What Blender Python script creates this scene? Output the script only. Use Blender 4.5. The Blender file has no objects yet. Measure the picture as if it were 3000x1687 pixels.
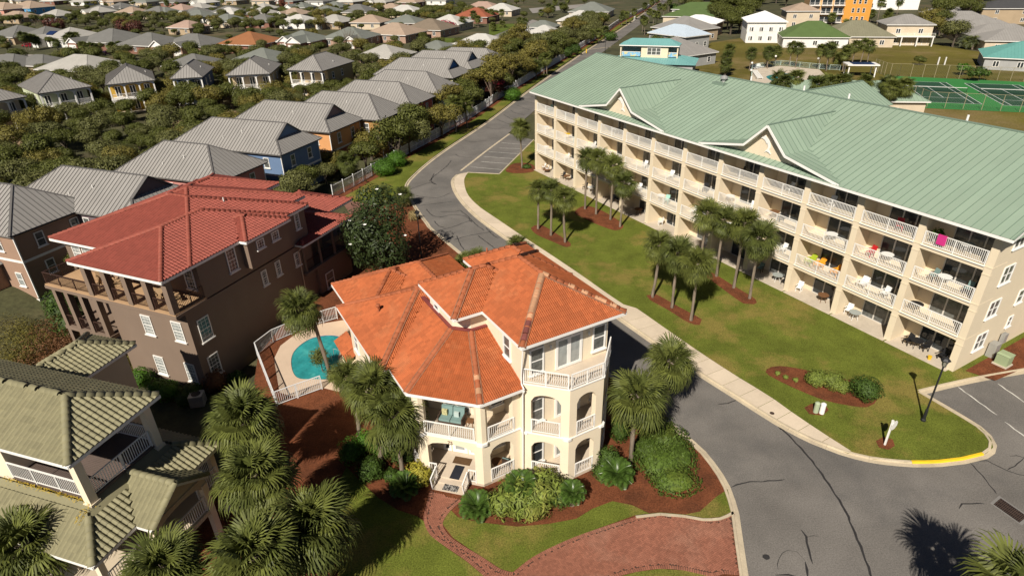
import bpy, math, random
from mathutils import Vector, Matrix, geometry
random.seed(7)
scene = bpy.context.scene
COL = scene.collection

# ------------------------------------------------------------------ camera, sky, sun, exposure
FOC, PITCH, ROLL, CAMZ = 1813.1, .49625, -.02317, 28.477
_fw = Vector((0, math.cos(PITCH), -math.sin(PITCH)))
_r0 = Vector((1, 0, 0)); _u0 = _r0.cross(_fw)
_R = _r0*math.cos(ROLL) + _u0*math.sin(ROLL)
_U = _u0*math.cos(ROLL) - _r0*math.sin(ROLL)
cam = bpy.data.cameras.new('camera'); cam_ob = bpy.data.objects.new('camera', cam); COL.objects.link(cam_ob)
cam_ob.matrix_world = Matrix(((_R.x, _U.x, -_fw.x, 0), (_R.y, _U.y, -_fw.y, 0), (_R.z, _U.z, -_fw.z, CAMZ), (0, 0, 0, 1)))
cam.sensor_fit = 'HORIZONTAL'; cam.sensor_width = 36; cam.lens = 36*FOC/3000
cam.clip_start = .5; cam.clip_end = 6000
scene.camera = cam_ob

SUN_AZ, SUN_EL = math.radians(24), math.radians(41.5)      # shadows fall along azimuth 22 deg (to +Y, a bit to +X)
world = bpy.data.worlds.new('World'); scene.world = world; world.use_nodes = True
nt = world.node_tree; nt.nodes.clear()
sky = nt.nodes.new('ShaderNodeTexSky'); sky.sky_type = 'NISHITA'; sky.sun_disc = False
sky.sun_elevation = SUN_EL; sky.sun_rotation = math.radians(180) + SUN_AZ
sky.air_density = .32; sky.dust_density = .25; sky.ozone_density = 1.0
bg = nt.nodes.new('ShaderNodeBackground'); bg.inputs['Strength'].default_value = .05
wo = nt.nodes.new('ShaderNodeOutputWorld')
nt.links.new(sky.outputs[0], bg.inputs[0]); nt.links.new(bg.outputs[0], wo.inputs[0])
sun = bpy.data.lights.new('sun', 'SUN'); sun.energy = 5.0; sun.angle = math.radians(.53); sun.color = (1, .925, .81)
sun_ob = bpy.data.objects.new('sun', sun); COL.objects.link(sun_ob)
_sd = Vector((math.sin(SUN_AZ)*math.cos(SUN_EL), math.cos(SUN_AZ)*math.cos(SUN_EL), -math.sin(SUN_EL)))
sun_ob.rotation_euler = _sd.to_track_quat('-Z', 'Y').to_euler(); sun_ob.location = (-30, -60, 90)
vs = scene.view_settings; vs.view_transform = 'Standard'; vs.look = 'None'; vs.exposure = .34; vs.gamma = 1
vs.use_curve_mapping = False
scene.render.engine = 'CYCLES'
scene.cycles.use_denoising = True
scene.cycles.max_bounces = 5; scene.cycles.diffuse_bounces = 3; scene.cycles.glossy_bounces = 2
scene.cycles.transmission_bounces = 2; scene.cycles.transparent_max_bounces = 4
scene.cycles.caustics_reflective = False; scene.cycles.caustics_refractive = False

# ------------------------------------------------------------------ survey: from a point of the aerial survey sheet (2576 x 1449) to the ground at height z
KX = 3000/2576
def gp(x, y, z=0.):
    d = _fw + _R*((x*KX-1500)/FOC) - _U*((y*KX-843.5)/FOC)
    t = (z-CAMZ)/d.z
    return Vector((d.x*t, d.y*t, z))
def gs(x, y, z=0.): return gp(x/KX, y/KX, z)
CAM = Vector((0, 0, CAMZ))

# ------------------------------------------------------------------ materials
MATS = {}
def _mix(nt, a, b, fac, mode='MIX'):
    n = nt.nodes.new('ShaderNodeMix'); n.data_type = 'RGBA'; n.blend_type = mode
    for s, v in ((6, a), (7, b)):
        if isinstance(v, (tuple, list)): n.inputs[s].default_value = (*v[:3], 1)
        else: nt.links.new(v, n.inputs[s])
    if isinstance(fac, (int, float)): n.inputs[0].default_value = fac
    else: nt.links.new(fac, n.inputs[0])
    return n.outputs[2]
def _noise(nt, scale, detail=4, rough=.6, vec=None, dist=0):
    n = nt.nodes.new('ShaderNodeTexNoise'); n.inputs['Scale'].default_value = scale
    n.inputs['Detail'].default_value = detail; n.inputs['Roughness'].default_value = rough; n.inputs['Distortion'].default_value = dist
    if vec is not None: nt.links.new(vec, n.inputs['Vector'])
    return n.outputs['Fac']
def _ramp(nt, fac, stops):
    n = nt.nodes.new('ShaderNodeValToRGB'); nt.links.new(fac, n.inputs[0])
    e = n.color_ramp.elements
    while len(e) < len(stops): e.new(.5)
    for el, (p, c) in zip(e, stops):
        el.position = p; el.color = (*c[:3], 1) if isinstance(c, (tuple, list)) else (c, c, c, 1)
    return n.outputs[0]
def mul(c, k): return tuple(min(1, x*k) for x in c)
def mat(name, base, rough=.75, var=.12, scale=1.2, fine=0, fscale=30, bump=0, bscale=40, metal=0, island=0, tint=None, tscale=.3, tamt=.5,
        spec=.3, trans=0, obj_rand=0, worldspace=False, waves=None):
    """procedural principled material: base colour with large and fine variation, optional second tint in patches, bump, per-piece variation"""
    if name in MATS: return MATS[name]
    m = bpy.data.materials.new(name); m.use_nodes = True; nt = m.node_tree; b = nt.nodes['Principled BSDF']
    tc = nt.nodes.new('ShaderNodeTexCoord')
    if worldspace:
        g = nt.nodes.new('ShaderNodeNewGeometry'); vec = g.outputs['Position']
    else: vec = tc.outputs['Object']
    col = _mix(nt, mul(base, 1-var), mul(base, 1+var), _ramp(nt, _noise(nt, scale, 5, .6, vec), [(.3, 0), (.7, 1)]))
    if tint: col = _mix(nt, col, tint, _ramp(nt, _noise(nt, tscale, 6, .65, vec), [(.5, 0), (.5+.3*(1-tamt)+.02, tamt)]))
    if fine:
        f = _ramp(nt, _noise(nt, fscale, 3, .7, vec), [(.3, 1-fine), (.7, 1+fine)])
        col = _mix(nt, col, f, 1.0, 'MULTIPLY')
    if island or obj_rand:
        gg = nt.nodes.new('ShaderNodeNewGeometry'); oi = nt.nodes.new('ShaderNodeObjectInfo')
        ad = nt.nodes.new('ShaderNodeMath'); ad.operation = 'ADD'
        nt.links.new(gg.outputs['Random Per Island'], ad.inputs[0]); nt.links.new(oi.outputs['Random'], ad.inputs[1])
        fr = nt.nodes.new('ShaderNodeMath'); fr.operation = 'FRACT'; nt.links.new(ad.outputs[0], fr.inputs[0])
        k = island or obj_rand
        col = _mix(nt, col, _ramp(nt, fr.outputs[0], [(0, 1-k), (1, 1+k)]), 1.0, 'MULTIPLY')
    nt.links.new(col, b.inputs['Base Color'])
    b.inputs['Roughness'].default_value = rough; b.inputs['Metallic'].default_value = metal
    b.inputs['Specular IOR Level'].default_value = spec
    if bump or waves:
        bp = nt.nodes.new('ShaderNodeBump'); bp.inputs['Strength'].default_value = bump or .5; bp.inputs['Distance'].default_value = .02
        if waves:
            w = nt.nodes.new('ShaderNodeTexWave'); w.bands_direction = waves[0]; w.inputs['Scale'].default_value = waves[1]; w.wave_profile = 'SAW'
            nt.links.new(vec, w.inputs['Vector']); nt.links.new(w.outputs['Fac'], bp.inputs['Height'])
        else: nt.links.new(_noise(nt, bscale, 4, .7, vec), bp.inputs['Height'])
        nt.links.new(bp.outputs[0], b.inputs['Normal'])
    if trans:
        out = nt.nodes['Material Output']; tr = nt.nodes.new('ShaderNodeBsdfTranslucent'); mx = nt.nodes.new('ShaderNodeMixShader')
        nt.links.new(_mix(nt, col, (1.0, 1.0, .35), .0), tr.inputs[0]); mx.inputs[0].default_value = trans
        nt.links.new(b.outputs[0], mx.inputs[1]); nt.links.new(tr.outputs[0], mx.inputs[2]); nt.links.new(mx.outputs[0], out.inputs['Surface'])
    MATS[name] = m
    return m

# ------------------------------------------------------------------ mesh building
OFF = [Vector((0, 0, 0))]
class MB:
    def __init__(s): s.v = []; s.f = []; s.m = []
    def face(s, pts, mi=0):
        n = len(s.v); s.v += [tuple(p) for p in pts]; s.f.append(tuple(range(n, n+len(pts)))); s.m.append(mi); return s
    def hexa(s, c, mi=0):          # 8 corners: bottom ring then top ring
        n = len(s.v); s.v += [tuple(p) for p in c]
        for q in ((3, 2, 1, 0), (4, 5, 6, 7), (0, 1, 5, 4), (1, 2, 6, 5), (2, 3, 7, 6), (3, 0, 4, 7)):
            s.f.append(tuple(n+i for i in q)); s.m.append(mi)
        return s
    def box(s, x0, x1, y0, y1, z0, z1, mi=0):
        return s.hexa([(x0, y0, z0), (x1, y0, z0), (x1, y1, z0), (x0, y1, z0), (x0, y0, z1), (x1, y0, z1), (x1, y1, z1), (x0, y1, z1)], mi)
    def beam(s, p, q, w, h, mi=0, up=None):       # box along p-q, w across, h along 'up'
        p = Vector(p); q = Vector(q); d = (q-p).normalized(); up = Vector(up) if up else (Vector((0, 0, 1)) if abs(d.z) < .95 else Vector((0, 1, 0)))
        x = d.cross(up).normalized()*(w/2); y = x.cross(d).normalized()*(h/2)
        return s.hexa([p-x-y, p+x-y, p+x+y, p-x+y, q-x-y, q+x-y, q+x+y, q-x+y], mi)
    def prism(s, poly, z0, z1, mi=0, cap=True, bot=True):
        n = len(poly); a = sum(poly[i][0]*poly[(i+1) % n][1]-poly[(i+1) % n][0]*poly[i][1] for i in range(n))
        if a < 0: poly = poly[::-1]
        b = len(s.v); s.v += [(p[0], p[1], z0) for p in poly]+[(p[0], p[1], z1) for p in poly]
        for i in range(n):
            j = (i+1) % n; s.f.append((b+i, b+j, b+n+j, b+n+i)); s.m.append(mi)
        if cap: s.f.append(tuple(b+n+i for i in range(n))); s.m.append(mi)
        if bot: s.f.append(tuple(b+i for i in reversed(range(n)))); s.m.append(mi)
        return s
    def tube(s, pts, r, n=8, mi=0, cap=True):
        pts = [Vector(p) for p in pts]; rs = r if isinstance(r, (list, tuple)) else [r]*len(pts); b = len(s.v); px = None
        for i, p in enumerate(pts):
            d = (pts[min(i+1, len(pts)-1)]-pts[max(i-1, 0)]).normalized()
            a = Vector((1, 0, 0)) if px is None else px
            if abs(a.dot(d)) > .95: a = Vector((0, 1, 0))
            x = (a-d*a.dot(d)).normalized(); px = x; y = d.cross(x)
            for k in range(n):
                t = 2*math.pi*k/n; s.v.append(tuple(p+x*(math.cos(t)*rs[i])+y*(math.sin(t)*rs[i])))
        for i in range(len(pts)-1):
            for k in range(n):
                k2 = (k+1) % n; s.f.append((b+i*n+k, b+i*n+k2, b+(i+1)*n+k2, b+(i+1)*n+k)); s.m.append(mi)
        if cap:
            s.f.append(tuple(b+k for k in reversed(range(n)))); s.m.append(mi)
            e = b+(len(pts)-1)*n; s.f.append(tuple(e+k for k in range(n))); s.m.append(mi)
        return s
    def rev(s, prof, n=12, c=(0, 0, 0), mi=0): # profile (r,z)
        b = len(s.v)
        for r, z in prof:
            for k in range(n):
                t = 2*math.pi*k/n; s.v.append((c[0]+math.cos(t)*r, c[1]+math.sin(t)*r, c[2]+z))
        for i in range(len(prof)-1):
            for k in range(n):
                k2 = (k+1) % n; s.f.append((b+i*n+k, b+i*n+k2, b+(i+1)*n+k2, b+(i+1)*n+k)); s.m.append(mi)
        s.f.append(tuple(b+k for k in reversed(range(n)))); s.m.append(mi)
        e = b+(len(prof)-1)*n; s.f.append(tuple(e+k for k in range(n))); s.m.append(mi)
        return s
    def add(s, vs, fs, M=None, mi=0):
        b = len(s.v); s.v += [tuple(M @ Vector(p)) for p in vs] if M else [tuple(p) for p in vs]
        for f in fs: s.f.append(tuple(b+i for i in f)); s.m.append(mi)
        return s
    def mesh(s, name, mats, smooth=False):
        me = bpy.data.meshes.new(name); o = OFF[0]
        me.from_pydata([(p[0]-o.x, p[1]-o.y, p[2]-o.z) for p in s.v] if o.length else s.v, [], s.f)
        for m in (mats if isinstance(mats, (list, tuple)) else [mats]): me.materials.append(m)
        if len(me.materials) > 1: me.polygons.foreach_set('material_index', s.m)
        if smooth: me.polygons.foreach_set('use_smooth', [True]*len(me.polygons))
        me.update(); return me
    def build(s, name, mats, parent=None, smooth=False, **kw):
        if not s.v: return None
        return link(name, s.mesh(name, mats, smooth), parent, **kw)
def link(name, data, parent=None, M=None, **kw):
    o = bpy.data.objects.new(name, data); COL.objects.link(o)
    if parent is not None: o.parent = parent
    if M is not None: o.matrix_basis = M
    if kw: tag(o, **kw)
    return o
def tag(o, label=None, cat=None, group=None, kind=None):
    if label: o['label'] = label
    if cat: o['category'] = cat
    if group: o['group'] = group
    if kind: o['kind'] = kind
    return o
def thing(name, label, cat, loc=(0, 0, 0), rz=0, group=None, scale=1):
    o = bpy.data.objects.new(name, None); COL.objects.link(o); o.empty_display_size = .3
    o.location = loc; o.rotation_euler = (0, 0, rz); o.scale = (scale,)*3
    return tag(o, label, cat, group)
def dup(root, loc, rz=0, label=None, group=None, scale=None):
    r = root.copy(); COL.objects.link(r); r.location = loc; r.rotation_euler = (0, 0, rz)
    if scale: r.scale = (scale,)*3 if isinstance(scale, (int, float)) else scale
    if label: r['label'] = label
    if group: r['group'] = group
    for ch in KIDS(root):
        c = ch.copy(); COL.objects.link(c); c.parent = r
        for g in KIDS(ch):
            d = g.copy(); COL.objects.link(d); d.parent = c
    return r
_kid = {}
def KIDS(o): return list(o.children)
def M4(x, y, z, o):      # columns
    return Matrix(((x[0], y[0], z[0], o[0]), (x[1], y[1], z[1], o[1]), (x[2], y[2], z[2], o[2]), (0, 0, 0, 1)))
def smooth_line(pts, step, closed=False):
    """Catmull-Rom through pts, resampled about every step metres"""
    P = [Vector((p[0], p[1])) for p in pts]; n = len(P); out = []
    for i in range(n if closed else n-1):
        p0, p1, p2, p3 = (P[(i-1) % n], P[i], P[(i+1) % n], P[(i+2) % n]) if closed else (P[max(i-1, 0)], P[i], P[i+1], P[min(i+2, n-1)])
        k = max(1, int((p2-p1).length/step))
        for j in range(k):
            t = j/k
            out.append(.5*((2*p1)+(p2-p0)*t+(2*p0-5*p1+4*p2-p3)*t*t+(3*p1-p0-3*p2+p3)*t**3))
    if not closed: out.append(P[-1])
    return out
def side(line, d):       # offset polyline to its left by d
    out = []
    for i, p in enumerate(line):
        t = (line[min(i+1, len(line)-1)]-line[max(i-1, 0)]).normalized()
        out.append(p+Vector((-t.y, t.x))*d)
    return out
def sheet(name, poly, z, m, parent=None, skirt=0, **kw):
    """flat polygon sheet (may be concave)"""
    P = [Vector((p[0], p[1], z)) for p in poly]
    b = MB(); b.v = [tuple(p) for p in P]
    for t in geometry.tessellate_polygon([P]):
        a, c, d = [P[i] for i in t]
        b.f.append(tuple(t) if (c-a).cross(d-a).z > 0 else tuple(reversed(t))); b.m.append(0)
    if skirt:
        n = len(P); k = len(b.v); b.v += [(p.x, p.y, z-skirt) for p in P]
        for i in range(n):
            j = (i+1) % n; b.f.append((i, k+i, k+j, j)); b.m.append(0)
    return b.build(name, m, parent, **kw)
def inside(p, poly):
    x, y = p[0], p[1]; c = False; n = len(poly); j = n-1
    for i in range(n):
        xi, yi = poly[i][0], poly[i][1]; xj, yj = poly[j][0], poly[j][1]
        if (yi > y) != (yj > y) and x < (xj-xi)*(y-yi)/(yj-yi)+xi: c = not c
        j = i
    return c
def clip_conv(poly, conv):
    """Sutherland-Hodgman of points (u,v,w) against a convex CCW polygon in u,v"""
    out = poly; n = len(conv)
    for i in range(n):
        ax, ay = conv[i]; bx, by = conv[(i+1) % n]; src = out; out = []
        if not src: return out
        def sd(p): return (bx-ax)*(p[1]-ay)-(by-ay)*(p[0]-ax)
        for k in range(len(src)):
            p, q = src[k-1], src[k]; sp, sq = sd(p), sd(q)
            if sq >= 0:
                if sp < 0:
                    t = sp/(sp-sq); out.append(tuple(p[j]+(q[j]-p[j])*t for j in range(3)))
                out.append(q)
            elif sp >= 0:
                t = sp/(sp-sq); out.append(tuple(p[j]+(q[j]-p[j])*t for j in range(3)))
    return out
# ------------------------------------------------------------------ shared materials
m_glass = mat('window_glass', (.03, .036, .04), rough=.06, var=.2, scale=.7, spec=.6)
m_blind = mat('glass_with_blind', (.30, .32, .31), rough=.12, var=.25, scale=1.5, spec=.6)
m_curtain = mat('glass_with_curtain', (.10, .105, .10), rough=.10, var=.5, scale=3, spec=.6)
m_white = mat('white_paint', (.80, .78, .74), rough=.45, var=.04, scale=.8)
m_trim = mat('white_trim', (.74, .72, .68), rough=.5, var=.07, scale=.9)
m_dark = mat('dark_metal', (.02, .02, .022), rough=.45, var=.2)
m_concrete = mat('concrete', (.52, .45, .36), rough=.9, var=.1, scale=.8, fine=.08, fscale=14, tint=(.34, .28, .21), tscale=.7, tamt=.45)
m_bark = mat('palm_bark', (.20, .16, .12), rough=.95, var=.3, scale=2.5, bump=.8, bscale=9, fine=.3, fscale=7)
m_wood = mat('brown_wood', (.12, .065, .035), rough=.7, var=.25, scale=4)

# ------------------------------------------------------------------ roofs
def hip(a0, a1, b0, b1, z, s):
    """planes of a hip roof over a rectangle: each [eave start, eave end, ...]"""
    wa, wb = a1-a0, b1-b0; h = min(wa, wb)/2; zr = z+h*s; V = Vector
    A, B, C, D = V((a0, b0, z)), V((a1, b0, z)), V((a1, b1, z)), V((a0, b1, z))
    if wa <= wb:
        R1, R2 = V(((a0+a1)/2, b0+h, zr)), V(((a0+a1)/2, b1-h, zr))
        return [[A, B, R1], [C, D, R2], [D, A, R1, R2], [B, C, R2, R1]], [(A, R1), (B, R1), (C, R2), (D, R2), (R1, R2)]
    R1, R2 = V((a0+h, (b0+b1)/2, zr)), V((a1-h, (b0+b1)/2, zr))
    return [[A, B, R2, R1], [C, D, R1, R2], [D, A, R1], [B, C, R2]], [(A, R1), (D, R1), (B, R2), (C, R2), (R1, R2)]
def hip_height(a0, a1, b0, b1, z, s):
    def f(x, y):
        d = min(x-a0, a1-x, y-b0, b1-y)
        return z+s*d if d > 0 else -1e9
    return f
def frame_of(poly):
    o = poly[0]; t = (poly[1]-poly[0]).normalized(); n = (poly[1]-poly[0]).cross(poly[2]-poly[0]).normalized()
    if n.z < 0: n = -n
    s = n.cross(t).normalized()
    if s.z < 0: s = -s
    return o, t, s, n
def tile_mesh(w, h, rolls, amp, name, m, lip=.022):
    """one clay roof tile: rolls across the width, lower end lifted over the course below"""
    prof = []; k = 5; rw = w/rolls
    for r in range(rolls):
        for i in range(k):
            u = i/k; prof.append((r*rw+u*rw, amp*max(0, math.sin(math.pi*min(1, max(0, (u-.12)/.76))))**.8))
    prof.append((w, 0)); b = MB(); n = len(prof)
    for x, z in prof: b.v.append((x, 0, z+lip))
    for x, z in prof: b.v.append((x, h+.02, z*.9+.002))
    for x, z in prof: b.v.append((x, 0, -.004))
    for i in range(n-1):
        b.f.append((i, i+1, n+i+1, n+i)); b.m.append(0); b.f.append((2*n+i, 2*n+i+1, i+1, i)); b.m.append(0)
    OFF_s = OFF[0]; OFF[0] = Vector((0, 0, 0)); me = b.mesh(name, m); OFF[0] = OFF_s
    return me, b
class TileRoof:
    def __init__(s, parent, w, h, rolls, amp, m, keep=300, name='tile', capm=None, cap_r=.11):
        s.par = parent; s.w, s.h = w, h; s.me, s.tb = tile_mesh(w, h, rolls, amp, name, m); s.tiles = []; s.edge = MB(); s.m = m; s.keep = keep
        s.capm = capm or m; s.caps = []; s.cap_r = cap_r; s.name = name
    def plane(s, poly, hidden=None, voff=0):
        o, t, sl, n = frame_of(poly); P2 = [((p-o).dot(t), (p-o).dot(sl)) for p in poly]
        ar = sum(P2[i][0]*P2[(i+1) % len(P2)][1]-P2[(i+1) % len(P2)][0]*P2[i][1] for i in range(len(P2)))
        if ar < 0: P2 = P2[::-1]
        u0 = min(p[0] for p in P2); u1 = max(p[0] for p in P2); v1 = max(p[1] for p in P2); w, h = s.w, s.h
        for r in range(int(v1/h)+1):
            for c in range(int(math.floor(u0/w)), int(u1/w)+1):
                x, y = c*w, r*h-.04
                mid = o+t*(x+w/2)+sl*(y+h/2)
                if hidden and hidden(mid): continue
                cs = [(x, y+.04), (x+w, y+.04), (x+w, y+h), (x, y+h)]
                ins = [inside(q, P2) for q in cs]
                M = M4(t, sl, n, o+t*x+sl*y+n*.012)
                if all(ins): s.tiles.append(M)
                elif any(ins) or inside((x+w/2, y+h/2), P2):
                    cv = [(p[0]-x, p[1]-y) for p in P2]      # clip this tile against the plane outline
                    if y < 0: cv = [(a, b if b > .05 else b-.1) for a, b in cv]
                    for f in s.tb.f[::2]:
                        q = clip_conv([s.tb.v[i] for i in f], cv)
                        if len(q) > 2: s.edge.add(q, [tuple(range(len(q)))], M)
    def cap(s, p, q, step=.34, lift=.03):
        d = q-p; L = d.length; d.normalize(); x = d.cross(Vector((0, 0, 1))).normalized(); z = x.cross(d).normalized(); k = max(1, int(L/step))
        for i in range(k): s.caps.append(M4(x, d, z, p+d*(L*i/k)+z*lift))
        s.step = step
    def done(s, cap_keep=150):
        off = OFF[0]; inv = s.par.matrix_world.copy()
        s.tiles.sort(key=lambda M: (WORLD(s.par, M.translation)-CAM).length)
        def place(M): R = M.copy(); R.translation = M.translation-off; return R
        for M in s.tiles[:s.keep]: link(s.name, s.me, s.par, place(M))
        for M in s.tiles[s.keep:]: s.edge.add(s.tb.v, s.tb.f, M)
        s.edge.build('tile_field', s.m, s.par, kind='stuff')
        if s.caps:
            b = MB(); n = 7; L = .40; r = s.cap_r
            for y, k, zz in ((0, 1.08, .03), (L, .92, 0)):
                for i in range(n):
                    t = math.pi*i/(n-1); b.v.append((math.cos(t)*r*k*1.15, y, math.sin(t)*r*k+zz-.02))
            for i in range(n-1): b.f.append((i+1, i, n+i, n+i+1)); b.m.append(0)
            b.f.append(tuple(range(n))); b.m.append(0)
            OFF[0] = Vector((0, 0, 0)); me = b.mesh('ridge_tile', s.capm, True); OFF[0] = off
            s.caps.sort(key=lambda M: (WORLD(s.par, M.translation)-CAM).length)
            for M in s.caps[:cap_keep]: link('ridge_tile', me, s.par, place(M))
            j = MB()
            for M in s.caps[cap_keep:]: j.add(b.v, b.f, M)
            j.build('ridge_tiles', s.capm, s.par, kind='stuff')
def WORLD(par, p):       # the house empties carry the transform; parts sit at identity under them
    r = par
    while r.parent: r = r.parent
    return Matrix.Translation(r.location) @ r.rotation_euler.to_matrix().to_4x4() @ Vector(p-OFF[0])
def metal_plane(parent, poly, pitch, m, sep=True, rib=.06, name='panel', hidden=None, start=0, seam=None):
    """standing-seam sheets: one strip from eave to ridge per panel, its seam along one edge"""
    o, t, sl, n = frame_of(poly); P2 = [((p-o).dot(t), (p-o).dot(sl)) for p in poly]
    ar = sum(P2[i][0]*P2[(i+1) % len(P2)][1]-P2[(i+1) % len(P2)][0]*P2[i][1] for i in range(len(P2)))
    if ar < 0: P2 = P2[::-1]
    conv = P2; u0 = min(p[0] for p in P2); u1 = max(p[0] for p in P2); V1 = max(p[1] for p in P2)+1; joined = MB()
    k = int((u1-u0)/pitch)+1
    for i in range(k):
        x = u0+start+i*pitch; b = MB() if sep else joined
        for (xa, xb, zt) in ((x, x+pitch, .012), (x, x+.036, rib)):
            q = clip_conv([(xa, -1, 0), (xb, -1, 0), (xb, V1, 0), (xa, V1, 0)], conv)
            if len(q) < 3: continue
            top = [o+t*a[0]+sl*a[1]+n*zt for a in q]
            if hidden and zt < .02 and all(hidden(p) for p in top): break
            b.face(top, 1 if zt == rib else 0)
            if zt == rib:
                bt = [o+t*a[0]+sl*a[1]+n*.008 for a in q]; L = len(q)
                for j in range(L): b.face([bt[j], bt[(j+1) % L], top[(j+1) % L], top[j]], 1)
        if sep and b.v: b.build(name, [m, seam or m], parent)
    if not sep: joined.build('panels', [m, seam or m], parent, kind='stuff')
def fascia(mb, pts, z, h=.2, t=.05, closed=True, mi=0):
    n = len(pts)
    for i in range(n if closed else n-1):
        p, q = Vector((pts[i][0], pts[i][1], z-h/2-.01)), Vector((pts[(i+1) % n][0], pts[(i+1) % n][1], z-h/2-.01))
        d = (q-p).normalized(); mb.beam(p+d*.003*(i % 2), q-d*.003*((i+1) % 2), t, h+.003*(i % 3), mi)

# ------------------------------------------------------------------ windows, rails, arches
_wc = {}
def window(parent, p, r, w, h, frame=m_white, pane=m_glass, grid=(1, 2), sill=True, mun=0, name='window', fw=.09):
    """window unit standing proud of a wall. p: bottom centre on the wall face, r: direction to the viewer's right; outward normal = r x up"""
    r = Vector(r).normalized(); n = r.cross(Vector((0, 0, 1))).normalized()
    key = (round(w, 2), round(h, 2), frame.name, pane.name, grid, sill, mun, fw)
    if key not in _wc:
        sv = OFF[0]; OFF[0] = Vector((0, 0, 0)); b = MB(); gl = MB(); si = MB()   # local: x right, y inward(-out), z up
        d0, d1 = -.07, .02
        b.box(-w/2, -w/2+fw, d0, d1, 0, h).box(w/2-fw, w/2, d0, d1, 0, h).box(-w/2+fw, w/2-fw, d0, d1, 0, fw).box(-w/2+fw, w/2-fw, d0, d1, h-fw, h)
        for i in range(1, grid[0]): x = -w/2+w*i/grid[0]; mw = .035 if sill else max(.035, fw*.75); b.box(x-mw, x+mw, d0+.02, d1, fw, h-fw)
        for i in range(1, grid[1]): z = h*i/grid[1]; b.box(-w/2+fw, w/2-fw, d0+.025, d1, z-.03, z+.03)
        if mun:
            for i in range(1, mun*grid[0]):
                if i % mun: x = -w/2+w*i/(mun*grid[0]); b.box(x-.012, x+.012, -.035, d1, fw, h-fw)
            for i in range(1, mun*grid[1]):
                if i % mun: z = h*i/(mun*grid[1]); b.box(-w/2+fw, w/2-fw, -.033, d1, z-.012, z+.012)
        for i in range(grid[0]):
            for j in range(grid[1]):
                xa, xb = -w/2+w*i/grid[0]+.02, -w/2+w*(i+1)/grid[0]-.02; za, zb = h*j/grid[1]+.02, h*(j+1)/grid[1]-.02
                yy = -.02 if j else -.012
                gl.face([(xa, yy, za), (xb, yy, za), (xb, yy, zb), (xa, yy, zb)])
        if sill: si.box(-w/2-.08, w/2+.08, -.14, .0, -.09, -.002)
        _wc[key] = (b.mesh(name+'_frame', frame), gl.mesh('pane', pane), si.mesh('sill', frame) if sill else None); OFF[0] = sv
    f, g, s = _wc[key]
    o = link(name, f, parent, M4(r, -n, Vector((0, 0, 1)), Vector(p)-OFF[0])); link('pane', g, o)
    if s: link('sill', s, o)
    return o
_rc = {}
def rail_mesh(L, h, m, sp, curvy, post, key_extra=0, closed=None, bal=.022):
    key = (round(L, 2), h, m.name, sp, curvy, post, key_extra, bal)
    if key in _rc: return _rc[key]
    sv = OFF[0]; OFF[0] = Vector((0, 0, 0)); b = MB()
    b.box(0, L, -.035, .035, h-.045, h).box(0, L, -.022, .022, .09, .13)
    n = max(1, int(round(L/post))); sw = .032
    for i in range(n+1): x = L*i/n; x = min(max(x, sw), L-sw); b.box(x-sw, x+sw, -sw, sw, 0, h-.01)
    k = int(L/sp); w = bal/2
    for i in range(1, k):
        x = L*i/k
        if not curvy: b.box(x-w, x+w, -w, w, .12, h-.04)
        else:
            zs = [.12, .26, .42, .62, h-.04]; ys = [0, -.045, -.05, -.008, 0]
            for j in range(4):
                y0, y1, z0, z1 = ys[j], ys[j+1], zs[j], zs[j+1]
                b.hexa([(x-w, y0-w, z0), (x+w, y0-w, z0), (x+w, y0+w, z0), (x-w, y0+w, z0), (x-w, y1-w, z1), (x+w, y1-w, z1), (x+w, y1+w, z1), (x-w, y1+w, z1)])
    me = b.mesh('railing', m); OFF[0] = sv; _rc[key] = me
    return me
def railing(parent, p, q, h=.95, m=m_white, sp=.115, curvy=False, post=1.6, name='railing', bal=.022):
    p, q = Vector(p), Vector(q); d = q-p; L = d.length; d.normalize(); n = d.cross(Vector((0, 0, 1))).normalized(); u = n.cross(d)
    return link(name, rail_mesh(L, h, m, sp, curvy, post, bal=bal), parent, M4(d, -n, u, p-OFF[0]))
def arch_panel(mb, p, q, z0, z1, th, o0, o1, zs, rise, mi=0, n=9):
    """wall from p to q (plan points, outward side = right of p->q) with an arched opening between o0 and o1 metres along it"""
    p, q = Vector((p[0], p[1], 0)), Vector((q[0], q[1], 0)); d = (q-p); L = d.length; d.normalize(); nn = Vector((d.y, -d.x, 0))
    def P(u, z, k): return p+d*u+nn*k+Vector((0, 0, z))
    arc = [(o0+(o1-o0)*i/n, zs+rise*math.sqrt(max(0, 1-(2*i/n-1)**2))) for i in range(n+1)]
    for k, flip in ((0, False), (-th, True)):
        fs = [[(0, z0), (o0, z0), (o0, z1), (0, z1)], [(o1, z0), (L, z0), (L, z1), (o1, z1)]]
        for i in range(n): fs.append([arc[i], arc[i+1], (arc[i+1][0], z1), (arc[i][0], z1)])
        for f in fs:
            if f[0][0] == f[1][0]: continue
            g = [P(u, z, k) for u, z in f]; mb.face(g[::-1] if flip else g, mi)
    ring = [(o0, z0)]+arc+[(o1, z0)]
    for i in range(len(ring)-1):
        (u0, a), (u1, c) = ring[i], ring[i+1]
        mb.face([P(u0, a, 0), P(u0, a, -th), P(u1, c, -th), P(u1, c, 0)], mi)
    for u, fl in ((0, 1), (L, 0)):
        g = [P(u, z0, 0), P(u, z0, -th), P(u, z1, -th), P(u, z1, 0)]; mb.face(g if not fl else g[::-1], mi)
    mb.face([P(0, z1, 0), P(L, z1, 0), P(L, z1, -th), P(0, z1, -th)], mi)
def roof_body(mb, planes, z, drop=.03, mi=0):
    for pl in planes: mb.face([p-Vector((0, 0, drop)) for p in pl], mi)
    return mb
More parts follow.
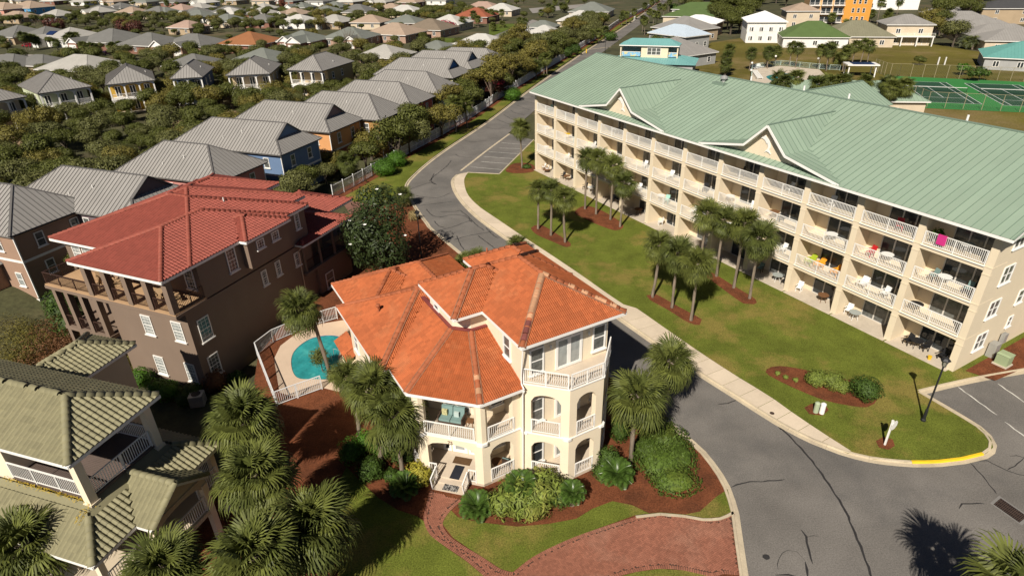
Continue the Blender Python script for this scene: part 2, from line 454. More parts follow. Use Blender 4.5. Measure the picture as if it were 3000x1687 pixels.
# ------------------------------------------------------------------ ground, roads, kerbs, lawns
def C2(x, y, z=0.): return gs(1000+x/2.576, y/2.576, z)
def C5(x, y, z=0.): return gs(1000+x/2.576, 562+y/2.576, z)
def C8(x, y, z=0.): return gs(1000+x/2.576, 1124+y/2.574, z)
def C9(x, y, z=0.): return gs(2000+x/2.576, 1124+y/2.574, z)
m_ground = mat('sandy_scrub_ground', (.060, .060, .026), rough=.95, var=.3, scale=.12, fine=.3, fscale=2.2, tint=(.20, .135, .08), tscale=.05, tamt=.45, worldspace=True)
m_asphalt = mat('asphalt', (.158, .145, .131), rough=.9, var=.2, scale=.22, fine=.3, fscale=13, tint=(.10, .095, .09), tscale=.16, tamt=.55, bump=.25, bscale=60, worldspace=True)
m_lawn = mat('mown_grass', (.108, .128, .020), rough=.95, var=.22, scale=.45, fine=.5, fscale=12, tint=(.22, .165, .048), tscale=.16, tamt=.7, bump=.7, bscale=22, worldspace=True, spec=.1)
m_field = mat('dry_field_grass', (.115, .098, .022), rough=.95, var=.3, scale=.05, fine=.25, fscale=3, tint=(.235, .165, .085), tscale=.04, tamt=.6, worldspace=True, spec=.1)
m_mulch = mat('pine_straw', (.150, .052, .024), rough=.95, var=.22, scale=.8, fine=.45, fscale=12, tint=(.075, .030, .016), tscale=.5, tamt=.6, bump=.8, bscale=30, worldspace=True, spec=.1)
m_kerb = mat('kerb_concrete', (.50, .42, .30), rough=.9, var=.12, scale=.7, fine=.1, fscale=12, tint=(.30, .25, .19), tscale=.5, tamt=.5)
m_walk = mat('sidewalk_concrete', (.60, .50, .38), rough=.9, var=.07, scale=.6, fine=.06, fscale=14, tint=(.45, .37, .28), tscale=.35, tamt=.45, obj_rand=.06)
m_paint = mat('road_paint', (.55, .53, .48), rough=.8, var=.25, scale=2, tint=(.2, .19, .18), tscale=1.5, tamt=.6)
m_yellow = mat('yellow_kerb_paint', (.80, .50, .02), rough=.7, var=.1, scale=2)
m_seal = mat('crack_sealant', (.034, .032, .032), rough=.6, var=.2, scale=2)
m_sandpath = mat('sandy_drive', (.30, .20, .125), rough=.95, var=.15, scale=.3, fine=.15, fscale=4, worldspace=True)

# ground sheet with a hollow at the brown house
xs = [-2500, -900, -400, -200, -100, -76] + [-72+2*i for i in range(37)] + [20, 60, 150, 400, 900, 2500]
ys = [-60, 0, 10] + [16+2*i for i in range(27)] + [80, 110, 160, 240, 400, 800, 1600, 3000]
def dip(x, y):
    A = math.radians(-22.8); dx, dy = x+24, y-39.2
    a = dx*math.cos(A)+dy*math.sin(A); b = -dx*math.sin(A)+dy*math.cos(A)
    def ss(e0, e1, t): t = max(0, min(1, (t-e0)/(e1-e0))); return t*t*(3-2*t)
    k = ss(-24, -18, a)*(1-ss(1.0, 4.0, a))*ss(-9, -4, b)*(1-ss(18, 23, b))
    g = ss(-32, -22, a)*(1-ss(-13, -7, a))*ss(-12, -5, b)*(1-ss(14, 19, b))
    return -1.5*k-2.7*g
b = MB(); nx = len(xs)
for y in ys:
    for x in xs: b.v.append((x, y, -.06+dip(x, y)))
for j in range(len(ys)-1):
    for i in range(nx-1): b.f.append((j*nx+i, j*nx+i+1, (j+1)*nx+i+1, (j+1)*nx+i)); b.m.append(0)
b.build('ground', m_ground, kind='structure', smooth=True)

# left kerb of the road, from far to near
LK = [gp(*p) for p in ((1688, -30), (1655, 6), (1600, 48), (1540, 88), (1482, 124), (1420, 166), (1340, 222), (1230, 305), (1130, 372), (1078, 410), (1040, 444), (1022, 466), (1024, 488), (1042, 520), (1072, 562), (1120, 608))]
LK += [gp(1720, 1098), gp(1762, 1134), gp(1802, 1184), gp(1830, 1235), gp(1846, 1290), gp(1853, 1345), gp(1868, 1449)]
_d = (LK[-1]-LK[-2]).normalized(); LK.append(LK[-1]+_d*12)
lk = smooth_line(LK, 1.5)
# kerb of the condo lawn: from the parking bay, round the sidewalk and the yellow corner
RK = [gp(*p) for p in ((1175, 436), (1152, 440), (1140, 452), (1143, 476), (1162, 507), (1200, 546), (1262, 592), (1330, 640), (1400, 690), (1480, 746), (1560, 802), (1660, 872), (1760, 940), (1860, 1003), (1960, 1066), (2050, 1112), (2130, 1142), (2200, 1158), (2280, 1166), (2350, 1166), (2420, 1158), (2478, 1144), (2497, 1128), (2492, 1106), (2468, 1080), (2420, 1050), (2312, 987))]
rk = smooth_line(RK, 1.2)
def V2(v): return Vector((v[0], v[1]))
cA = -1.059; cO = Vector((4.096, 89.014))          # frame of the long condominium: u along the front, b away from the road
cE1, cE2 = Vector((math.cos(cA), math.sin(cA))), Vector((-math.sin(cA), math.cos(cA)))
def CW(u, b): return cO+cE1*u+cE2*b
far_r = [gp(*p) for p in ((1505, 140), (1560, 100), (1640, 40), (1672, 8), (1712, -30))]
bay = [gp(1278, 336), gp(1344, 353), gp(1257, 440), gp(1175, 436)]
asph = [V2(p) for p in lk] + [Vector((25, 3)), Vector((70, 3)), CW(85, -2), CW(85, 2), V2(gp(2640, 910)), V2(gp(2312, 960)), V2(gp(1560, 802)), V2(gp(1175, 436)), V2(bay[2]), V2(bay[1]), V2(bay[0])] + [V2(p) for p in far_r]
road = sheet('road', asph, 0, m_asphalt, kind='structure')
lawn_poly = [V2(bay[3]), V2(bay[2]), V2(bay[1]), CW(-3, 2), CW(-3, 25), CW(80, 25), CW(80, 2), V2(gp(2620, 926)), V2(gp(2450, 953)), ] + [V2(p) for p in reversed(rk)]
lawn = sheet('lawn', lawn_poly, .1, m_lawn, kind='structure')
fld = [V2(gp(*p)) for p in ((1700, 180), (1790, 108), (1870, 96), (1990, 92), (2200, 96), (2330, 108), (2440, 128), (2600, 150), (2850, 190), (2900, 420), (2576, 420), (2000, 300))]
field = sheet('field', fld, .05, m_field, kind='structure')
def kerb(line, name, w=.17, h=.13, pan=.30, seg=3.0, pan_side=1, mats=(m_kerb, m_yellow), yellow=None):
    """kerb stones with gutter pan laid along a line in pieces with open joints"""
    root = bpy.data.objects.new(name, None); COL.objects.link(root); root['kind'] = 'structure'
    Ld = [0]
    for i in range(1, len(line)): Ld.append(Ld[-1]+(line[i]-line[i-1]).length)
    n = int(Ld[-1]/seg)
    def at(s):
        for i in range(1, len(line)):
            if Ld[i] >= s or i == len(line)-1:
                t = (s-Ld[i-1])/max(1e-6, Ld[i]-Ld[i-1]); p = line[i-1].lerp(line[i], t); d = (line[i]-line[max(0, i-2)]).normalized(); return p, Vector((-d.y, d.x))
    for k in range(n):
        b = MB(); s0, s1 = Ld[-1]*k/n+.006, Ld[-1]*(k+1)/n-.006
        mid = (s0+s1)/2; y = yellow and yellow[0] < mid < yellow[1]
        prof = [(-pan, .004), (-pan, .022), (-.02, .03), (0, h-.02), (.03, h), (w, h), (w, -.02)]
        rings = []
        for j in range(4):
            p, nv = at(s0+(s1-s0)*j/3); rings.append([(p.x+nv.x*a*pan_side, p.y+nv.y*a*pan_side, z) for a, z in prof])
        for j in range(3):
            for q in range(len(prof)-1):
                fc = [rings[j][q], rings[j+1][q], rings[j+1][q+1], rings[j][q+1]]
                b.face(fc if pan_side < 0 else fc[::-1], 1 if (y and 2 <= q <= 5) else 0)
        b.face(rings[0], 0); b.face(rings[3][::-1], 0)
        b.build('kerb_stone', list(mats), root)
    return root
def total(line): return sum((line[i]-line[i-1]).length for i in range(1, len(line)))
kerb([Vector(p) for p in lk], 'kerb', pan_side=-1)
_Lr = total(rk)
kerb(rk, 'kerb', pan_side=1, yellow=(_Lr-12.3, _Lr-6.4), seg=2.4)
kerb([V2(bay[3]), V2(bay[2])], 'kerb', pan_side=1); kerb([V2(bay[2]), V2(bay[1])], 'kerb', pan_side=1)
kerb(smooth_line([gp(2312, 987), gp(2450, 955), gp(2700, 912)], 1.5), 'kerb', pan_side=1)
kerb(smooth_line([gp(1598, 1299), gp(1660, 1292), gp(1720, 1297), gp(1775, 1307), gp(1815, 1303), gp(1842, 1288)], .8), 'kerb', pan_side=-1, pan=.02, w=.2, seg=1.3)

# sidewalk slabs between the road kerb and the lawn
_i1 = [gs(1300+x/1.7067, 480+y/1.7067) for x, y in ((124, 46), (104, 75), (105, 115), (125, 165), (180, 220), (260, 275), (400, 370), (560, 475), (700, 570), (820, 655), (920, 720))]
_i2 = [gs(1800+x/1.6386, 900+y/1.6386) for x, y in ((90, 0), (270, 125), (430, 235), (600, 345), (740, 430), (845, 505), (985, 600), (1135, 696))]
si = smooth_line(_i1+_i2, .4)
so = smooth_line([p for p in RK[0:17]], .4); so = side(so, .18)
def resample(line, n):
    L = [0]
    for i in range(1, len(line)): L.append(L[-1]+(line[i]-line[i-1]).length)
    out = []; j = 1
    for k in range(n+1):
        s = L[-1]*k/n
        while j < len(line)-1 and L[j] < s: j += 1
        out.append(line[j-1].lerp(line[j], (s-L[j-1])/max(1e-6, L[j]-L[j-1])))
    return out
walk = bpy.data.objects.new('sidewalk', None); COL.objects.link(walk); walk['kind'] = 'structure'
N = 44; sA, sB = resample([V2(p) for p in so], N), resample([V2(p) for p in si], N)
for k in range(N):
    e = .012
    q = [sA[k].lerp(sA[k+1], e), sA[k].lerp(sA[k+1], 1-e), sB[k].lerp(sB[k+1], 1-e), sB[k].lerp(sB[k+1], e)]
    MB().prism([(p.x, p.y) for p in q], -.02, .122).build('slab', m_walk, walk)

# crack sealant on the asphalt
def strip(line, w, z, name, m, parent=None, jit=.3, kind=None):
    b = MB(); L = smooth_line(line, .35); ws = [w*(1+jit*math.sin(i*1.7)*math.cos(i*.6)) for i in range(len(L))]; ws[0] *= .4; ws[-1] *= .4
    l, r = [], []
    for i, p in enumerate(L):
        t = (L[min(i+1, len(L)-1)]-L[max(i-1, 0)]).normalized(); nv = Vector((-t.y, t.x)); wb = .03*math.sin(i*2.3)
        l.append((p.x+nv.x*(ws[i]/2+wb), p.y+nv.y*(ws[i]/2+wb), z)); r.append((p.x-nv.x*(ws[i]/2-wb), p.y-nv.y*(ws[i]/2-wb), z))
    for i in range(len(L)-1): b.face([r[i], r[i+1], l[i+1], l[i]])
    return b.build(name, m, parent, **({'kind': kind} if kind else {}))
cr9 = [([(680, 285), (740, 330), (830, 420), (950, 550), (1050, 680), (1150, 830), (1230, 960), (1280, 1080), (1340, 1220), (1400, 1380), (1430, 1470)], .13),
       ([(365, 780), (470, 742), (600, 735), (770, 722)], .08), ([(895, 1100), (930, 1150), (950, 1250), (965, 1310), (985, 1355)], .11), ([(925, 1340), (935, 1400), (948, 1460)], .12),
       ([(2170, 595), (2260, 690), (2370, 830)], .07), ([(2085, 940), (2110, 905), (2180, 900), (2280, 903)], .08), ([(2230, 580), (2300, 580), (2450, 655), (2600, 695)], .07),
       ([(2450, 650), (2530, 600), (2574, 555), (2520, 538), (2470, 545)], .06), ([(265, 155), (340, 145), (430, 115)], .08), ([(720, 1400), (725, 1310), (790, 1255), (860, 1260), (920, 1330)], .03),
       ([(700, 1440), (800, 1440), (900, 1460)], .09), ([(930, 1155), (990, 1145), (1030, 1145)], .03), ([(720, 300), (735, 325), (745, 345)], .22), ([(2120, 1195), (2230, 1175), (2330, 1168)], .02)]
for pts, w in cr9: strip([C9(*p) for p in pts], w, .005, 'crack_seal', m_seal, road)
cr5 = [[(545, 112), (640, 98), (835, 75)], [(720, 296), (850, 262), (940, 228), (1000, 215)], [(895, 140), (930, 165), (960, 190), (1020, 250), (1080, 292)], [(850, 362), (960, 332), (1140, 300)],
       [(745, 150), (850, 150), (900, 140)], [(700, 220), (740, 260), (790, 272)], [(560, 30), (720, 45), (820, 10)], [(740, 195), (830, 175), (935, 185), (985, 230)], [(1030, 330), (1090, 375), (1150, 420), (1215, 470)], [(870, 330), (900, 400), (930, 440)], [(580, 60), (600, 82)], [(1090, 270), (1150, 330), (1190, 350)], [(640, 130), (690, 180), (760, 190)]]
for pts in cr5: strip([C5(*p) for p in pts], .10, .005, 'crack_seal', m_seal, road)
cr2 = [[(490, 1440), (600, 1400), (700, 1370)], [(830, 1210), (800, 1250), (740, 1300), (690, 1340), (680, 1375), (720, 1395)], [(860, 1165), (900, 1185), (990, 1190)], [(700, 1310), (690, 1330), (665, 1370)], [(930, 1060), (1000, 1072), (1100, 1060)], [(1090, 960), (1160, 975), (1230, 965)], [(720, 1395), (700, 1385), (680, 1375)]]
for pts in cr2: strip([C2(*p) for p in pts], .11, .005, 'crack_seal', m_seal, road)
for i in range(16):
    t = i/16; a = gp(1245+270*t, 298-182*t); c = gp(1300+262*t, 320-200*t); mid = a.lerp(c, random.uniform(.3, .7))+Vector((random.uniform(-.5, .5), random.uniform(-1, 1), 0))
    strip([a.lerp(c, .1), mid, a.lerp(c, random.uniform(.75, .98))], .14, .005, 'crack_seal', m_seal, road)
b = MB(); c = C9(632, 1305, .006); b.face([(c.x+math.cos(t)*.2*random.uniform(.7, 1.1), c.y+math.sin(t)*.2*random.uniform(.7, 1.1), .006) for t in [i*math.pi/5 for i in range(10)]]); b.build('tar_patch', m_seal, road)
# parking lines
for p, q in (((1070, 1182), (1320, 1200)), ((1110, 1146), (1340, 1162)), ((1050, 1220), (1260, 1236)), ((1185, 1118), (1362, 1124)), ((975, 1260), (1215, 1282)), ((1205, 1078), (1400, 1094))): strip([C2(*p), C2(*q)], .10, .006, 'parking_line', m_paint, road, .05)
strip([C2(900, 1290), C2(1100, 1135), C2(1270, 1010)], .35, .003, 'gutter_strip', m_kerb, road, .05)
for p, q in (((2080, 25), (2370, 235)), ((2430, 285), (2640, 440)), ((2380, 0), (2640, 180))): strip([C9(*p), C9(*q)], .10, .006, 'parking_line', m_paint, road, .05)

# grass verge between the road and the white fence, with pine straw under the fence
fen_px = [(-60, 1500), (80, 1425), (230, 1338), (500, 1170), (790, 1010), (1050, 850), (1210, 738), (1330, 664), (1500, 556), (1690, 442), (1800, 372), (1980, 262), (2110, 172), (2290, 80), (2400, 12)]
FEN = [C2(*p) for p in fen_px]
vl = smooth_line([gp(*p) for p in ((960, 520), (1000, 486), (1018, 470), (1036, 443), (1076, 408), (1128, 369), (1228, 302), (1338, 219), (1418, 163), (1480, 121), (1538, 85), (1598, 45), (1652, 4))], 2)
vf = [V2(p) for p in reversed(smooth_line(FEN, 3))]
sheet('verge', vl+vf, .09, m_lawn, kind='structure')
fm = smooth_line(FEN, 3); sheet('mulch_strip', [V2(p) for p in side([V2(p) for p in fm], 1.2)]+[V2(p) for p in reversed(side([V2(p) for p in fm], -1.0))], .098, m_mulch, kind='structure')

sheet('brick_court', [V2(gp(*p)) for p in ((855, 500), (900, 478), (960, 472), (1005, 488), (985, 512), (930, 530), (880, 540))], .085, mat('brick_court', (.20, .10, .075), rough=.9, var=.15, scale=.5, fine=.2, fscale=9, worldspace=True), kind='structure')
# planting ground round the houses, lawns on it
hm = [V2(p) for p in lk if p.y < 78 and p.y > 8]
hm = [p for p in hm] + [V2(gp(1500, 1700)), V2(gp(500, 1700)), V2(gp(480, 1300)), V2(gp(660, 1090)), V2(gp(640, 960)), V2(gp(650, 893)), V2(gp(760, 760)), V2(gp(880, 600)), V2(gp(940, 520))]
mulch = sheet('mulch_bed', hm, .06, m_mulch, kind='structure')
la = [gp(*p) for p in ((1112, 1318), (1116, 1294), (1134, 1284), (1152, 1302), (1200, 1314), (1300, 1326), (1380, 1319), (1450, 1306), (1490, 1281), (1540, 1262), (1590, 1272), (1640, 1296), (1700, 1300), (1760, 1288), (1800, 1252), (1830, 1232), (1843, 1286), (1815, 1301), (1775, 1305), (1720, 1295), (1660, 1290), (1598, 1297), (1500, 1332), (1420, 1362), (1340, 1402), (1290, 1440), (1262, 1434), (1235, 1416), (1190, 1388), (1140, 1354))]
sheet('lawn', [V2(p) for p in la], .075, m_lawn, kind='structure')
lb = [gp(*p) for p in ((872, 1175), (900, 1205), (950, 1252), (1000, 1284), (1050, 1300), (1066, 1312), (1082, 1347), (1122, 1378), (1172, 1412), (1216, 1449), (1245, 1480), (1250, 1640), (860, 1640), (850, 1449), (858, 1320), (850, 1220))]
sheet('lawn', [V2(p) for p in lb], .075, m_lawn, kind='structure')
sheet('lawn', [V2(gp(*p)) for p in ((1545, 1455), (1600, 1440), (1660, 1432), (1720, 1436), (1790, 1452), (1850, 1490), (1700, 1560), (1545, 1520))], .075, m_lawn, kind='structure')
beds = [((1445, 537), (1470, 520), (1510, 530), (1560, 560), (1567, 575), (1548, 582), (1510, 570), (1470, 552)), ((1336, 575), (1360, 568), (1400, 590), (1436, 615), (1425, 624), (1390, 610), (1350, 592)),
        ((1625, 745), (1650, 743), (1700, 770), (1765, 806), (1760, 820), (1730, 813), (1680, 782), (1635, 757)), ((1768, 690), (1790, 688), (1840, 718), (1900, 755), (1896, 768), (1870, 766), (1800, 716)),
        ((1925, 938), (1960, 923), (2060, 940), (2150, 963), (2200, 985), (2206, 1006), (2180, 1027), (2100, 1016), (2050, 1001), (1970, 966)), ((2022, 1028), (2040, 1018), (2075, 1020), (2084, 1034), (2068, 1048), (2035, 1044)),
        ((2202, 1112), (2222, 1101), (2245, 1108), (2250, 1124), (2234, 1134), (2210, 1128)), ((1272, 432), (1290, 414), (1325, 412), (1345, 420), (1340, 434), (1300, 438))]
for bd in beds: sheet('mulch_bed', [V2(p) for p in smooth_line([gp(*p) for p in bd], .5, True)], .112, m_mulch, kind='structure')
# mulch at the end wall of the condominium
sheet('mulch_bed', [CW(59.4, .9), CW(61.2, 1.5), CW(61.6, 6), CW(62, 9), CW(66, 8), CW(68, 14), CW(59.4, 14)], .112, m_mulch, kind='structure')
# sandy drives among the cottages
for pts in (((0, 350), (60, 338), (85, 345), (90, 362), (60, 372), (30, 400), (0, 428), (-60, 440), (-60, 370)), ((420, 298), (470, 305), (485, 325), (470, 345), (440, 335), (425, 318)), ((560, 282), (610, 278), (625, 295), (590, 310), (562, 300)), ((420, 345), (485, 345), (520, 352), (440, 375), (400, 365)), ((60, 330), (110, 320), (120, 330), (80, 345))):
    sheet('sandy_drive', [V2(gp(*p)) for p in pts], -.03, m_sandpath, kind='structure')
m_street = mat('pale_street', (.26, .24, .22), rough=.9, var=.12, scale=.1, worldspace=True)
for pts in (((-80, 145), (20, 136), (170, 140), (230, 138), (236, 150), (150, 155), (20, 150), (-80, 165)), ((1310, 58), (1340, 50), (1380, 60), (1400, 80), (1395, 100), (1420, 112), (1280, 118), (1260, 108), (1330, 104), (1345, 85), (1330, 68)), ((1120, 108), (1280, 110), (1280, 118), (1120, 116)), ((1330, 22), (1480, 10), (1480, 18), (1340, 34)), ((310, 158), (352, 150), (362, 165), (326, 170)), ((1700, 90), (1680, 60), (1690, 55), (1720, 88))):
    sheet('street', [V2(gp(*p)) for p in pts], -.02, m_street, kind='structure')
m_yardlawn = mat('yard_grass', (.085, .115, .02), rough=.95, var=.25, scale=.15, fine=.2, fscale=3, worldspace=True, spec=.1)
for pts in (((545, 175), (600, 158), (640, 155), (610, 172), (570, 185)), ((760, 160), (800, 140), (860, 150), (900, 165), (860, 180), (800, 178)), ((1000, 158), (1060, 150), (1080, 165), (1040, 172)), ((1230, 62), (1290, 60), (1310, 74), (1290, 92), (1230, 88)), ((1090, 95), (1200, 98), (1250, 110), (1180, 120), (1100, 118)), ((120, 152), (190, 146), (200, 155), (140, 162))):
    sheet('yard_lawn', [V2(gp(*p)) for p in pts], -.025, m_yardlawn, kind='structure')
# ------------------------------------------------------------------ brick path and drive (herringbone, soldier-course edges)
m_paver = mat('clay_paver', (.27, .108, .068), rough=.9, var=.12, scale=.4, fine=.1, fscale=20, island=.16, tint=(.34, .18, .125), tscale=.3, tamt=.45)
m_joint = mat('paver_joint_sand', (.075, .042, .03), rough=.95, var=.2, scale=2)
pathL = smooth_line([gp(*p) for p in ((1082, 1236), (1072, 1275), (1066, 1310), (1082, 1346), (1122, 1377), (1172, 1411), (1216, 1449), (1262, 1490))], .25)
pathR = smooth_line([gp(*p) for p in ((1162, 1262), (1134, 1286), (1114, 1318), (1130, 1348), (1162, 1372), (1212, 1402), (1262, 1434), (1292, 1441))], .25)
drT = smooth_line([gp(*p) for p in ((1292, 1441), (1340, 1403), (1420, 1363), (1500, 1333), (1600, 1302), (1660, 1293), (1720, 1298), (1775, 1308), (1815, 1304), (1842, 1290))], .3)
drB = smooth_line([gp(*p) for p in ((1862, 1449), (1820, 1445), (1790, 1452), (1720, 1436), (1660, 1432), (1600, 1440), (1545, 1456), (1500, 1490))], .3)
kerbL = [p for p in ([V2(q) for q in lk]) if 19.8 < p.y < 24.6]; kerbL = [p+Vector((-.22, 0)) for p in kerbL]
poly_path = pathL + [V2(gp(1300, 1500))] + pathR[::-1]
poly_drive = drT + kerbL + drB + [V2(gp(1400, 1560)), V2(gp(1262, 1490))]
paving = bpy.data.objects.new('brick_drive', None); COL.objects.link(paving); paving['kind'] = 'structure'
paving.location = (0, 25, 0); OFF[0] = Vector((0, 25, 0))
b = MB(); sheet('paving_bed', poly_path, .07, m_joint, paving); sheet('paving_bed', poly_drive, .0745, m_joint, paving)
br = []
L, W = .205, .103; ang = math.radians(30); ca, sa = math.cos(ang), math.sin(ang)
def edge_bricks(line, sgn):
    P = resample([V2(p) for p in line], int(total([V2(p) for p in line])/.112))
    for i in range(len(P)-1):
        t = (P[i+1]-P[i]).normalized(); nv = Vector((-t.y, t.x))*sgn; c = (P[i]+P[i+1])/2+nv*.1; br.append((c, math.atan2(nv.y, nv.x)))
edge_bricks(pathL, 1); edge_bricks(pathR, -1); edge_bricks(drT, -1); edge_bricks(drB, -1)
edge_pts = [c for c, _ in br]; grid = {}
for c in edge_pts: grid.setdefault((int(c.x//.25), int(c.y//.25)), []).append(c)
def near_edge(c):
    i, j = int(c.x//.25), int(c.y//.25)
    return any((c-e).length < .137 for di in (-1, 0, 1) for dj in (-1, 0, 1) for e in grid.get((i+di, j+dj), ()))
o = V2(gp(1400, 1400))
for m in range(-95, 96):
    for n in range(-55, 56):
        ox, oy = (m+2*n)*W, (-m+2*n)*W
        for (cx, cy, r) in ((ox+W, oy+W/2, 0), (ox+2.5*W, oy+W, math.pi/2)):
            c = Vector((o.x+cx*ca-cy*sa, o.y+cx*sa+cy*ca))
            if not (-9 < c.x < 12 and 17 < c.y < 31): continue
            if not (inside(c, poly_path) or inside(c, poly_drive)): continue
            if near_edge(c): continue
            br.append((c, ang+r))
bm_ = MB(); e = .006; hl, hw = L/2-.006, W/2-.006
bm_.v = [(-hl, -hw, 0), (hl, -hw, 0), (hl, hw, 0), (-hl, hw, 0), (-hl, -hw, .024), (hl, -hw, .024), (hl, hw, .024), (-hl, hw, .024), (-hl+e, -hw+e, .03), (hl-e, -hw+e, .03), (hl-e, hw-e, .03), (-hl+e, hw-e, .03)]
bm_.f = [(0, 1, 5, 4), (1, 2, 6, 5), (2, 3, 7, 6), (3, 0, 4, 7), (4, 5, 9, 8), (5, 6, 10, 9), (6, 7, 11, 10), (7, 4, 8, 11), (8, 9, 10, 11)]; bm_.m = [0]*9
OFF[0] = Vector((0, 0, 0)); brick_me = bm_.mesh('paver', m_paver); OFF[0] = Vector((0, 25, 0))
br.sort(key=lambda q: (Vector((q[0].x, q[0].y, 0))-CAM).length)
# bricks outside the picture are left out; the nearest visible ones are single pieces
def on_sheet(c):
    d = Vector((c.x, c.y, .1))-CAM; k = d.dot(_fw); x, y = 1500+FOC*d.dot(_R)/k, 843.5-FOC*d.dot(_U)/k
    return -60 < x < 3060 and y < 1760, (0 < x < 3000 and y < 1680)
field_b = MB(); cnt = 0
for c, r in br:
    f = on_sheet(c)
    if not f[0]: continue
    M = Matrix.Translation((c.x, c.y-25, .075+random.uniform(-.002, .003))) @ Matrix.Rotation(r+random.uniform(-.02, .02), 4, 'Z')
    if f[1] and cnt < 300: link('paver', brick_me, paving, M); cnt += 1
    else: M.translation.y += 25; field_b.add(bm_.v, bm_.f, M)
field_b.build('paver_field', m_paver, paving, kind='stuff')
OFF[0] = Vector((0, 0, 0))
# ------------------------------------------------------------------ house with the orange tile roof
AO = math.radians(29.3); oO = Vector((14, 32))
def OW(a, b, z=0): return Vector((a*math.cos(AO)-b*math.sin(AO), a*math.sin(AO)+b*math.cos(AO), z))
m_cream = mat('cream_stucco', (.78, .67, .50), rough=.9, var=.05, scale=.5, fine=.04, fscale=25, tint=(.70, .60, .44), tscale=.4, tamt=.4)
m_otile = mat('orange_clay_tile', (.36, .098, .033), rough=.75, var=.12, scale=.35, island=.13, tint=(.40, .145, .06), tscale=.6, tamt=.5, fine=.12, fscale=16, spec=.25)
m_ocap = mat('orange_ridge_tile', (.33, .10, .042), rough=.8, var=.2, scale=.9, island=.12, tint=(.30, .12, .07), tscale=1.2, tamt=.5)
m_mortar = mat('ridge_mortar', (.25, .12, .07), rough=.95, var=.2, scale=3)
m_floor = mat('porch_floor', (.55, .46, .36), rough=.7, var=.08, scale=.6, fine=.05, fscale=10)
m_soffit = mat('white_soffit', (.70, .66, .58), rough=.7, var=.05)
w0 = OW(14, 32)
oh = thing('orange_roof_house', 'cream three-storey house with orange clay tile roof and arched porches', 'house', w0, AO)
OFF[0] = Vector((14, 32, 0))
ZE, ZP = 10.1, 6.8
S_M = .546
R1 = (13.75, 20.75, 23.6, 33.3, ZE, S_M); R2 = (11.9, 18.0, 28.1, 33.28, ZE-.004, S_M); R3 = (15.87, 20.73, 29.0, 34.9, ZE-.012, S_M)
R4 = (7.75, 16.7, 30.06, 39.03, ZP, .5); R5 = (9.75, 18.0, 41.3, 49.5, 3.3, .5); R6 = (11.7, 20.9, 30, 49.7, 3.29, .5)
# walls
wb = MB()
wb.prism([(14.25, 24.45), (20.2, 24.45), (20.2, 34.3), (16.4, 34.3), (16.4, 32.8), (12.35, 32.8), (12.35, 29.5), (13.2, 28.65), (14.25, 28.65)], 0, ZE-.12)
wb.build('wall', m_cream, oh)
MB().prism([(8.25, 30.55), (13, 30.55), (13, 38.5), (8.25, 38.5)], 0, ZP-.1).build('wall', m_cream, oh)
MB().prism([(10.25, 38), (20.4, 38), (20.4, 49.1), (10.25, 49.1)], 0, 3.2).build('wall', m_cream, oh)
I = [(10.3, 30.6), (10.3, 29.35), (13.0, 26.65), (14.3, 26.65), (14.3, 30.6)]
MB().prism(I, .2, ZP-.1).build('wall', m_cream, oh)
# porch in front of the door: octagon corner with arches
Qp = [(8.85, 30.55), (8.85, 27.55), (11.65, 24.75), (14.25, 24.75)]
def seg_len(p, q): return math.hypot(q[0]-p[0], q[1]-p[1])
fl = MB(); fl.prism([(8.85, 30.6), (8.85, 27.55), (11.65, 24.75), (14.28, 24.75), (14.28, 30.6)], .02, .25); fl.build('porch_floor', m_floor, oh)
fl = MB(); fl.prism([(8.9, 30.6), (8.9, 27.6), (11.68, 24.82), (14.28, 24.82), (14.28, 30.6)], 3.3, 3.52); fl.build('porch_floor', m_floor, oh)
ar = MB()
for i in range(3):
    p, q = Qp[i], Qp[i+1]; L = seg_len(p, q); m0 = .5
    arch_panel(ar, p, q, .02 if i != 1 else .25, 3.45, .42, m0, L-m0, 2.62 if i == 1 else 2.4, .4 if i == 1 else .55)
ar.build('porch_arches', m_cream, oh)
MB().box(8.86, 9.3, 30.0, 30.54, 3.45, ZP-.18).build('pillar', m_cream, oh); MB().box(13.75, 14.24, 24.77, 25.2, 3.45, ZP-.18).build('pillar', m_cream, oh)
for (x, y) in ((9.08, 27.66), (11.76, 24.98)):
    pl = MB(); n = 8; pl.prism([(x+.37*math.cos(k*math.pi/4+math.pi/8), y+.37*math.sin(k*math.pi/4+math.pi/8)) for k in range(8)], 3.45, ZP-.18); pl.build('pillar', m_cream, oh)
tr = MB()
for (x, y) in ((9.06, 27.63), (11.74, 24.95)): tr.prism([(x+.43*math.cos(k*math.pi/4+math.pi/8), y+.43*math.sin(k*math.pi/4+math.pi/8)) for k in range(8)], 3.36, 3.55)
for i in range(3):
    p, q = Vector((*Qp[i], 3.49)), Vector((*Qp[i+1], 3.49)); tr.beam(p, q, .14, .07)
tr.build('trim_band', m_white, oh)
for i in range(3):
    p, q = Vector((*Qp[i], 3.53)), Vector((*Qp[i+1], 3.53)); d = (q-p).normalized(); railing(oh, p+d*.4, q-d*.42, 1.0, m_white, .12, True, 1.5)
p, q = Vector((11.65, 24.75, .25)), Vector((14.25, 24.75, .25)); railing(oh, p+Vector((.5, 0, 0)), q-Vector((.5, 0, 0)), 1.0, m_white, .12, True, 1.5)
p, q = Vector((8.85, 30.5, .25)), Vector((8.85, 27.6, .25)); railing(oh, p-Vector((0, .5, 0)), q+Vector((0, .5, 0)), 1.0, m_white, .12, True, 1.5)
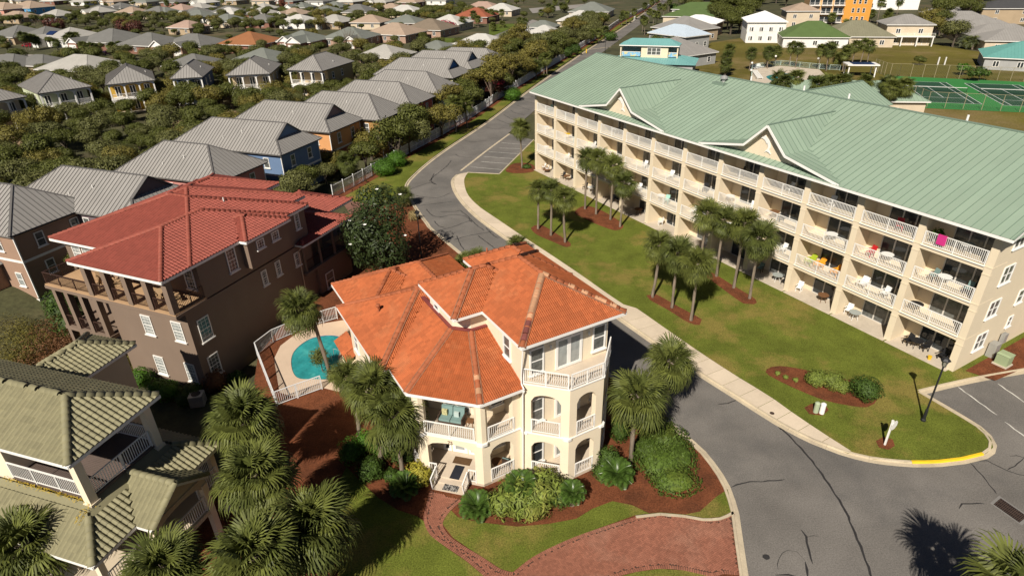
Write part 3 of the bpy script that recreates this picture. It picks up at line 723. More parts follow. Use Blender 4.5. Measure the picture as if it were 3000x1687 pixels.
# entry: steps, handrails, door
dg = Vector((1, -1, 0)).normalized(); on = Vector((-1, -1, 0)).normalized(); mid = Vector((10.25, 26.15, 0))
st = MB()
for k, (dpt, zt) in enumerate(((.38, .17), (.95, .10))):
    c = mid+on*(dpt/2); st.hexa([c-dg*(1.05+.001*k)-on*dpt/2, c-dg*1.05+on*dpt/2, c+dg*1.05+on*dpt/2, c+dg*(1.05+.001*k)-on*dpt/2] + [v+Vector((0, 0, zt)) for v in (c-dg*1.05-on*dpt/2, c-dg*1.05+on*dpt/2, c+dg*1.05+on*dpt/2, c+dg*1.05-on*dpt/2)])
st.build('step', m_floor, oh)
for sg in (-1, 1):
    a_ = mid+dg*1.0*sg+on*.95+Vector((0, 0, .08)); c_ = mid+dg*1.0*sg+Vector((0, 0, .25)); railing(oh, c_ if sg < 0 else a_, a_ if sg < 0 else c_, 1.0, m_white, .13, False, .95, name='handrail')
    e_ = mid+dg*1.52*sg+Vector((0, 0, .25)); railing(oh, c_ if sg > 0 else e_, e_ if sg > 0 else c_, 1.0, m_white, .13, True, .6)
dm = Vector((11.65, 28.0, 0))
window(oh, dm+Vector((0, 0, .27)), dg, 1.0, 2.15, m_white, m_blind, (1, 1), False, name='door', fw=.2)
for sg in (-1, 1): window(oh, dm+dg*.86*sg+Vector((0, 0, .27)), dg, .55, 2.15, m_white, m_glass, (1, 1), False, name='sidelight', fw=.15)
window(oh, dm+Vector((0, 0, 3.55)), dg, 1.7, 2.15, m_white, m_blind, (2, 1), False, name='balcony_door', fw=.14)
window(oh, (13.65, 26.65, .9), (1, 0, 0), .9, 1.5, m_white, m_glass); window(oh, (13.65, 26.65, 4.2), (1, 0, 0), .9, 1.5, m_white, m_glass)
# tower porch, three storeys
T = [(14.25, 24.45), (16.2, 22.5), (18.55, 22.5), (20.5, 24.45)]
for z in (.02, 3.3, 6.82):
    MB().prism([T[0], (T[1][0], T[1][1]+.03), (T[2][0], T[2][1]+.03), (20.45, 24.46), (14.26, 24.46)], z, z+.22).build('porch_floor', m_floor, oh)
for z0, z1, zs in ((.02, 3.42, 2.4), (3.42, 6.98, 5.85)):
    a = MB()
    for i in range(3):
        L = seg_len(T[i], T[i+1]); arch_panel(a, T[i], T[i+1], z0 if z0 > 1 else .02, z1, .4, .5, L-.5, zs, .5)
    a.build('porch_arches', m_cream, oh)
tr = MB()
for (x, y) in (T[1], T[2], (14.5, 24.3)): tr.prism([(x+.33*math.cos(k*math.pi/4+math.pi/8), y+.2+.33*math.sin(k*math.pi/4+math.pi/8)) for k in range(8)], 3.34, 3.5)
for i in range(3):
    for z in (3.45, 7.0): tr.beam(Vector((*T[i], z)), Vector((*T[i+1], z)), .1, .06+.004*i)
tr.build('trim_band', m_white, oh)
for z in (.24, 3.52, 7.04):
    for i in range(3):
        p, q = Vector((*T[i], z)), Vector((*T[i+1], z)); d = (q-p).normalized(); k = .5 if z < 7 else .06
        railing(oh, p+d*k+Vector((0, .02, 0)), q-d*k+Vector((0, .02, 0)), 1.0, m_white, .12, True, 1.3)
for z in (.3, 3.55, 7.1):
    top = z > 7
    window(oh, (15.2, 24.45, z+.25), (1, 0, 0), .95, 1.75, m_white, m_curtain if z > 1 else m_glass, (1, 2))
    window(oh, (17.4, 24.45, z-.02), (1, 0, 0), 1.85, 2.1, m_white, m_blind, (2, 1), False, name='french_door', fw=.16)
    window(oh, (19.55, 24.45, z+.35), (1, 0, 0), .95, 1.75, m_white, m_curtain, (1, 2))
window(oh, (14.25, 26.1, 7.8), (0, -1, 0), .85, 1.5, m_white, m_curtain, (1, 2))
window(oh, (12.35, 31.75, 8.75), (0, -1, 0), .8, .75, m_white, m_glass, (1, 2))
window(oh, (8.25, 37.1, 4.0), (0, -1, 0), .9, 1.5, m_white, m_curtain, (1, 2)); window(oh, (8.25, 33.4, 4.0), (0, -1, 0), .9, 1.5, m_white, m_glass, (1, 2))
window(oh, (8.25, 34.2, .8), (0, -1, 0), .9, 1.5, m_white, m_glass, (1, 2))
for x in (16.1, 18.75):
    MB().rev([(.03, 0), (.07, .05), (.07, .2), (.03, .26)], 8, (x, 24.36, 8.75)).build('wall_lamp', m_trim, oh)
# small lean-to roof by the pool
MB().prism([(7.9, 38.2), (8.3, 38.2), (8.3, 41.2), (7.9, 41.2)], 0, 2.6).build('wall', m_cream, oh)
# roofs
rf = MB(); roofs = [R1, R2, R3, R4, R5, R6]; hts = [hip_height(*r) for r in roofs]
allp = []
for k, r in enumerate(roofs):
    pls, eds = hip(*r); roof_body(rf, pls, r[4]); allp.append((k, pls, eds))
sfit = MB()
for r in roofs: sfit.face([(r[0]+.02, r[2]+.02, r[4]-.2), (r[0]+.02, r[3]-.02, r[4]-.2), (r[1]-.02, r[3]-.02, r[4]-.2), (r[1]-.02, r[2]+.02, r[4]-.2)])
V = Vector
Q = [V((8.35, 31.6, ZP)), V((8.35, 27.35, ZP)), V((11.45, 24.25, ZP)), V((14.25, 24.25, ZP))]
s1 = .4557; s2 = .4177
def zl(a): return ZP+s1*(a-8.35)
T1, T2, T3, T4 = V((12.34, 34.2, zl(12.34))), V((12.34, 29.52, zl(12.34))), V((13.2, 28.66, zl(12.34))), V((14.25, 28.66, zl(12.34)))
porch_pl = [[Q[0], Q[1], T2, T1], [Q[1], Q[2], T3, T2], [Q[2], Q[3], T4, T3]]
roof_body(rf, porch_pl, ZP)
sfit.face([(8.4, 31, ZP-.2), (14.2, 31, ZP-.2), (14.2, 24.3, ZP-.2), (11.45, 24.3, ZP-.2), (8.4, 27.35, ZP-.2)])
lean = [[V((7.55, 41.3, 2.75)), V((7.55, 38.05, 2.75)), V((8.6, 38.05, 3.3)), V((8.6, 41.3, 3.3))]]
roof_body(rf, lean, 2.75)
roof = rf.build('roof', m_otile, oh); sfit.build('soffit', m_soffit, oh)
def por(x, y): return min(zl(x), ZP+s2*(y-24.25), ZP+s2*(x+y-35.7)/1.41421) if (x < 12.34 or y < 28.7) and y < 33 else -1e9
def hide(k):
    def f(p):
        for j, h in enumerate(hts):
            if j != k and h(p.x, p.y) > p.z+.03: return True
        if k < 3: return False
        if k == 3 and 8.4 < p.x < 14.2 and por(p.x, p.y) > p.z+.03: return True
        return (12.45 < p.x < 20.1 and 28.7 < p.y < 32.7) or (14.3 < p.x < 20.1 and 24.5 < p.y < 34.2)
    return f
tr = TileRoof(roof, .26, .33, 2, .042, m_otile, 300, capm=m_ocap, cap_r=.13)
for k, pls, eds in allp:
    for i, pl in enumerate(pls):
        if i == 1 and k in (0, 1): continue
        tr.plane(pl, hide(k))
    for p, q in eds:
        n = max(2, int((q-p).length/.8)); run = None
        hid = hide(k)
        for j in range(n):
            a, c = p.lerp(q, j/n), p.lerp(q, (j+1)/n)
            if not hid(a.lerp(c, .5)): tr.cap(a, c)
for pl in porch_pl+lean: tr.plane(pl, lambda p: hts[3](p.x, p.y) > p.z+.03)
for p, q in ((Q[1], T2), (Q[2], T3)): tr.cap(p, q)
tr.done(160)
# red flashing tiles where the porch roof meets the wall; mortar bedding beside the hips
m_flash = mat('maroon_flashing_tile', (.21, .05, .045), rough=.7, var=.15, island=.15)
fb = MB()
for p, q in ((T1, T2), (T2, T3), (T3, T4)):
    fb.beam(p+V((-.06, -.06, .1)), q+V((-.06, -.06, .1)), .26, .1)
fb.build('flashing', m_flash, roof)
pale = mat('weathered_ridge_tile', (.46, .25, .14), rough=.85, var=.2, island=.15)
purple = mat('replaced_ridge_tile', (.20, .062, .052), rough=.8, var=.2, island=.15)
A1 = V((13.75, 23.6, ZE)); P1 = V((17.25, 27.1, ZE+3.5*S_M)); B1 = V((20.75, 23.6, ZE))
def caprow(p, q, t0, t1, m, name):
    d = (q-p).normalized(); x = d.cross(V((0, 0, 1))).normalized(); z = x.cross(d); b = MB(); n = int((q-p).length*(t1-t0)/.36)
    for i in range(n):
        c = p.lerp(q, t0+(t1-t0)*i/n); r = .165; vs = []
        for y, kk in ((0, 1.05), (.38, .95)):
            for j in range(7): t = math.pi*j/6; vs.append(c+d*y+x*(math.cos(t)*r*kk*1.1)+z*(math.sin(t)*r*kk+.012))
        b.add(vs, [(j+1, j, 7+j, 8+j) for j in range(6)]+[tuple(range(7))])
    b.build(name, m, roof)
caprow(A1, P1, .08, .34, purple, 'ridge_tiles'); caprow(A1, P1, .36, .98, pale, 'ridge_tiles')
for t in (.12, .24, .3, .46, .62, .93): caprow(B1, P1, t, t+.08, pale, 'ridge_tiles')
caprow(Q[2], T3, .12, .20, pale, 'ridge_tiles'); caprow(Q[2], T3, .30, .38, pale, 'ridge_tiles')
mo = MB()
for p, q in ((A1, P1), (B1, P1), (Q[1], T2), (Q[2], T3), (V((7.75, 30.06, ZP)), V((12.22, 34.53, ZP+2.235))), (V((11.9, 28.1, ZE)), V((14.49, 30.69, ZE+1.41)))):
    d = (q-p).normalized(); x = d.cross(V((0, 0, 1))).normalized(); mo.beam(p+x*.18, q+x*.18, .06, .1); mo.beam(p-x*.18, q-x*.18, .06, .1)
mo.build('mortar', m_mortar, roof)
gt = MB()
for r in roofs[:4]: fascia(gt, [(r[0]-.02, r[2]-.02), (r[1]+.02, r[2]-.02), (r[1]+.02, r[3]+.02), (r[0]-.02, r[3]+.02)], r[4]-.005, .17, .1)
fascia(gt, [(q.x-.02, q.y-.02) for q in Q], ZP-.008, .17, .1, closed=False)
fascia(gt, [(9.7, 41.3), (9.7, 49.5), (20.9, 49.7)], 3.28, .17, .09, closed=False)
gt.build('gutter', m_white, oh)
dp = MB(); dp.tube([(14.15, 24.1, ZP-.1), (14.15, 24.25, ZP-.4), (14.16, 24.36, .3)], .045, 6); dp.tube([(14.1, 23.6, ZE-.1), (14.12, 24.1, ZE-.4), (14.14, 24.36, 7.6), (14.14, 24.36, ZP+.25), (14.1, 24.0, ZP+.1)], .045, 6)
dp.tube([(8.3, 30.0, ZP-.05), (8.15, 30.2, ZP-.3), (8.2, 30.5, .3)], .045, 6); dp.build('downpipe', m_white, oh)
vp = MB(); zz = hts[3](9.6, 35.2); vp.tube([(9.6, 35.2, zz-.1), (9.6, 35.2, zz+.5)], .06, 8).rev([(.15, 0), (.17, .12), (.1, .2)], 8, (9.6, 35.2, zz+.42)); zz = hts[2](17.2, 34.0); vp.tube([(17.0, 33.6, zz-.1), (17.0, 33.6, zz+.6)], .06, 8); vp.build('roof_vent', m_ocap, roof)
# house number
cv = bpy.data.curves.new('number', 'FONT'); cv.body = '75'; cv.size = .34; cv.extrude = .012; cv.align_x = 'CENTER'; cv.materials.append(m_wood)
pm = Vector((10.25, 26.15, 3.02))+on*.015; _tmp = bpy.data.objects.new('number_tmp', cv); COL.objects.link(_tmp); bpy.context.view_layer.update()
nm_ = bpy.data.meshes.new_from_object(_tmp.evaluated_get(bpy.context.evaluated_depsgraph_get())); bpy.data.objects.remove(_tmp)
link('house_number', nm_, oh, M4(dg, V((0, 0, 1)), on, pm-OFF[0]))
OFF[0] = Vector((0, 0, 0))
# ------------------------------------------------------------------ long condominium with the green metal roof
m_cond = mat('beige_stucco', (.70, .595, .435), rough=.9, var=.04, scale=.4, fine=.04, fscale=20, tint=(.62, .52, .38), tscale=.25, tamt=.35)
m_green = mat('sage_metal_roof', (.255, .335, .255), rough=.5, var=.05, scale=.35, obj_rand=.045, spec=.4, tint=(.265, .33, .25), tscale=.15, tamt=.4)
m_greent = mat('sage_trim_and_seam_shade', (.18, .245, .19), rough=.5, var=.05)  # trim metal; on the roof seams it paints in their shadow and dirt
m_doorf = mat('door_frame_white', (.55, .53, .49), rough=.5, var=.05)
co = thing('condominium_block', 'four-storey beige condominium with white balcony rails and sage green metal roof', 'condominium', (cO.x, cO.y, .1), cA)
PIT, CLR, ST, DEP = 4.917, 4.404, 2.9, 1.9
MB().box(-.5, 59.0, DEP, 20.6, 0, 11.25).build('wall', m_cond, co)
fin = MB(); fin.box(-.513, 0, 0, DEP+.05, 0, 11.1)
for k in range(1, 4): z = k*ST; fin.box(-.53, .015, -.03, .3, z-.66, z-.60); fin.box(-.53, .015, -.03, DEP, z-.1, z-.02)
me = fin.mesh('party_wall', m_cond)
for k in range(13): link('party_wall', me, co, Matrix.Translation((k*PIT if k else -.0, 0, 0)))
sl = MB(); sl.box(0, CLR, .03, DEP+.02, -.386, -.10); sl.box(0, CLR, -.03, DEP+.01, -.10, .0)
tm = MB(); tm.box(.0, CLR, -.07, -.03, -.10, -.02)
sme, tme = sl.mesh('floor_slab', m_cond), tm.mesh('edge_trim', m_white)
pat = MB().box(-.2, CLR+.2, -.45, DEP, -.1, .03).mesh('patio', m_concrete)
for k in range(12):
    x0 = k*PIT
    link('patio', pat, co, Matrix.Translation((x0, 0, 0)))
    for f in range(4):
        z = f*ST
        if f:
            s_ = link('floor_slab', sme, co, Matrix.Translation((x0, 0, z))); link('edge_trim', tme, s_)
            railing(co, (x0+.03, .05, z), (x0+CLR-.03, .05, z), 1.05, m_white, .125, False, 2.2, bal=.03)
        pm = random.choice([m_glass, m_glass, m_glass, m_curtain]) if (k, f) not in ((10, 0), (5, 2)) else m_curtain
        window(co, (x0+2.75, DEP, z+.02), (1, 0, 0), 3.2, 2.12, m_doorf, pm, (3, 1), False, name='sliding_door', fw=.07)
# roof
ZC, SL, B0, BR = 11.3, .36, -.9, 10.5
zr = ZC+SL*(BR-B0); V = Vector
main = [V((-.4, B0, ZC)), V((59.8, B0, ZC)), V((59.8, BR, zr)), V((-.4, BR, zr))]
back = [V((59.8, 21.9, ZC)), V((-.4, 21.9, ZC)), V((-.4, BR, zr)), V((59.8, BR, zr))]
rb = MB(); roof_body(rb, [main, back], ZC, .03); rb.face([(-.38, B0+.03, ZC-.15), (-.38, 21.8, ZC-.15), (59.78, 21.8, ZC-.15), (59.78, B0+.03, ZC-.15)])
croof = rb.build('roof', m_green, co)
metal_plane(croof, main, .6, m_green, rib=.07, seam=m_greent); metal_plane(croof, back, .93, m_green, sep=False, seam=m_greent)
rt = MB(); rt.beam((-.4, BR, zr+.03), (59.8, BR, zr+.03), .3, .06)
for u in (-.4, 59.8):
    rt.beam((u, B0, ZC+.02), (u, BR, zr+.02), .1, .12); rt.beam((u, 21.9, ZC+.02), (u, BR, zr+.02), .1, .12)
rt.build('ridge_trim', m_greent, croof)
fz = MB(); fz.box(-.42, 59.82, B0-.05, B0, ZC-.2, ZC-.005); fz.box(-.42, 59.82, 21.9, 21.95, ZC-.2, ZC-.005)
for u in (-.46, 59.8): fz.hexa([(u, B0, ZC-.22), (u+.06, B0, ZC-.22), (u+.06, BR, zr-.22), (u, BR, zr-.22), (u, B0, ZC-.02), (u+.06, B0, ZC-.02), (u+.06, BR, zr-.02), (u, BR, zr-.02)])
fz.build('fascia', m_white, co)
ew = MB()
for u in (-.45, 58.95): ew.face([(u, -.1, 11.1), (u, 20.6, 11.1), (u, BR, zr-.06)]); ew.face([(u+.05, -.1, 11.1), (u+.05, BR, zr-.06), (u+.05, 20.6, 11.1)])
ew.build('gable_end_wall', m_cond, co)
def bz(z): return (z-ZC)/SL+B0
def fish(parent, c, s):
    """leaping billfish relief"""
    top = [(-1.05, .62), (-.75, .66), (-.5, .78), (-.3, .95), (-.12, .80), (.12, .72), (.38, .48), (.56, .12), (.62, -.25), (.52, -.55)]
    tail = [(.80, -.95), (.55, -.80), (.42, -.78), (.22, -.72), (-.02, -.92), (.12, -.62), (.30, -.48)]
    bot = [(.34, -.2), (.22, .1), (.0, .32), (.08, .08), (-.12, .34), (-.3, .48), (-.5, .55), (-.75, .58)]
    P = [V((x, 0, z)) for x, z in top+tail+bot]; b = MB()
    for t in geometry.tessellate_polygon([[V((p.x, p.z, 0)) for p in P]]):
        b.face([(P[i].x*s, -.07, P[i].z*s) for i in t]); b.face([(P[i].x*s, 0, P[i].z*s) for i in reversed(t)])
    for i in range(len(P)):
        p, q = P[i]*s, P[(i+1) % len(P)]*s; b.face([(p.x, 0, p.z), (q.x, 0, q.z), (q.x, -.07, q.z), (p.x, -.07, p.z)])
    return link('fish_relief', b.mesh('fish_relief', m_white), parent, Matrix.Translation(c))
for gi, uc in enumerate((19.0, 39.5)):
    pr = [(-7.7, 11.42), (-2.25, 12.5), (0, 14.65), (2.25, 12.5), (7.7, 11.42)]; fb = -.80; gb = MB(); pls = []
    for (x0, z0), (x1, z1), rv in ((pr[1], pr[2], 0), (pr[3], pr[2], 1), (pr[0], pr[1], 0), (pr[4], pr[3], 1)):
        lo, hi = ((x0, z0), (x1, z1))
        E0, E1 = V((uc+lo[0], fb, lo[1])), V((uc+lo[0], max(fb+.02, bz(lo[1])+.15), lo[1])); H1, H0 = V((uc+hi[0], bz(hi[1])+.15, hi[1])), V((uc+hi[0], fb, hi[1]))
        pls.append([E1, E0, H0, H1] if not rv else [E0, E1, H1, H0])
    gr = MB(); roof_body(gr, pls, 0, .02); gro = gr.build('gable_roof', m_green, co)
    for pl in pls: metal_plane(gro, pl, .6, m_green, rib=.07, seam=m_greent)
    tb = MB(); tb.beam((uc, fb, 14.68), (uc, bz(14.65), 14.68), .16, .05); tb.build('ridge_trim', m_greent, gro)
    rk_ = MB()
    for (x0, z0), (x1, z1) in zip(pr[:-1], pr[1:]): rk_.beam((uc+x0, fb-.03-.002*abs(x0), z0-.1), (uc+x1, fb-.03-.002*abs(x0), z1-.1), .06, .2)
    rk_.build('rake_trim', m_white, gro)
    sf = MB()
    for (x0, z0), (x1, z1) in zip(pr[:-1], pr[1:]): sf.face([(uc+x0, fb, z0-.12), (uc+x0, -.05, z0-.12), (uc+x1, -.05, z1-.12), (uc+x1, fb, z1-.12)])
    sf.build('soffit', m_trim, gro)
    gw = MB(); w_ = [(x, z-.1) for x, z in pr]; gy = -.10; gw.face([(uc+x, gy, z) for x, z in w_]+[(uc+7.7, gy, 11.2), (uc-7.7, gy, 11.2)][::1]); gwo = gw.build('gable_wall', m_cond, co)
    fish(gwo, V((uc-.35, gy-.02, 12.75)), .8)
# end wall windows
for f in range(4):
    window(co, (59.0, 2.6, f*2.83+1.15), (0, 1, 0), 1.5, 1.45, m_white, m_curtain, (2, 2)); 
    if f != 0: window(co, (59.0, 6.6, f*2.83+1.15), (0, 1, 0), 1.0, 1.2, m_white, m_curtain, (1, 2))
window(co, (59.0, 6.5, 1.9), (0, 1, 0), .7, .95, m_white, m_glass, (1, 2))
# rear wing
wg = [[V((32.4, 30.3, ZC)), V((32.4, 9, ZC)), V((27.9, 9, 13.45)), V((27.9, 30.3, 13.45))][::-1], [V((23.4, 9, ZC)), V((23.4, 30.3, ZC)), V((27.9, 30.3, 13.45)), V((27.9, 9, 13.45))][::-1]]
wg = [[V((32.4, 9, ZC)), V((32.4, 30.3, ZC)), V((27.9, 30.3, 13.45)), V((27.9, 9, 13.45))], [V((23.4, 30.3, ZC)), V((23.4, 9, ZC)), V((27.9, 9, 13.45)), V((27.9, 30.3, 13.45))]]
g2 = MB(); roof_body(g2, wg, 0); g2.face([(23.4, 30.28, ZC-.05), (32.4, 30.28, ZC-.05), (27.9, 30.28, 13.4)]); wro = g2.build('wing_roof', m_green, co)
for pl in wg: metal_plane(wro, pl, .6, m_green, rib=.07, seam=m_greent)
t = MB(); t.beam((27.9, 9, 13.49), (27.9, 30.35, 13.49), .25, .05); t.beam((27.9, 30.35, 13.46), (32.4, 30.35, ZC), .1, .1); t.beam((27.9, 30.35, 13.46), (23.4, 30.35, ZC), .1, .1); t.build('ridge_trim', m_greent, wro)
MB().box(24.2, 31.6, 20, 29.6, 0, 11.2).build('wall', m_cond, co)
# roof furniture
m_galv = mat('galvanised', (.42, .42, .40), rough=.4, var=.1, metal=.4)
vb = MB(); zz = zr-.55; vb.box(23.6, 25.3, 8.7, 10.0, zz-.4, zz+.16, 0); vo = vb.build('vent_curb', m_greent, croof)
vb = MB(); vb.rev([(.22, 0), (.22, .35), (.42, .42), (.42, .6), (.28, .72), (.1, .8)], 12, (24.5, 9.6, zz+.1)); vb.build('vent_cap', m_galv, croof)
for u in (27.0, 33.8, 38.8, 49.5, 54.0): MB().tube([(u, BR+.6, zr-.3), (u, BR+.6, zr+.42)], .09, 8).build('vent_pipe', m_white, croof)
# ------------------------------------------------------------------ brown stucco house with the red tile roof
AB = math.radians(-22.8); bO = Vector((-24, 39.2, 0))
m_brown = mat('brown_stucco', (.20, .145, .108), rough=.92, var=.06, scale=.4, fine=.06, fscale=18, tint=(.20, .14, .10), tscale=.35, tamt=.4)
m_rtile = mat('red_clay_tile', (.255, .064, .045), rough=.7, var=.07, scale=.6, island=.09, fine=.06, fscale=14, spec=.3)
m_rcap = mat('red_ridge_tile', (.27, .072, .048), rough=.7, var=.1, scale=1, island=.1)
m_bfloor = mat('tan_balcony_floor', (.42, .27, .15), rough=.7, var=.08, scale=1)
m_iron = mat('brown_iron', (.06, .032, .024), rough=.5, var=.15)
m_cap2 = mat('light_stone_trim', (.55, .43, .32), rough=.8, var=.06)
bh = thing('red_roof_house', 'brown stucco three-storey house with red barrel tile roof and pillared balcony', 'house', bO, AB)
ZB = 9.0; GB = -4.4
MB().prism([(-8.3, 0), (0, 0), (0, 14.2), (-2, 14.2), (-2, 16), (-6.8, 16), (-6.8, 18), (-14.4, 18), (-14.4, 2), (-8.3, 2)], GB, 5.78).build('wall', m_brown, bh)
MB().prism([(-14.4, 2.0), (0, 2.0), (0, 14.2), (-2, 14.2), (-2, 16), (-6.8, 16), (-6.8, 18), (-14.4, 18)], 5.9, ZB-.1).build('wall', m_brown, bh)
MB().box(-13.9, .22, -.9, 2.02, 5.75, 6.0).build('balcony_slab', m_brown, bh)
MB().box(-13.85, .17, -.85, 2.02, 6.0, 6.12).build('balcony_floor', m_bfloor, bh)
for a in (-8.4, -6.3, -4.2, -2.1, -.1):
    MB().box(a-.24, a+.24, -.88, -.42, 6.1, ZB-.18).build('pillar', m_brown, bh)
for a0, a1 in ((-13.85, -8.64), (-8.16, -6.54), (-6.06, -4.44), (-3.96, -2.34), (-1.86, -.34)): railing(bh, (a0, -.7, 6.12), (a1, -.7, 6.12), 1.0, m_iron, .13, True, 1.9)
railing(bh, (.08, -.42, 6.12), (.08, 1.98, 6.12), 1.0, m_iron, .13, True, 1.3); railing(bh, (-13.8, 1.98, 6.12), (-13.8, -.7, 6.12), 1.0, m_iron, .13, True, 1.3)
# second floor porch at the side
MB().box(-13.6, -8.3, -.8, 2.02, 2.0, 2.3).build('balcony_slab', m_brown, bh)
for a in (-11.9, -10.25, -8.6): MB().box(a-.22, a+.22, -.75, -.33, GB, 5.75).build('pillar', m_brown, bh)
for a0, a1 in ((-13.4, -12.12), (-11.68, -10.47), (-10.03, -8.82)): railing(bh, (a0, -.6, 2.3), (a1, -.6, 2.3), 1.0, m_iron, .13, True, 1.5)
MB().box(-13.5, -13.1, -.75, -.33, GB, 5.75).build('pillar', m_brown, bh)
for a, z in ((-4.45, 2.95), (-1.25, 3.05), (-4.6, -.85), (-1.3, -.75)): window(bh, (a, 0, z), (1, 0, 0), 1.05, 1.75, m_trim, m_blind, (1, 2), True, 3)
for a in (-13.1, -11.9): window(bh, (a, 2.0, 6.9), (1, 0, 0), 1.0, 1.6, m_trim, m_blind, (1, 2), True, 3)
window(bh, (-1.0, 2.0, 6.6), (1, 0, 0), .95, 1.9, m_trim, m_curtain, (1, 2), True, 3)
window(bh, (-4.6, 2.0, 6.2), (1, 0, 0), 2.6, 2.1, m_trim, m_curtain, (2, 1), False, name='balcony_door'); window(bh, (-8.2, 2.0, 6.2), (1, 0, 0), 1.6, 2.1, m_trim, m_curtain, (2, 1), False, name='balcony_door')
Y = (0, 1, 0)
for b_, z, w, h in ((1.25, 2.75, 1.1, 1.95), (1.15, -.5, 1.05, 1.9), (5.25, 6.75, .95, 1.95), (8.05, 4.1, .62, 1.35), (9.75, 4.2, .62, 1.35), (13.1, 7.2, .6, 1.5), (12.2, 4.0, .7, 1.3)): window(bh, (0, b_, z), Y, w, h, m_trim, m_curtain, (1, 2), True, 3)
MB().box(.0, .72, 6.4, 11.0, 6.5, ZB-.1).build('bay_wall', m_brown, bh)
for b_ in (7.75, 9.5): window(bh, (.72, b_, 7.75), Y, .85, .8, m_trim, m_curtain, (1, 1), True, 3)
# rear porch with round columns
MB().prism([(-7, 14.2), (.35, 14.2), (.35, 19.2), (-2.6, 19.2), (-2.6, 23.4), (-7, 23.4)], GB, 2.9).build('wall', m_brown, bh)
MB().prism([(-7, 14.2), (-1.9, 14.2), (-1.9, 18), (-4, 18), (-4, 22.5), (-7, 22.5)], 2.9, 6.2).build('wall', m_brown, bh)
MB().box(-.1, .42, 12.6, 19.3, 2.75, 3.0).build('porch_ledge', m_brown, bh)
for b_ in (12.95, 15.1, 17.2, 19.0):
    c = MB(); c.rev([(.2, 0), (.2, .1), (.14, .16), (.12, 2.5), (.19, 2.62), (.2, 2.75)], 10, (.14, b_, 3.0)); c.build('column', m_brown, bh, smooth=False)
railing(bh, (.1, 13.1, 3.0), (.1, 18.9, 3.0), 1.0, m_iron, .14, False, 2)
window(bh, (.35, 15.6, .2), Y, 1.2, 1.6, m_trim, m_curtain, (1, 2), True)
# roofs
sB = .33
RB = [(-9.2, .27, -1.2, 12, ZB, sB), (-14.9, .24, 1.35, 14.6, ZB, sB), (-14.88, -1.6, 3, 16.4, ZB-.01, sB), (-14.86, -6.4, 5, 18.5, ZB-.02, sB), (-4.2, .97, 6.15, 11.3, ZB+.003, .36), (-9, .85, 12.3, 19.8, 6.0, sB), (-9.02, -2.1, 14, 24, 5.99, sB)]
hb = [hip_height(*r) for r in RB]; rf = MB(); pb = []
for r in RB:
    p_, e_ = hip(*r); roof_body(rf, p_, r[4]); pb.append((p_, e_))
    rf.face([(r[0]+.02, r[2]+.02, r[4]-.17), (r[0]+.02, r[3]-.02, r[4]-.17), (r[1]-.02, r[3]-.02, r[4]-.17), (r[1]-.02, r[2]+.02, r[4]-.17)])
broof = rf.build('roof', m_rtile, bh)
def hideB(k):
    def f(p):
        for j, h in enumerate(hb):
            if j != k and h(p.x, p.y) > p.z+.025: return True
        return k >= 5 and (p.x < -.05 and p.y < 14.1 or p.x < -2 and p.y < 16 or p.x < -6.8 and p.y < 18)
    return f
tr = TileRoof(broof, .285, .36, 1, .095, m_rtile, 300, capm=m_rcap, cap_r=.14)
for k, (p_, e_) in enumerate(pb):
    h_ = hideB(k)
    for pl in p_: tr.plane(pl, h_)
    for p, q in e_:
        n = max(2, int((q-p).length/.7))
        for j in range(n):
            a, c = p.lerp(q, j/n), p.lerp(q, (j+1)/n)
            if not h_(a.lerp(c, .5)): tr.cap(a, c, .36, .05)
tr.done(160)
gt = MB()
for r in RB[:5]: fascia(gt, [(r[0]-.02, r[2]-.02), (r[1]+.02, r[2]-.02), (r[1]+.02, r[3]+.02), (r[0]-.02, r[3]+.02)], r[4]-.01, .2, .06)
for r in RB[5:]: fascia(gt, [(r[0]-.02, r[2]-.02), (r[1]+.03, r[2]-.02), (r[1]+.03, r[3]+.02), (r[0]-.02, r[3]+.02)], r[4]-.01, .16, .08)
gt.build('fascia', m_white, bh)
d = MB(); d.tube([(.8, 12.5, 5.85), (.3, 12.4, 5.5), (.08, 12.4, 5.2), (.08, 12.4, -1.4)], .05, 6); d.build('downpipe', m_cap2, bh)
v = MB(); zz = hb[1](-4.2, 9.6); v.tube([(-4.2, 9.6, zz-.1), (-4.2, 9.6, zz+.4)], .05, 6); v.build('roof_vent', m_trim, broof)
v = MB(); zz = hb[1](-9.5, 10.8); v.tube([(-10.2, 9.0, zz-.3), (-10.2, 9.0, zz+.4), (-10.0, 9.0, zz+.5)], .04, 6); v.build('roof_vent', m_trim, broof)
# ------------------------------------------------------------------ house with the olive tile roof
AV = math.radians(-18); vO = Vector((-19.86, 20.59, 0))
m_vtile = mat('olive_clay_tile', (.235, .215, .125), rough=.7, var=.08, scale=.5, island=.10, fine=.06, fscale=12, tint=(.26, .225, .125), tscale=.5, tamt=.4)
m_lichen = mat('yellow_lichen', (.36, .25, .03), rough=.95, var=.3, scale=4)
m_sand = mat('pale_stucco', (.56, .47, .35), rough=.9, var=.06, scale=.5, fine=.04, fscale=20)
m_deck = mat('grey_brown_decking', (.115, .085, .072), rough=.8, var=.12, scale=1, waves=('Y', 3.2), bump=.6)
vh = thing('olive_roof_house', 'pale stucco house with olive green barrel tile roof and white railed decks', 'house', vO, AV)
ZU, ZL = 8.9, 4.8
RV = [(-16, 0, 0, 5.2, ZU, .52), (-16, 1.45, -1.65, 6.5, ZL, .6), (-12, -8, 2.6, 10.8, 7.0, .5)]
hv = [hip_height(*r) for r in RV]; _h1 = hv[1]; hv[1] = lambda x, y: min(_h1(x, y), 6.03)
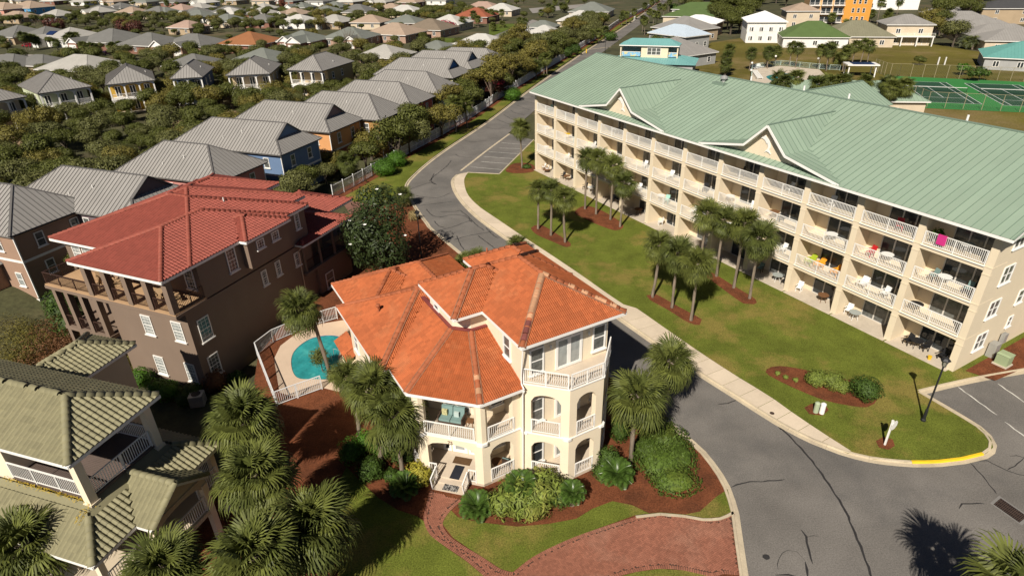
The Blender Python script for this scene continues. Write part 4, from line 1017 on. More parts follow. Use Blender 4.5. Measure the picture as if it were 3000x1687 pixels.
def frustum(a0, a1, b0, b1, z, s, zt):
    k = (zt-z)/s; V = Vector; A, B, C, D = V((a0, b0, z)), V((a1, b0, z)), V((a1, b1, z)), V((a0, b1, z)); E, F, G, H = V((a0+k, b0+k, zt)), V((a1-k, b0+k, zt)), V((a1-k, b1-k, zt)), V((a0+k, b1-k, zt))
    return [[A, B, F, E], [C, D, H, G], [D, A, E, H], [B, C, G, F]], [(A, E), (B, F), (C, G), (D, H)]
MB().box(-15.5, -5.5, .55, 4.7, 4, ZU-.1).build('wall', m_cream, vh)
MB().box(-5.5, -3.3, 2.6, 4.6, 6, ZU-.1).build('wall', m_sand, vh)
MB().box(-11.6, -8.5, 4, 10.3, -4.5, 6.9).build('wall', m_sand, vh)
MB().box(-15.5, -1.2, -.9, 5.8, -.3, ZL-.15).build('wall', m_sand, vh)
MB().box(-5.5, -.5, .5, 4.6, 6.0, 6.12).build('deck_floor', m_deck, vh)
window(vh, (-3.3, 3.6, 6.15), Y, 1.6, 2.1, m_trim, m_glass, (2, 1), False, name='deck_door'); window(vh, (-4.4, 2.6, 6.15), (1, 0, 0), 1.6, 2.1, m_trim, m_glass, (2, 1), False, name='deck_door')
for x, y in ((-.55, .55), (-.55, 4.55)): MB().box(x-.2, x+.2, y-.2, y+.2, 5.9, ZU-.12).box(x-.26, x+.26, y-.26, y+.26, 5.75, 5.98).build('pillar', m_cream, vh)
railing(vh, (-5.5, .55, 6.12), (-.78, .55, 6.12), 1.0, m_white, .13, False, 1.6, bal=.028); railing(vh, (-.55, .78, 6.12), (-.55, 4.32, 6.12), 1.0, m_white, .13, False, 2, bal=.028); railing(vh, (-.78, 4.55, 6.12), (-3.2, 4.55, 6.12), 1.0, m_white, .13, False, 2, bal=.028)
rf = MB(); pv = []
for ri, r in enumerate(RV):
    p_, e_ = hip(*r) if ri != 1 else frustum(*r, 6.03); roof_body(rf, p_, r[4]); pv.append((p_, e_))
    rf.face([(r[0]+.02, r[2]+.02, r[4]-.17), (r[0]+.02, r[3]-.02, r[4]-.17), (r[1]-.02, r[3]-.02, r[4]-.17), (r[1]-.02, r[2]+.02, r[4]-.17)])
V = Vector
dor = [[V((-1.2, .72, ZL)), V((2.45, .72, ZL)), V((2.45, 2.55, 6.0)), V((-1.2, 2.55, 6.0))], [V((2.45, 4.38, ZL)), V((-1.2, 4.38, ZL)), V((-1.2, 2.55, 6.0)), V((2.45, 2.55, 6.0))]]
roof_body(rf, dor, 0, .03)
vroof = rf.build('roof', m_vtile, vh)
def dh(x, y): return 6.0-.656*abs(y-2.55) if -1.2 < x < 2.45 and abs(y-2.55) < 1.83 else -1e9
def hideV(k):
    def f(p):
        for j, h in enumerate(hv):
            if j != k and h(p.x, p.y) > p.z+.025: return True
        if k == 1 and (dh(p.x, p.y) > p.z+.03 or (p.x < -.5 and .5 < p.y < 4.7)): return True
        return k == 3 and hv[1](p.x, p.y) > p.z+.03
    return f
tr = TileRoof(vroof, .27, .335, 1, .085, m_vtile, 300, cap_r=.155)
for k, (p_, e_) in enumerate(pv):
    h_ = hideV(k)
    for pl in p_: tr.plane(pl, h_)
    for p, q in e_:
        n = max(2, int((q-p).length/.7))
        for j in range(n):
            a, c = p.lerp(q, j/n), p.lerp(q, (j+1)/n)
            if not h_(a.lerp(c, .5)): tr.cap(a, c, .36, .055)
for pl in dor: tr.plane(pl, hideV(3))
tr.cap(V((2.45, 2.55, 6.0)), V((-.35, 2.55, 6.0)), .36, .055)
tr.cap(V((2.47, .72, ZL)), V((2.47, 2.55, 6.0)), .36, .03); tr.cap(V((2.47, 4.38, ZL)), V((2.47, 2.55, 6.0)), .36, .03)
tr.done(170)
lc = MB()
for i in range(420):
    a = -6+5.3*random.random(); y = .46-abs(random.gauss(0, .10))
    if i % 4 == 0: a = -.45+random.gauss(0, .12); y = -.5+random.random()*1.0
    c = V((a, y, hv[1](a, y)+.085+random.random()*.02)); r = random.uniform(.012, .03)
    lc.face([(c.x+r*math.cos(t), c.y+r*math.sin(t), c.z+.6*r*math.sin(t)) for t in (0, 1.2, 2.4, 3.7, 5)])
lc.build('lichen', m_lichen, vroof, kind='stuff')
gw = MB(); gw.face([(2.2, .95, ZL-.1), (2.2, 4.15, ZL-.1), (2.2, 2.55, 5.85)]); gw.build('gable_wall', m_sand, vh)
ap = MB(); arch_panel(ap, (2.25, .78), (2.25, 4.32), 4.0, ZL-.05, .3, .3, 3.24, 4.05, .45); ap.build('porch_arch', m_sand, vh)
for y in (.95, 4.15): MB().box(2.0, 2.32, y-.17, y+.17, -.1, 4.3).build('pillar', m_cream, vh)
MB().box(-1, 2.3, .8, 4.3, 2.35, 2.6).build('porch_floor', m_sand, vh); railing(vh, (2.2, 1.15, 2.6), (2.2, 3.95, 2.6), 1.0, m_white, .13, False, 3, bal=.028)
for y in (-1.2, 6.0): MB().box(.9, 1.2, y-.15, y+.15, -.1, ZL-.15).build('pillar', m_cream, vh)
MB().box(-1.2, 1.3, -1.4, 6.3, 2.35, 2.58).build('porch_floor', m_sand, vh)
railing(vh, (1.2, -1.1, 2.58), (1.2, .7, 2.58), 1.0, m_white, .13, False, 2, bal=.028); railing(vh, (1.2, 4.4, 2.58), (1.2, 6.0, 2.58), 1.0, m_white, .13, False, 2, bal=.028); railing(vh, (1.05, 6.15, 2.58), (-1.0, 6.15, 2.58), 1.0, m_white, .13, False, 2, bal=.028)
gt = MB()
for r in RV: fascia(gt, [(r[0]-.02, r[2]-.02), (r[1]+.02, r[2]-.02), (r[1]+.02, r[3]+.02), (r[0]-.02, r[3]+.02)], r[4]-.01, .17, .06)
for s_, y in ((1, .72), (-1, 4.38)): gt.beam((2.49, y, ZL-.08), (2.49, 2.55+.02*s_, 5.92), .05, .18)
gt.beam((1.4, .7, ZL-.1), (2.45, .7, ZL-.1), .05, .17); gt.beam((1.4, 4.4, ZL-.1), (2.45, 4.4, ZL-.1), .05, .17)
gt.build('fascia', m_white, vh)
for y in (1.2, 3.6): window(vh, (-1.2, y, 2.6), Y, 1.2, 1.9, m_trim, m_glass, (1, 2), False); window(vh, (-1.2, y, .3), Y, 1.2, 1.6, m_trim, m_glass, (1, 2), False)
# ------------------------------------------------------------------ cottages with grey standing-seam roofs
m_grey = mat('grey_metal_roof', (.265, .252, .236), rough=.5, var=.06, scale=.4, obj_rand=.04, spec=.4)
m_greyt = mat('grey_trim_and_seam_shade', (.125, .118, .113), rough=.5, var=.05)  # trim metal; as seam colour it darkens ribs for shadow and dirt lines
def siding(name, c): return mat('siding_'+name, c, rough=.8, var=.05, scale=.6, waves=('Z', 1.75), bump=.5)
FOOT = []            # building footprints in plan, kept clear of trees
def foot(o, ang, a0, a1, b0, b1, m=.6):
    c, s = math.cos(ang), math.sin(ang)
    FOOT.append([(o[0]+a*c-b*s, o[1]+a*s+b*c) for a, b in ((a0-m, b0-m), (a1+m, b0-m), (a1+m, b1+m), (a0-m, b1+m))])
AC = math.radians(-21)
def dutch(a0, a1, b0, b1, z, s, g):
    """hip at the low-a end, gablet over a skirt at the a1 end"""
    V = Vector; h = (b1-b0)/2; zr = z+h*s; m = (b0+b1)/2
    A, B, C, D = V((a0, b0, z)), V((a1, b0, z)), V((a1, b1, z)), V((a0, b1, z)); R0, R1 = V((a0+h, m, zr)), V((a1-g, m, zr))
    G0, G1 = V((a1-g, b0+g, z+g*s)), V((a1-g, b1-g, z+g*s))
    fr1 = [A, B, G0, V((a1-g, b0+g, z+g*s))]
    return [[A, B, G0, R1, R0], [C, D, R0, R1, G1], [D, A, R0], [B, C, G1, G0]], [(A, R0), (D, R0), (R0, R1), (B, G0), (C, G1), (G0, R1), (G1, R1)], [G0, G1, R1]
def cottage(label, rr, zr, w, ridge, kind, wall, trim=m_trim, sep=True, ze=6.0, pitch=.52, gablecol=None, wins=True, lower=None, base=0):
    """rr: plan point under the road-side end of the ridge"""
    h = w/2; s = (zr-ze)/h; g = 2.1 if kind == 'dutch' else h
    e1, e2 = Vector((math.cos(AC), math.sin(AC))), Vector((-math.sin(AC), math.cos(AC)))
    o = Vector((rr[0], rr[1]))+e1*g-e2*h; L = g+ridge+h
    t = thing('cottage', label, 'cottage', (o.x, o.y, 0), AC, 'grey-roofed cottages along the white fence')
    foot(o, AC, -L, 0, 0, w)
    if kind == 'dutch': pls, eds, gab = dutch(-L, 0, 0, w, ze, s, g)
    else: pls, eds = hip(-L, 0, 0, w, ze, s); gab = None
    rf = MB(); roof_body(rf, pls, ze, .03); rf.face([(-L+.02, .02, ze-.15), (-L+.02, w-.02, ze-.15), (-.02, w-.02, ze-.15), (-.02, .02, ze-.15)])
    if sep:
        c_, s_ = math.cos(AC), math.sin(AC)
    roof = rf.build('roof', m_grey, t)
    for i, pl in enumerate(pls):
        q = [Vector(p) for p in pl]
        if kind == 'dutch' and i == 0:      # split the front so every piece is convex
            A, B, G0, R1, R0 = q; k = Vector((B.x-g, A.y, ze))
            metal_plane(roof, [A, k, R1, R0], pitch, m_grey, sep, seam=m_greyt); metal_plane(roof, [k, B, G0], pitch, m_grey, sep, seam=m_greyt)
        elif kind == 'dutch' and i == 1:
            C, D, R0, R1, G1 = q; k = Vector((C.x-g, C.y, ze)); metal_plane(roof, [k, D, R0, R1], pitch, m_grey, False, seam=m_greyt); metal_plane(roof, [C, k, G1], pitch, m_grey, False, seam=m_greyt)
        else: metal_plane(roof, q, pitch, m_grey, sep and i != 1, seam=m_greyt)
    tm = MB()
    for p, q in eds: tm.beam(p+Vector((0, 0, .03)), q+Vector((0, 0, .03)), .2, .07)
    tm.build('ridge_trim', m_greyt, roof)
    if gab:
        G0, G1, R1 = gab; b = MB(); b.face([G0, G1, R1]); b.build('gable_wall', gablecol or wall, t)
        b = MB()
        for p, q in ((G0, R1), (G1, R1)): b.beam(p+Vector((.12, 0, 0)), q+Vector((.12, 0, 0)), .3, .12)
        b.build('rake_trim', m_greyt, t)
    MB().box(-L+.5, -.5, .5, w-.5, 3.1, ze-.1).build('wall', wall, t); MB().box(-L+.5, -.52, .52, w-.52, -.3, 3.0).build('wall', lower or wall, t)
    MB().box(-L+.46, -.46, .46, w-.46, 2.9, 3.15).build('band_trim', trim, t)
    cb = MB()
    for x, y in ((-.5, .5), (-.5, w-.5), (-L+.5, .5)): cb.box(x-.09, x+.03, y-.03 if y < 2 else y-.09, y+.09 if y < 2 else y+.03, base, ze-.15)
    cb.build('corner_trim', trim, t, kind='stuff')
    if base < 0:
        MB().box(-L+.5, -.53, .53, w-.53, base-.3, -.3).build('wall', lower or wall, t); MB().box(-L+.46, -.46, .46, w-.46, -1.35, -1.08).build('band_trim', trim, t)
        bw = siding('maroon', (.10, .055, .045)); MB().box(-L+.52, -.51, .51, w-.51, base-.3, -1.35).build('wall', bw, t)
        for y in (w*.3, w*.7): window(t, (-.5, y, -3.4), (0, 1, 0), .9, 1.5, trim, m_curtain, (1, 2))
        for x in (-2.6, -5.6): window(t, (x, .5, -3.3), (1, 0, 0), 1.6, 1.7, trim, m_glass, (2, 1), False); window(t, (x+.6, .5, .2), (1, 0, 0), .9, 1.5, trim, m_blind, (1, 2))
        MB().box(-8.5, -4.2, -1.2, .5, -1.1, 2.4).build('bay_wall', wall, t); MB().box(-8.52, -4.18, -1.22, .5, -1.35, -1.08).build('band_trim', trim, t)
        hp, he = hip(-8.9, -3.8, -1.6, 1.6, 2.4, .6); q_ = MB(); roof_body(q_, hp, 0, 0); ro_ = q_.build('bay_roof', m_grey, t)
        for i_ in (0, 3): metal_plane(ro_, hp[i_], pitch, m_grey, False, seam=m_greyt)
        MB().box(-4.35, -4.1, -1.3, -1.05, base, 2.4).build('post', trim, t); MB().box(-8.6, -8.35, -1.3, -1.05, base, 2.4).build('post', trim, t)
    if wins:
        for y in (w*.3, w*.7):
            for z in (3.85, .9): window(t, (-.5, y, z), (0, 1, 0), .9, 1.5, trim, m_curtain, (1, 2))
        for x in (-3.0, -7.5): window(t, (x, .5, 3.9), (1, 0, 0), .9, 1.4, trim, m_curtain, (1, 2))
    v = MB(); x = -L*.42; zz = ze+s*2.6; v.tube([(x, 2.6, zz-.1), (x, 2.6, zz+.38)], .06, 6); v.build('vent_pipe', m_trim, roof)
    if sep: v = MB(); v.tube([(x-2.5, 1.6, ze+s*1.6-.1), (x-2.5, 1.6, ze+s*1.6+.3)], .05, 6); v.build('vent_pipe', m_trim, roof)
    return t
def rr(x, y, z=9.0): return gs(x, y, z)
cottage('tan sided cottage with white corner boards, grey hip roof, beside brown house', rr(35.4, 541.7, 9.1), 9.1, 9.3, 12, 'hip', siding('tan', (.34, .22, .155)), m_white, base=-4.4)
cottage('cottage hidden behind the red tile roof, dark mauve gablet on grey metal roof', rr(428.6, 515.7), 9.0, 9.0, 12.3, 'dutch', siding('mauve', (.16, .12, .13)))
cottage('pink cottage with wide grey hip roof just behind the red tile roof', rr(607.5, 424.3), 9.0, 9.0, 6.8, 'hip', siding('pink', (.48, .21, .18)))
cottage('blue cottage with blue gablet and grey metal roof', rr(836.5, 360.5), 9.0, 9.0, 12.6, 'dutch', siding('blue', (.13, .20, .33)))
cottage('peach cottage with grey gablet roof next to the blue one', rr(974.4, 306.3), 9.0, 9.0, 12.6, 'dutch', siding('peach', (.62, .31, .13)), gablecol=siding('rose', (.22, .15, .15)), lower=siding('rust', (.28, .10, .06)))
cottage('mustard brown cottage with small white window under grey hip roof', rr(1079.9, 274.5), 9.0, 9.0, 8.9, 'hip', siding('mustard', (.36, .20, .07)), m_white)
cottage('coral red cottage with grey hip roof half hidden by scrub oaks', rr(1170.6, 241), 9.0, 9.0, 9.0, 'hip', siding('coral', (.50, .13, .10)), sep=False)
cottage('mint green cottage with grey hip roof between coral and yellow ones', rr(1250, 210), 9.0, 9.0, 9.0, 'hip', siding('mint', (.33, .50, .40)), sep=False)
cottage('pale yellow cottage with bright blue gablet', rr(1325.8, 174.2), 9.0, 9.0, 12.5, 'dutch', siding('yellow', (.55, .50, .24)), sep=False, gablecol=siding('bright_blue', (.05, .17, .42)))
cottage('pale green cottage with slate blue gablet', rr(1380.5, 152.3), 9.0, 9.0, 12.3, 'dutch', siding('pale_green', (.42, .47, .33)), sep=False, gablecol=siding('slate_blue', (.13, .19, .28)))
cottage('small cream cottage at the far end of the cottage row', rr(1425.2, 141.9, 8.0), 8.0, 6.4, 9.5, 'hip', siding('cream', (.60, .47, .27)), sep=False)

def porch_house(label, fl, ang, w, d, wall, rise=2.7, ze=6.2, posts=3, pitch=.55):
    A = math.radians(ang); t = thing('porch_house', label, 'cottage', (fl[0], fl[1], 0), A, 'grey-roofed cottages with two-storey porches'); foot(fl, A, 0, w, 0, d)
    s = rise/(w/2); pls, eds = hip(0, w, 0, d, ze, s); rf = MB(); roof_body(rf, pls, ze, .03); rf.face([(.02, .02, ze-.15), (.02, d-.02, ze-.15), (w-.02, d-.02, ze-.15), (w-.02, .02, ze-.15)])
    roof = rf.build('roof', m_grey, t)
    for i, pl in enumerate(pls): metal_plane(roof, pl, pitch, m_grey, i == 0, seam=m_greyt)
    tm = MB()
    for p, q in eds: tm.beam(p+Vector((0, 0, .03)), q+Vector((0, 0, .03)), .2, .07)
    tm.build('ridge_trim', m_greyt, roof)
    MB().box(.5, w-.5, 2.9, d-.5, -.3, ze-.1).build('wall', wall, t)
    MB().box(.3, w-.3, .4, 2.9, 2.85, 3.1).build('porch_floor', m_white, t); MB().box(.3, w-.3, .4, 2.9, -.2, .1).build('porch_floor', m_concrete, t)
    n = posts
    for i in range(n+1):
        x = .5+(w-1)*i/n; MB().box(x-.13, x+.13, .45, .71, 0, 2.85).build('post', m_white, t); MB().box(x-.13, x+.13, .45, .71, 3.1, ze-.3).build('post', m_white, t)
        if i < n:
            x2 = .5+(w-1)*(i+1)/n; railing(t, (x+.13, .58, 3.1), (x2-.13, .58, 3.1), .95, m_white, .16, False, 3, bal=.03)
            for zb in (2.35, ze-.75):
                a = MB(); arch_panel(a, (x, .46), (x2, .46), zb, zb+.5, .2, .12, x2-x-.12, zb+.02, .36, n=6); a.build('porch_arch', m_white, t)
    for i in range(n):
        x = .5+(w-1)*(i+.5)/n; window(t, (x, 2.9, 3.15), (1, 0, 0), 1.1, 2.1, m_white, m_glass, (2, 1), False, name='porch_door'); window(t, (x, 2.9, .3), (1, 0, 0), 1.1, 2.0, m_white, m_glass, (2, 1), False, name='porch_door')
    for y in (5, 9): window(t, (w-.5, y, 3.9), (0, 1, 0), .8, 1.4, m_white, m_glass, (1, 2)); window(t, (.5, y, 3.9), (0, -1, 0), .8, 1.4, m_white, m_glass, (1, 2))
    v = MB(); zz = ze+s*1.4; v.tube([(w-1.4, d*.5, zz-.1), (w-1.4, d*.5, zz+.4)], .07, 6); v.build('vent_pipe', m_trim, roof)
p1 = gs(79.5, 282.9, 6.2); A_ = math.radians(60)
porch_house('cream porch cottage cut by the photo edge at the start of the porch row', (p1.x-9.3*math.cos(A_), p1.y-9.3*math.sin(A_)), 60, 9.3, 14, siding('ivory', (.55, .45, .32)))
A_ = math.radians(47)
porch_house('pale green porch cottage with big grey hip roof and twin balconies', (-84.9-9.6*math.cos(A_), 131.9-9.6*math.sin(A_)), 47, 9.6, 15, siding('celery', (.52, .56, .38)))
porch_house('yellow cottage with white arched porch under grey hip roof', (-82.9, 133.0), 29, 9.3, 14, siding('gold', (.52, .32, .05)))
porch_house('narrow dark blue cottage with white balcony', (-72.2, 138.5), 13, 6.6, 14, siding('navy', (.055, .085, .15)), posts=2, rise=2.4)
porch_house('cream cottage with tall white porch columns behind a scrub oak', (-61.3, 141.0), 8, 9.5, 14, siding('wheat', (.46, .36, .23)))
porch_house('tan cottage with white porch columns and long plain side wall', (-49.8, 146.8), -17, 9.2, 14.5, siding('sandstone', (.46, .34, .18)))
# ------------------------------------------------------------------ houses farther off
def shingle(name, c): return mat('shingle_'+name, c, rough=.9, var=.08, scale=.3, fine=.1, fscale=3, waves=('Z', 4), bump=.3)
SH = dict(grey=(.155, .152, .142), pale=(.36, .345, .315), green=(.165, .175, .155), rust=(.27, .115, .05), beige=(.34, .255, .19), taupe=(.19, .15, .11), white=(.48, .465, .43), red=(.27, .085, .045), dark=(.085, .082, .08), pinkbeige=(.36, .25, .20))
WALL = dict(brick=(.22, .11, .08), pinkbrick=(.36, .24, .18), cream=(.55, .46, .34), white=(.72, .70, .66), tan=(.38, .29, .19), pink=(.55, .27, .20), blue=(.10, .30, .52), grey=(.34, .34, .33), mint=(.45, .52, .46))
def far_house(label, px, py, w=15, d=14, ang=-21, roof='grey', wall='brick', ze=2.8, sl=.42, gables=(), metal=None, nw=3, zc=None, name='house', group='bungalows beyond the cottages'):
    """px, py: survey point of the ridge middle"""
    h = min(w, d)/2; zr = ze+sl*h; c = gs(px, py, zr); A = math.radians(ang)
    t = thing(name, label, 'house', (c.x, c.y, 0), A, group); foot((c.x, c.y), A, -w/2, w/2, -d/2, d/2, .5)
    pls, eds = hip(-w/2, w/2, -d/2, d/2, ze, sl); rf = MB(); roof_body(rf, pls, ze, 0)
    rm = metal or shingle(roof, SH[roof]); wm = mat('wall_'+wall, WALL[wall], rough=.9, var=.08, scale=.5, fine=.08, fscale=6)
    ro = rf.build('roof', rm, t)
    if metal:
        for i in (0, 2, 3): metal_plane(ro, pls[i], .7, metal, False)
    cp = MB()
    for p, q in eds: cp.beam(p, q, .25, .06)
    cp.build('ridge_cap', rm, ro)
    fb = MB(); fascia(fb, [(-w/2, -d/2), (w/2, -d/2), (w/2, d/2), (-w/2, d/2)], ze, .2, .08); fb.build('fascia', m_trim, t)
    MB().box(-w/2+.5, w/2-.5, -d/2+.5, d/2-.5, -.3, ze-.05).build('wall', wm, t)
    for k in range(max(1, int(ze/2.8))):
        for i in range(nw):
            x = -w/2+w*(i+.6)/(nw+.2); window(t, (x, -d/2+.5, .8+2.8*k), (1, 0, 0), 1.3, 1.4, m_white, m_glass, (2, 1), False)
            y = -d/2+d*(i+.6)/(nw+.2); window(t, (w/2-.5, y, .8+2.8*k), (0, 1, 0), 1.2, 1.4, m_white, m_glass, (1, 2), False)
    for (gx, gw, gd) in gables:      # projecting front gable with white pediment, garage door under it
        hh = gw/2*.62; y0 = -d/2-gd; V = Vector; g = MB()
        g.face([V((gx-gw/2, y0, ze)), V((gx, y0, ze+hh)), V((gx, -d/2+h*.9, ze+hh)), V((gx-gw/2, -d/2+h*.9, ze))][::-1]); g.face([V((gx+gw/2, y0, ze)), V((gx, y0, ze+hh)), V((gx, -d/2+h*.9, ze+hh)), V((gx+gw/2, -d/2+h*.9, ze))])
        go = g.build('gable_roof', rm, t)
        b = MB(); b.face([(gx-gw/2+.3, y0+.35, ze-.02), (gx+gw/2-.3, y0+.35, ze-.02), (gx, y0+.35, ze+hh-.2)]); b.build('pediment', m_white, go)
        b = MB(); b.beam((gx-gw/2, y0, ze-.05), (gx, y0, ze+hh-.05), .08, .25); b.beam((gx+gw/2, y0, ze-.05), (gx, y0, ze+hh-.05), .08, .25); b.build('rake_trim', m_white, go)
        MB().box(gx-gw/2+.4, gx+gw/2-.4, y0+.4, -d/2+.6, -.3, ze-.05).build('wall', wm, t)
        MB().box(gx-gw*.32, gx+gw*.32, y0+.34, y0+.4, 0, 2.2).build('garage_door', m_trim, t)
    return t
FH = [
 ('grey roofed bungalow at the left photo edge behind the palms', 51, 74, 18, 17, 'grey', 'tan', ()),
 ('grey hip roofed bungalow between the two left-edge palms and the solar roof', 133, 77, 15, 15, 'grey', 'brick', ()),
 ('pale roofed bungalow with a blue solar panel', 205, 80, 17, 17, 'pale', 'white', ((-7, 5, 3),)),
 ('wide dark grey roofed bungalow behind the palm clump', 325, 84, 20, 18, 'grey', 'brick', ((-6, 5.5, 4),)),
 ('grey roofed brick bungalow with a plain front, between two gabled ones', 437, 96, 18, 16, 'grey', 'brick', ()),
 ('brick bungalow with two white front gables and a garage door', 565, 99, 19, 15, 'grey', 'pinkbrick', ((-6, 6.5, 4), (1.5, 5, 3))),
 ('rust orange roofed bungalow with white garage', 730, 93, 17, 16, 'rust', 'brick', ()),
 ('grey-green roofed bungalow with two stacked white gables', 884, 90, 15, 14, 'green', 'brick', ((-2.5, 6, 1), (3, 6.5, 4))),
 ('grey-green hip roofed bungalow with brick side wall and bare tree in front', 1026, 80, 17, 15, 'green', 'pinkbrick', ((5, 4, 3),)),
 ('beige shingled bungalow with tan brick walls', 1157, 67, 19, 16, 'beige', 'pinkbrick', ()),
 ('taupe roofed bungalow beside the red flowering tree', 1260, 55, 18, 16, 'taupe', 'pinkbrick', ()),
 ('white roofed bungalow behind the taupe one', 1317, 43, 16, 15, 'white', 'cream', ()),
 ('red-brown roofed bungalow facing the cul-de-sac', 1395, 23, 18, 16, 'red', 'brick', ()),
 ('beige roofed house behind the red-brown roof at the top edge', 1415, 5, 20, 15, 'pinkbeige', 'brick', ()),
 ('whitish roofed house beside the parked dark truck', 1470, 10, 16, 14, 'white', 'cream', ()),
 ('white roofed bungalow with pinkish hip near the road', 1703, 31, 18, 16, 'white', 'cream', ()),
 ('large grey-green roofed bungalow near the far road', 1735, 6, 20, 18, 'green', 'cream', ()),
 ('bright white roofed bungalow behind the trees by the fence', 1594, 74, 13, 12, 'white', 'cream', ()),
 ('dark grey roofed bungalow between two white roofs', 1499, 86, 15, 14, 'grey', 'grey', ()),
 ('green-grey low roof beside the white roofs', 1590, 60, 12, 10, 'green', 'grey', ()),
 ('long pale roofed bungalow with a round vent behind the cottage row', 1410, 99, 17, 14, 'white', 'cream', ()),
 ('pale hip roofed bungalow behind the tan porch cottage', 1127, 131, 14, 13, 'pale', 'pinkbrick', ()),
 ('grey-green roofed house right behind the cream porch cottage', 768, 141, 15, 14, 'green', 'brick', ()),
 ('wide light grey roofed bungalow behind the green porch cottage', 235, 160, 20, 15, 'pale', 'tan', ()),
 ('dark grey roof at the left edge above the scrub', 30, 158, 16, 13, 'grey', 'tan', ()),
 ('dark grey low roof beside the street, left of the wide light roof', 114, 160, 14, 11, 'grey', 'tan', ()),
 ('small dark grey roof behind the narrow blue cottage', 565, 158, 13, 12, 'grey', 'brick', ()),
 ('small grey roof behind the tan cottage garden', 1279, 119, 11, 10, 'green', 'cream', ()),
 ('beige roofed low house in the far left corner', 49, 33, 20, 14, 'beige', 'tan', ()),
 ('pale roofed house behind the dark red bushes', 165, 28, 16, 14, 'pale', 'white', ()),
 ('first of two joined grey roofs far behind the dark red bushes', 293, 15, 16, 14, 'grey', 'white', ()),
 ('second of two joined grey roofs, with a white gable', 352, 8, 15, 14, 'grey', 'white', ((3, 5, 2),)),
 ('grey roofed house beside the tall far palm', 463, 19, 17, 15, 'grey', 'cream', ()),
 ('beige-pink roofed house right of the tall far palm', 530, 12, 15, 14, 'pinkbeige', 'cream', ()),
 ('green-grey roofed house with a pale lower wing above the woods', 578, 29, 17, 14, 'green', 'white', ()),
 ('whitish roofed house at the top edge over the woods', 582, 9, 15, 13, 'pale', 'white', ()),
 ('pinkish roof half buried in the woods', 548, 60, 14, 12, 'pinkbeige', 'tan', ()),
 ('slate grey hip roofed house beside the pale hip one', 668, 18, 18, 15, 'grey', 'white', ()),
 ('pale hip roofed house with cream walls above the woods', 771, 10, 14, 13, 'pale', 'cream', ()),
 ('white gabled garage house with red door above the woods', 883, 7, 13, 12, 'green', 'white', ((-3, 6, 4),)),
 ('grey roofed house with high white gable above the woods', 980, 5, 15, 13, 'green', 'white', ((-3, 5.5, 1),)),
 ('grey roofed house with white garages at the top edge', 1048, 13, 15, 12, 'grey', 'cream', ()),
 ('beige roofed house behind a white roofed one', 1146, 10, 15, 13, 'beige', 'cream', ()),
 ('white roofed house next to the dense dark wood', 1185, 15, 17, 13, 'white', 'cream', ()),
]
for i, (lb, x, y, w, d, r, wl, gb) in enumerate(FH):
    h_ = far_house(lb, x, y, w, d, -21+((i*37) % 9-4), r, wl, gables=gb)
    if 'solar' in lb: solar_house = h_
_k = 0
for row, (y0, x0, x1, n) in enumerate(((-6, 30, 1330, 15), (24, 250, 1090, 9), (47, 620, 1240, 6))):
    for i in range(n):
        rx = x0+(x1-x0)*(i+.5)/n+((i*53) % 17-8); ry = y0+((i*29) % 7-3)-rx*.004; cg = gs(rx, ry, 4)
        if any(inside((cg.x, cg.y), f) for f in FOOT): continue
        rc = ('grey', 'pale', 'green', 'white', 'beige')[(i*3+row) % 5]; _k += 1
        far_house('distant %s-roofed bungalow, number %s from the left in the %s distant row' % (rc, ['one', 'two', 'three', 'four', 'five', 'six', 'seven', 'eight', 'nine', 'ten', 'eleven', 'twelve', 'thirteen', 'fourteen', 'fifteen'][i], ['top', 'middle', 'lower'][row]), rx, ry, 15, 13, -21+((i*41) % 11-5), rc, ('cream', 'brick', 'white', 'tan')[i % 4], gables=((-3, 5, 2),) if i % 3 == 0 else (), nw=2, group='distant bungalows')
far_house('pink two-storey house with beige roof in the far left corner', 8, 7, 20, 16, -21, 'beige', 'pink', ze=6); far_house('bright blue two-storey house with brownish roof, far left', 85, 3, 20, 16, -21, 'beige', 'blue', ze=6)
# solar panel on the pale roof
m_solar = mat('solar_panel', (.015, .03, .09), rough=.15, var=.1)
s_ = MB().box(-2.2, 2.2, -1.4, 1.4, 0, .08); link('solar_panel', s_.mesh('solar_panel', m_solar), solar_house, Matrix.Translation((-5.2, -4.6, 4.55)) @ Matrix.Rotation(math.radians(23), 4, 'X'))
# ---- beyond the condominium
m_teal = mat('turquoise_metal_roof', (.15, .33, .32), rough=.5, var=.05, scale=.4); m_moss = mat('green_metal_roof', (.09, .135, .045), rough=.6, var=.08, scale=.4)
m_wroof = mat('white_metal_roof', (.72, .71, .70), rough=.5, var=.04); m_sky = mat('pale_blue_metal_roof', (.46, .53, .60), rough=.5, var=.05); m_dgrey = mat('dark_shingle_roof', (.06, .06, .062), rough=.9, var=.1)
G = 'beach houses round the field'
far_house('grey metal roofed house behind the turquoise roofed one', 1980, 108, 17, 17, -58, 'grey', 'grey', 3.2, .45, metal=m_grey, group=G)
far_house('pale blue metal roofed house with grey walls beside the field', 1992, 72, 17, 12, -58, 'grey', 'grey', 4.2, .45, metal=m_sky, group=G)
far_house('grey and white roofed house behind the pale blue roof', 2010, 48, 18, 16, -58, 'grey', 'tan', 4.0, .45, metal=m_grey, group=G)
far_house('bright white metal roofed house beside the big dark tree', 2050, 44, 16, 13, -30, 'grey', 'pinkbrick', 4.6, .35, metal=m_wroof, group=G)
far_house('olive green metal roofed house near the road', 2030, 26, 22, 14, -25, 'grey', 'cream', 4.2, .35, metal=m_moss, group=G)
far_house('house with white band and green roof at the top edge', 2050, 7, 22, 14, -25, 'grey', 'white', 5.0, .35, metal=m_moss, group=G)
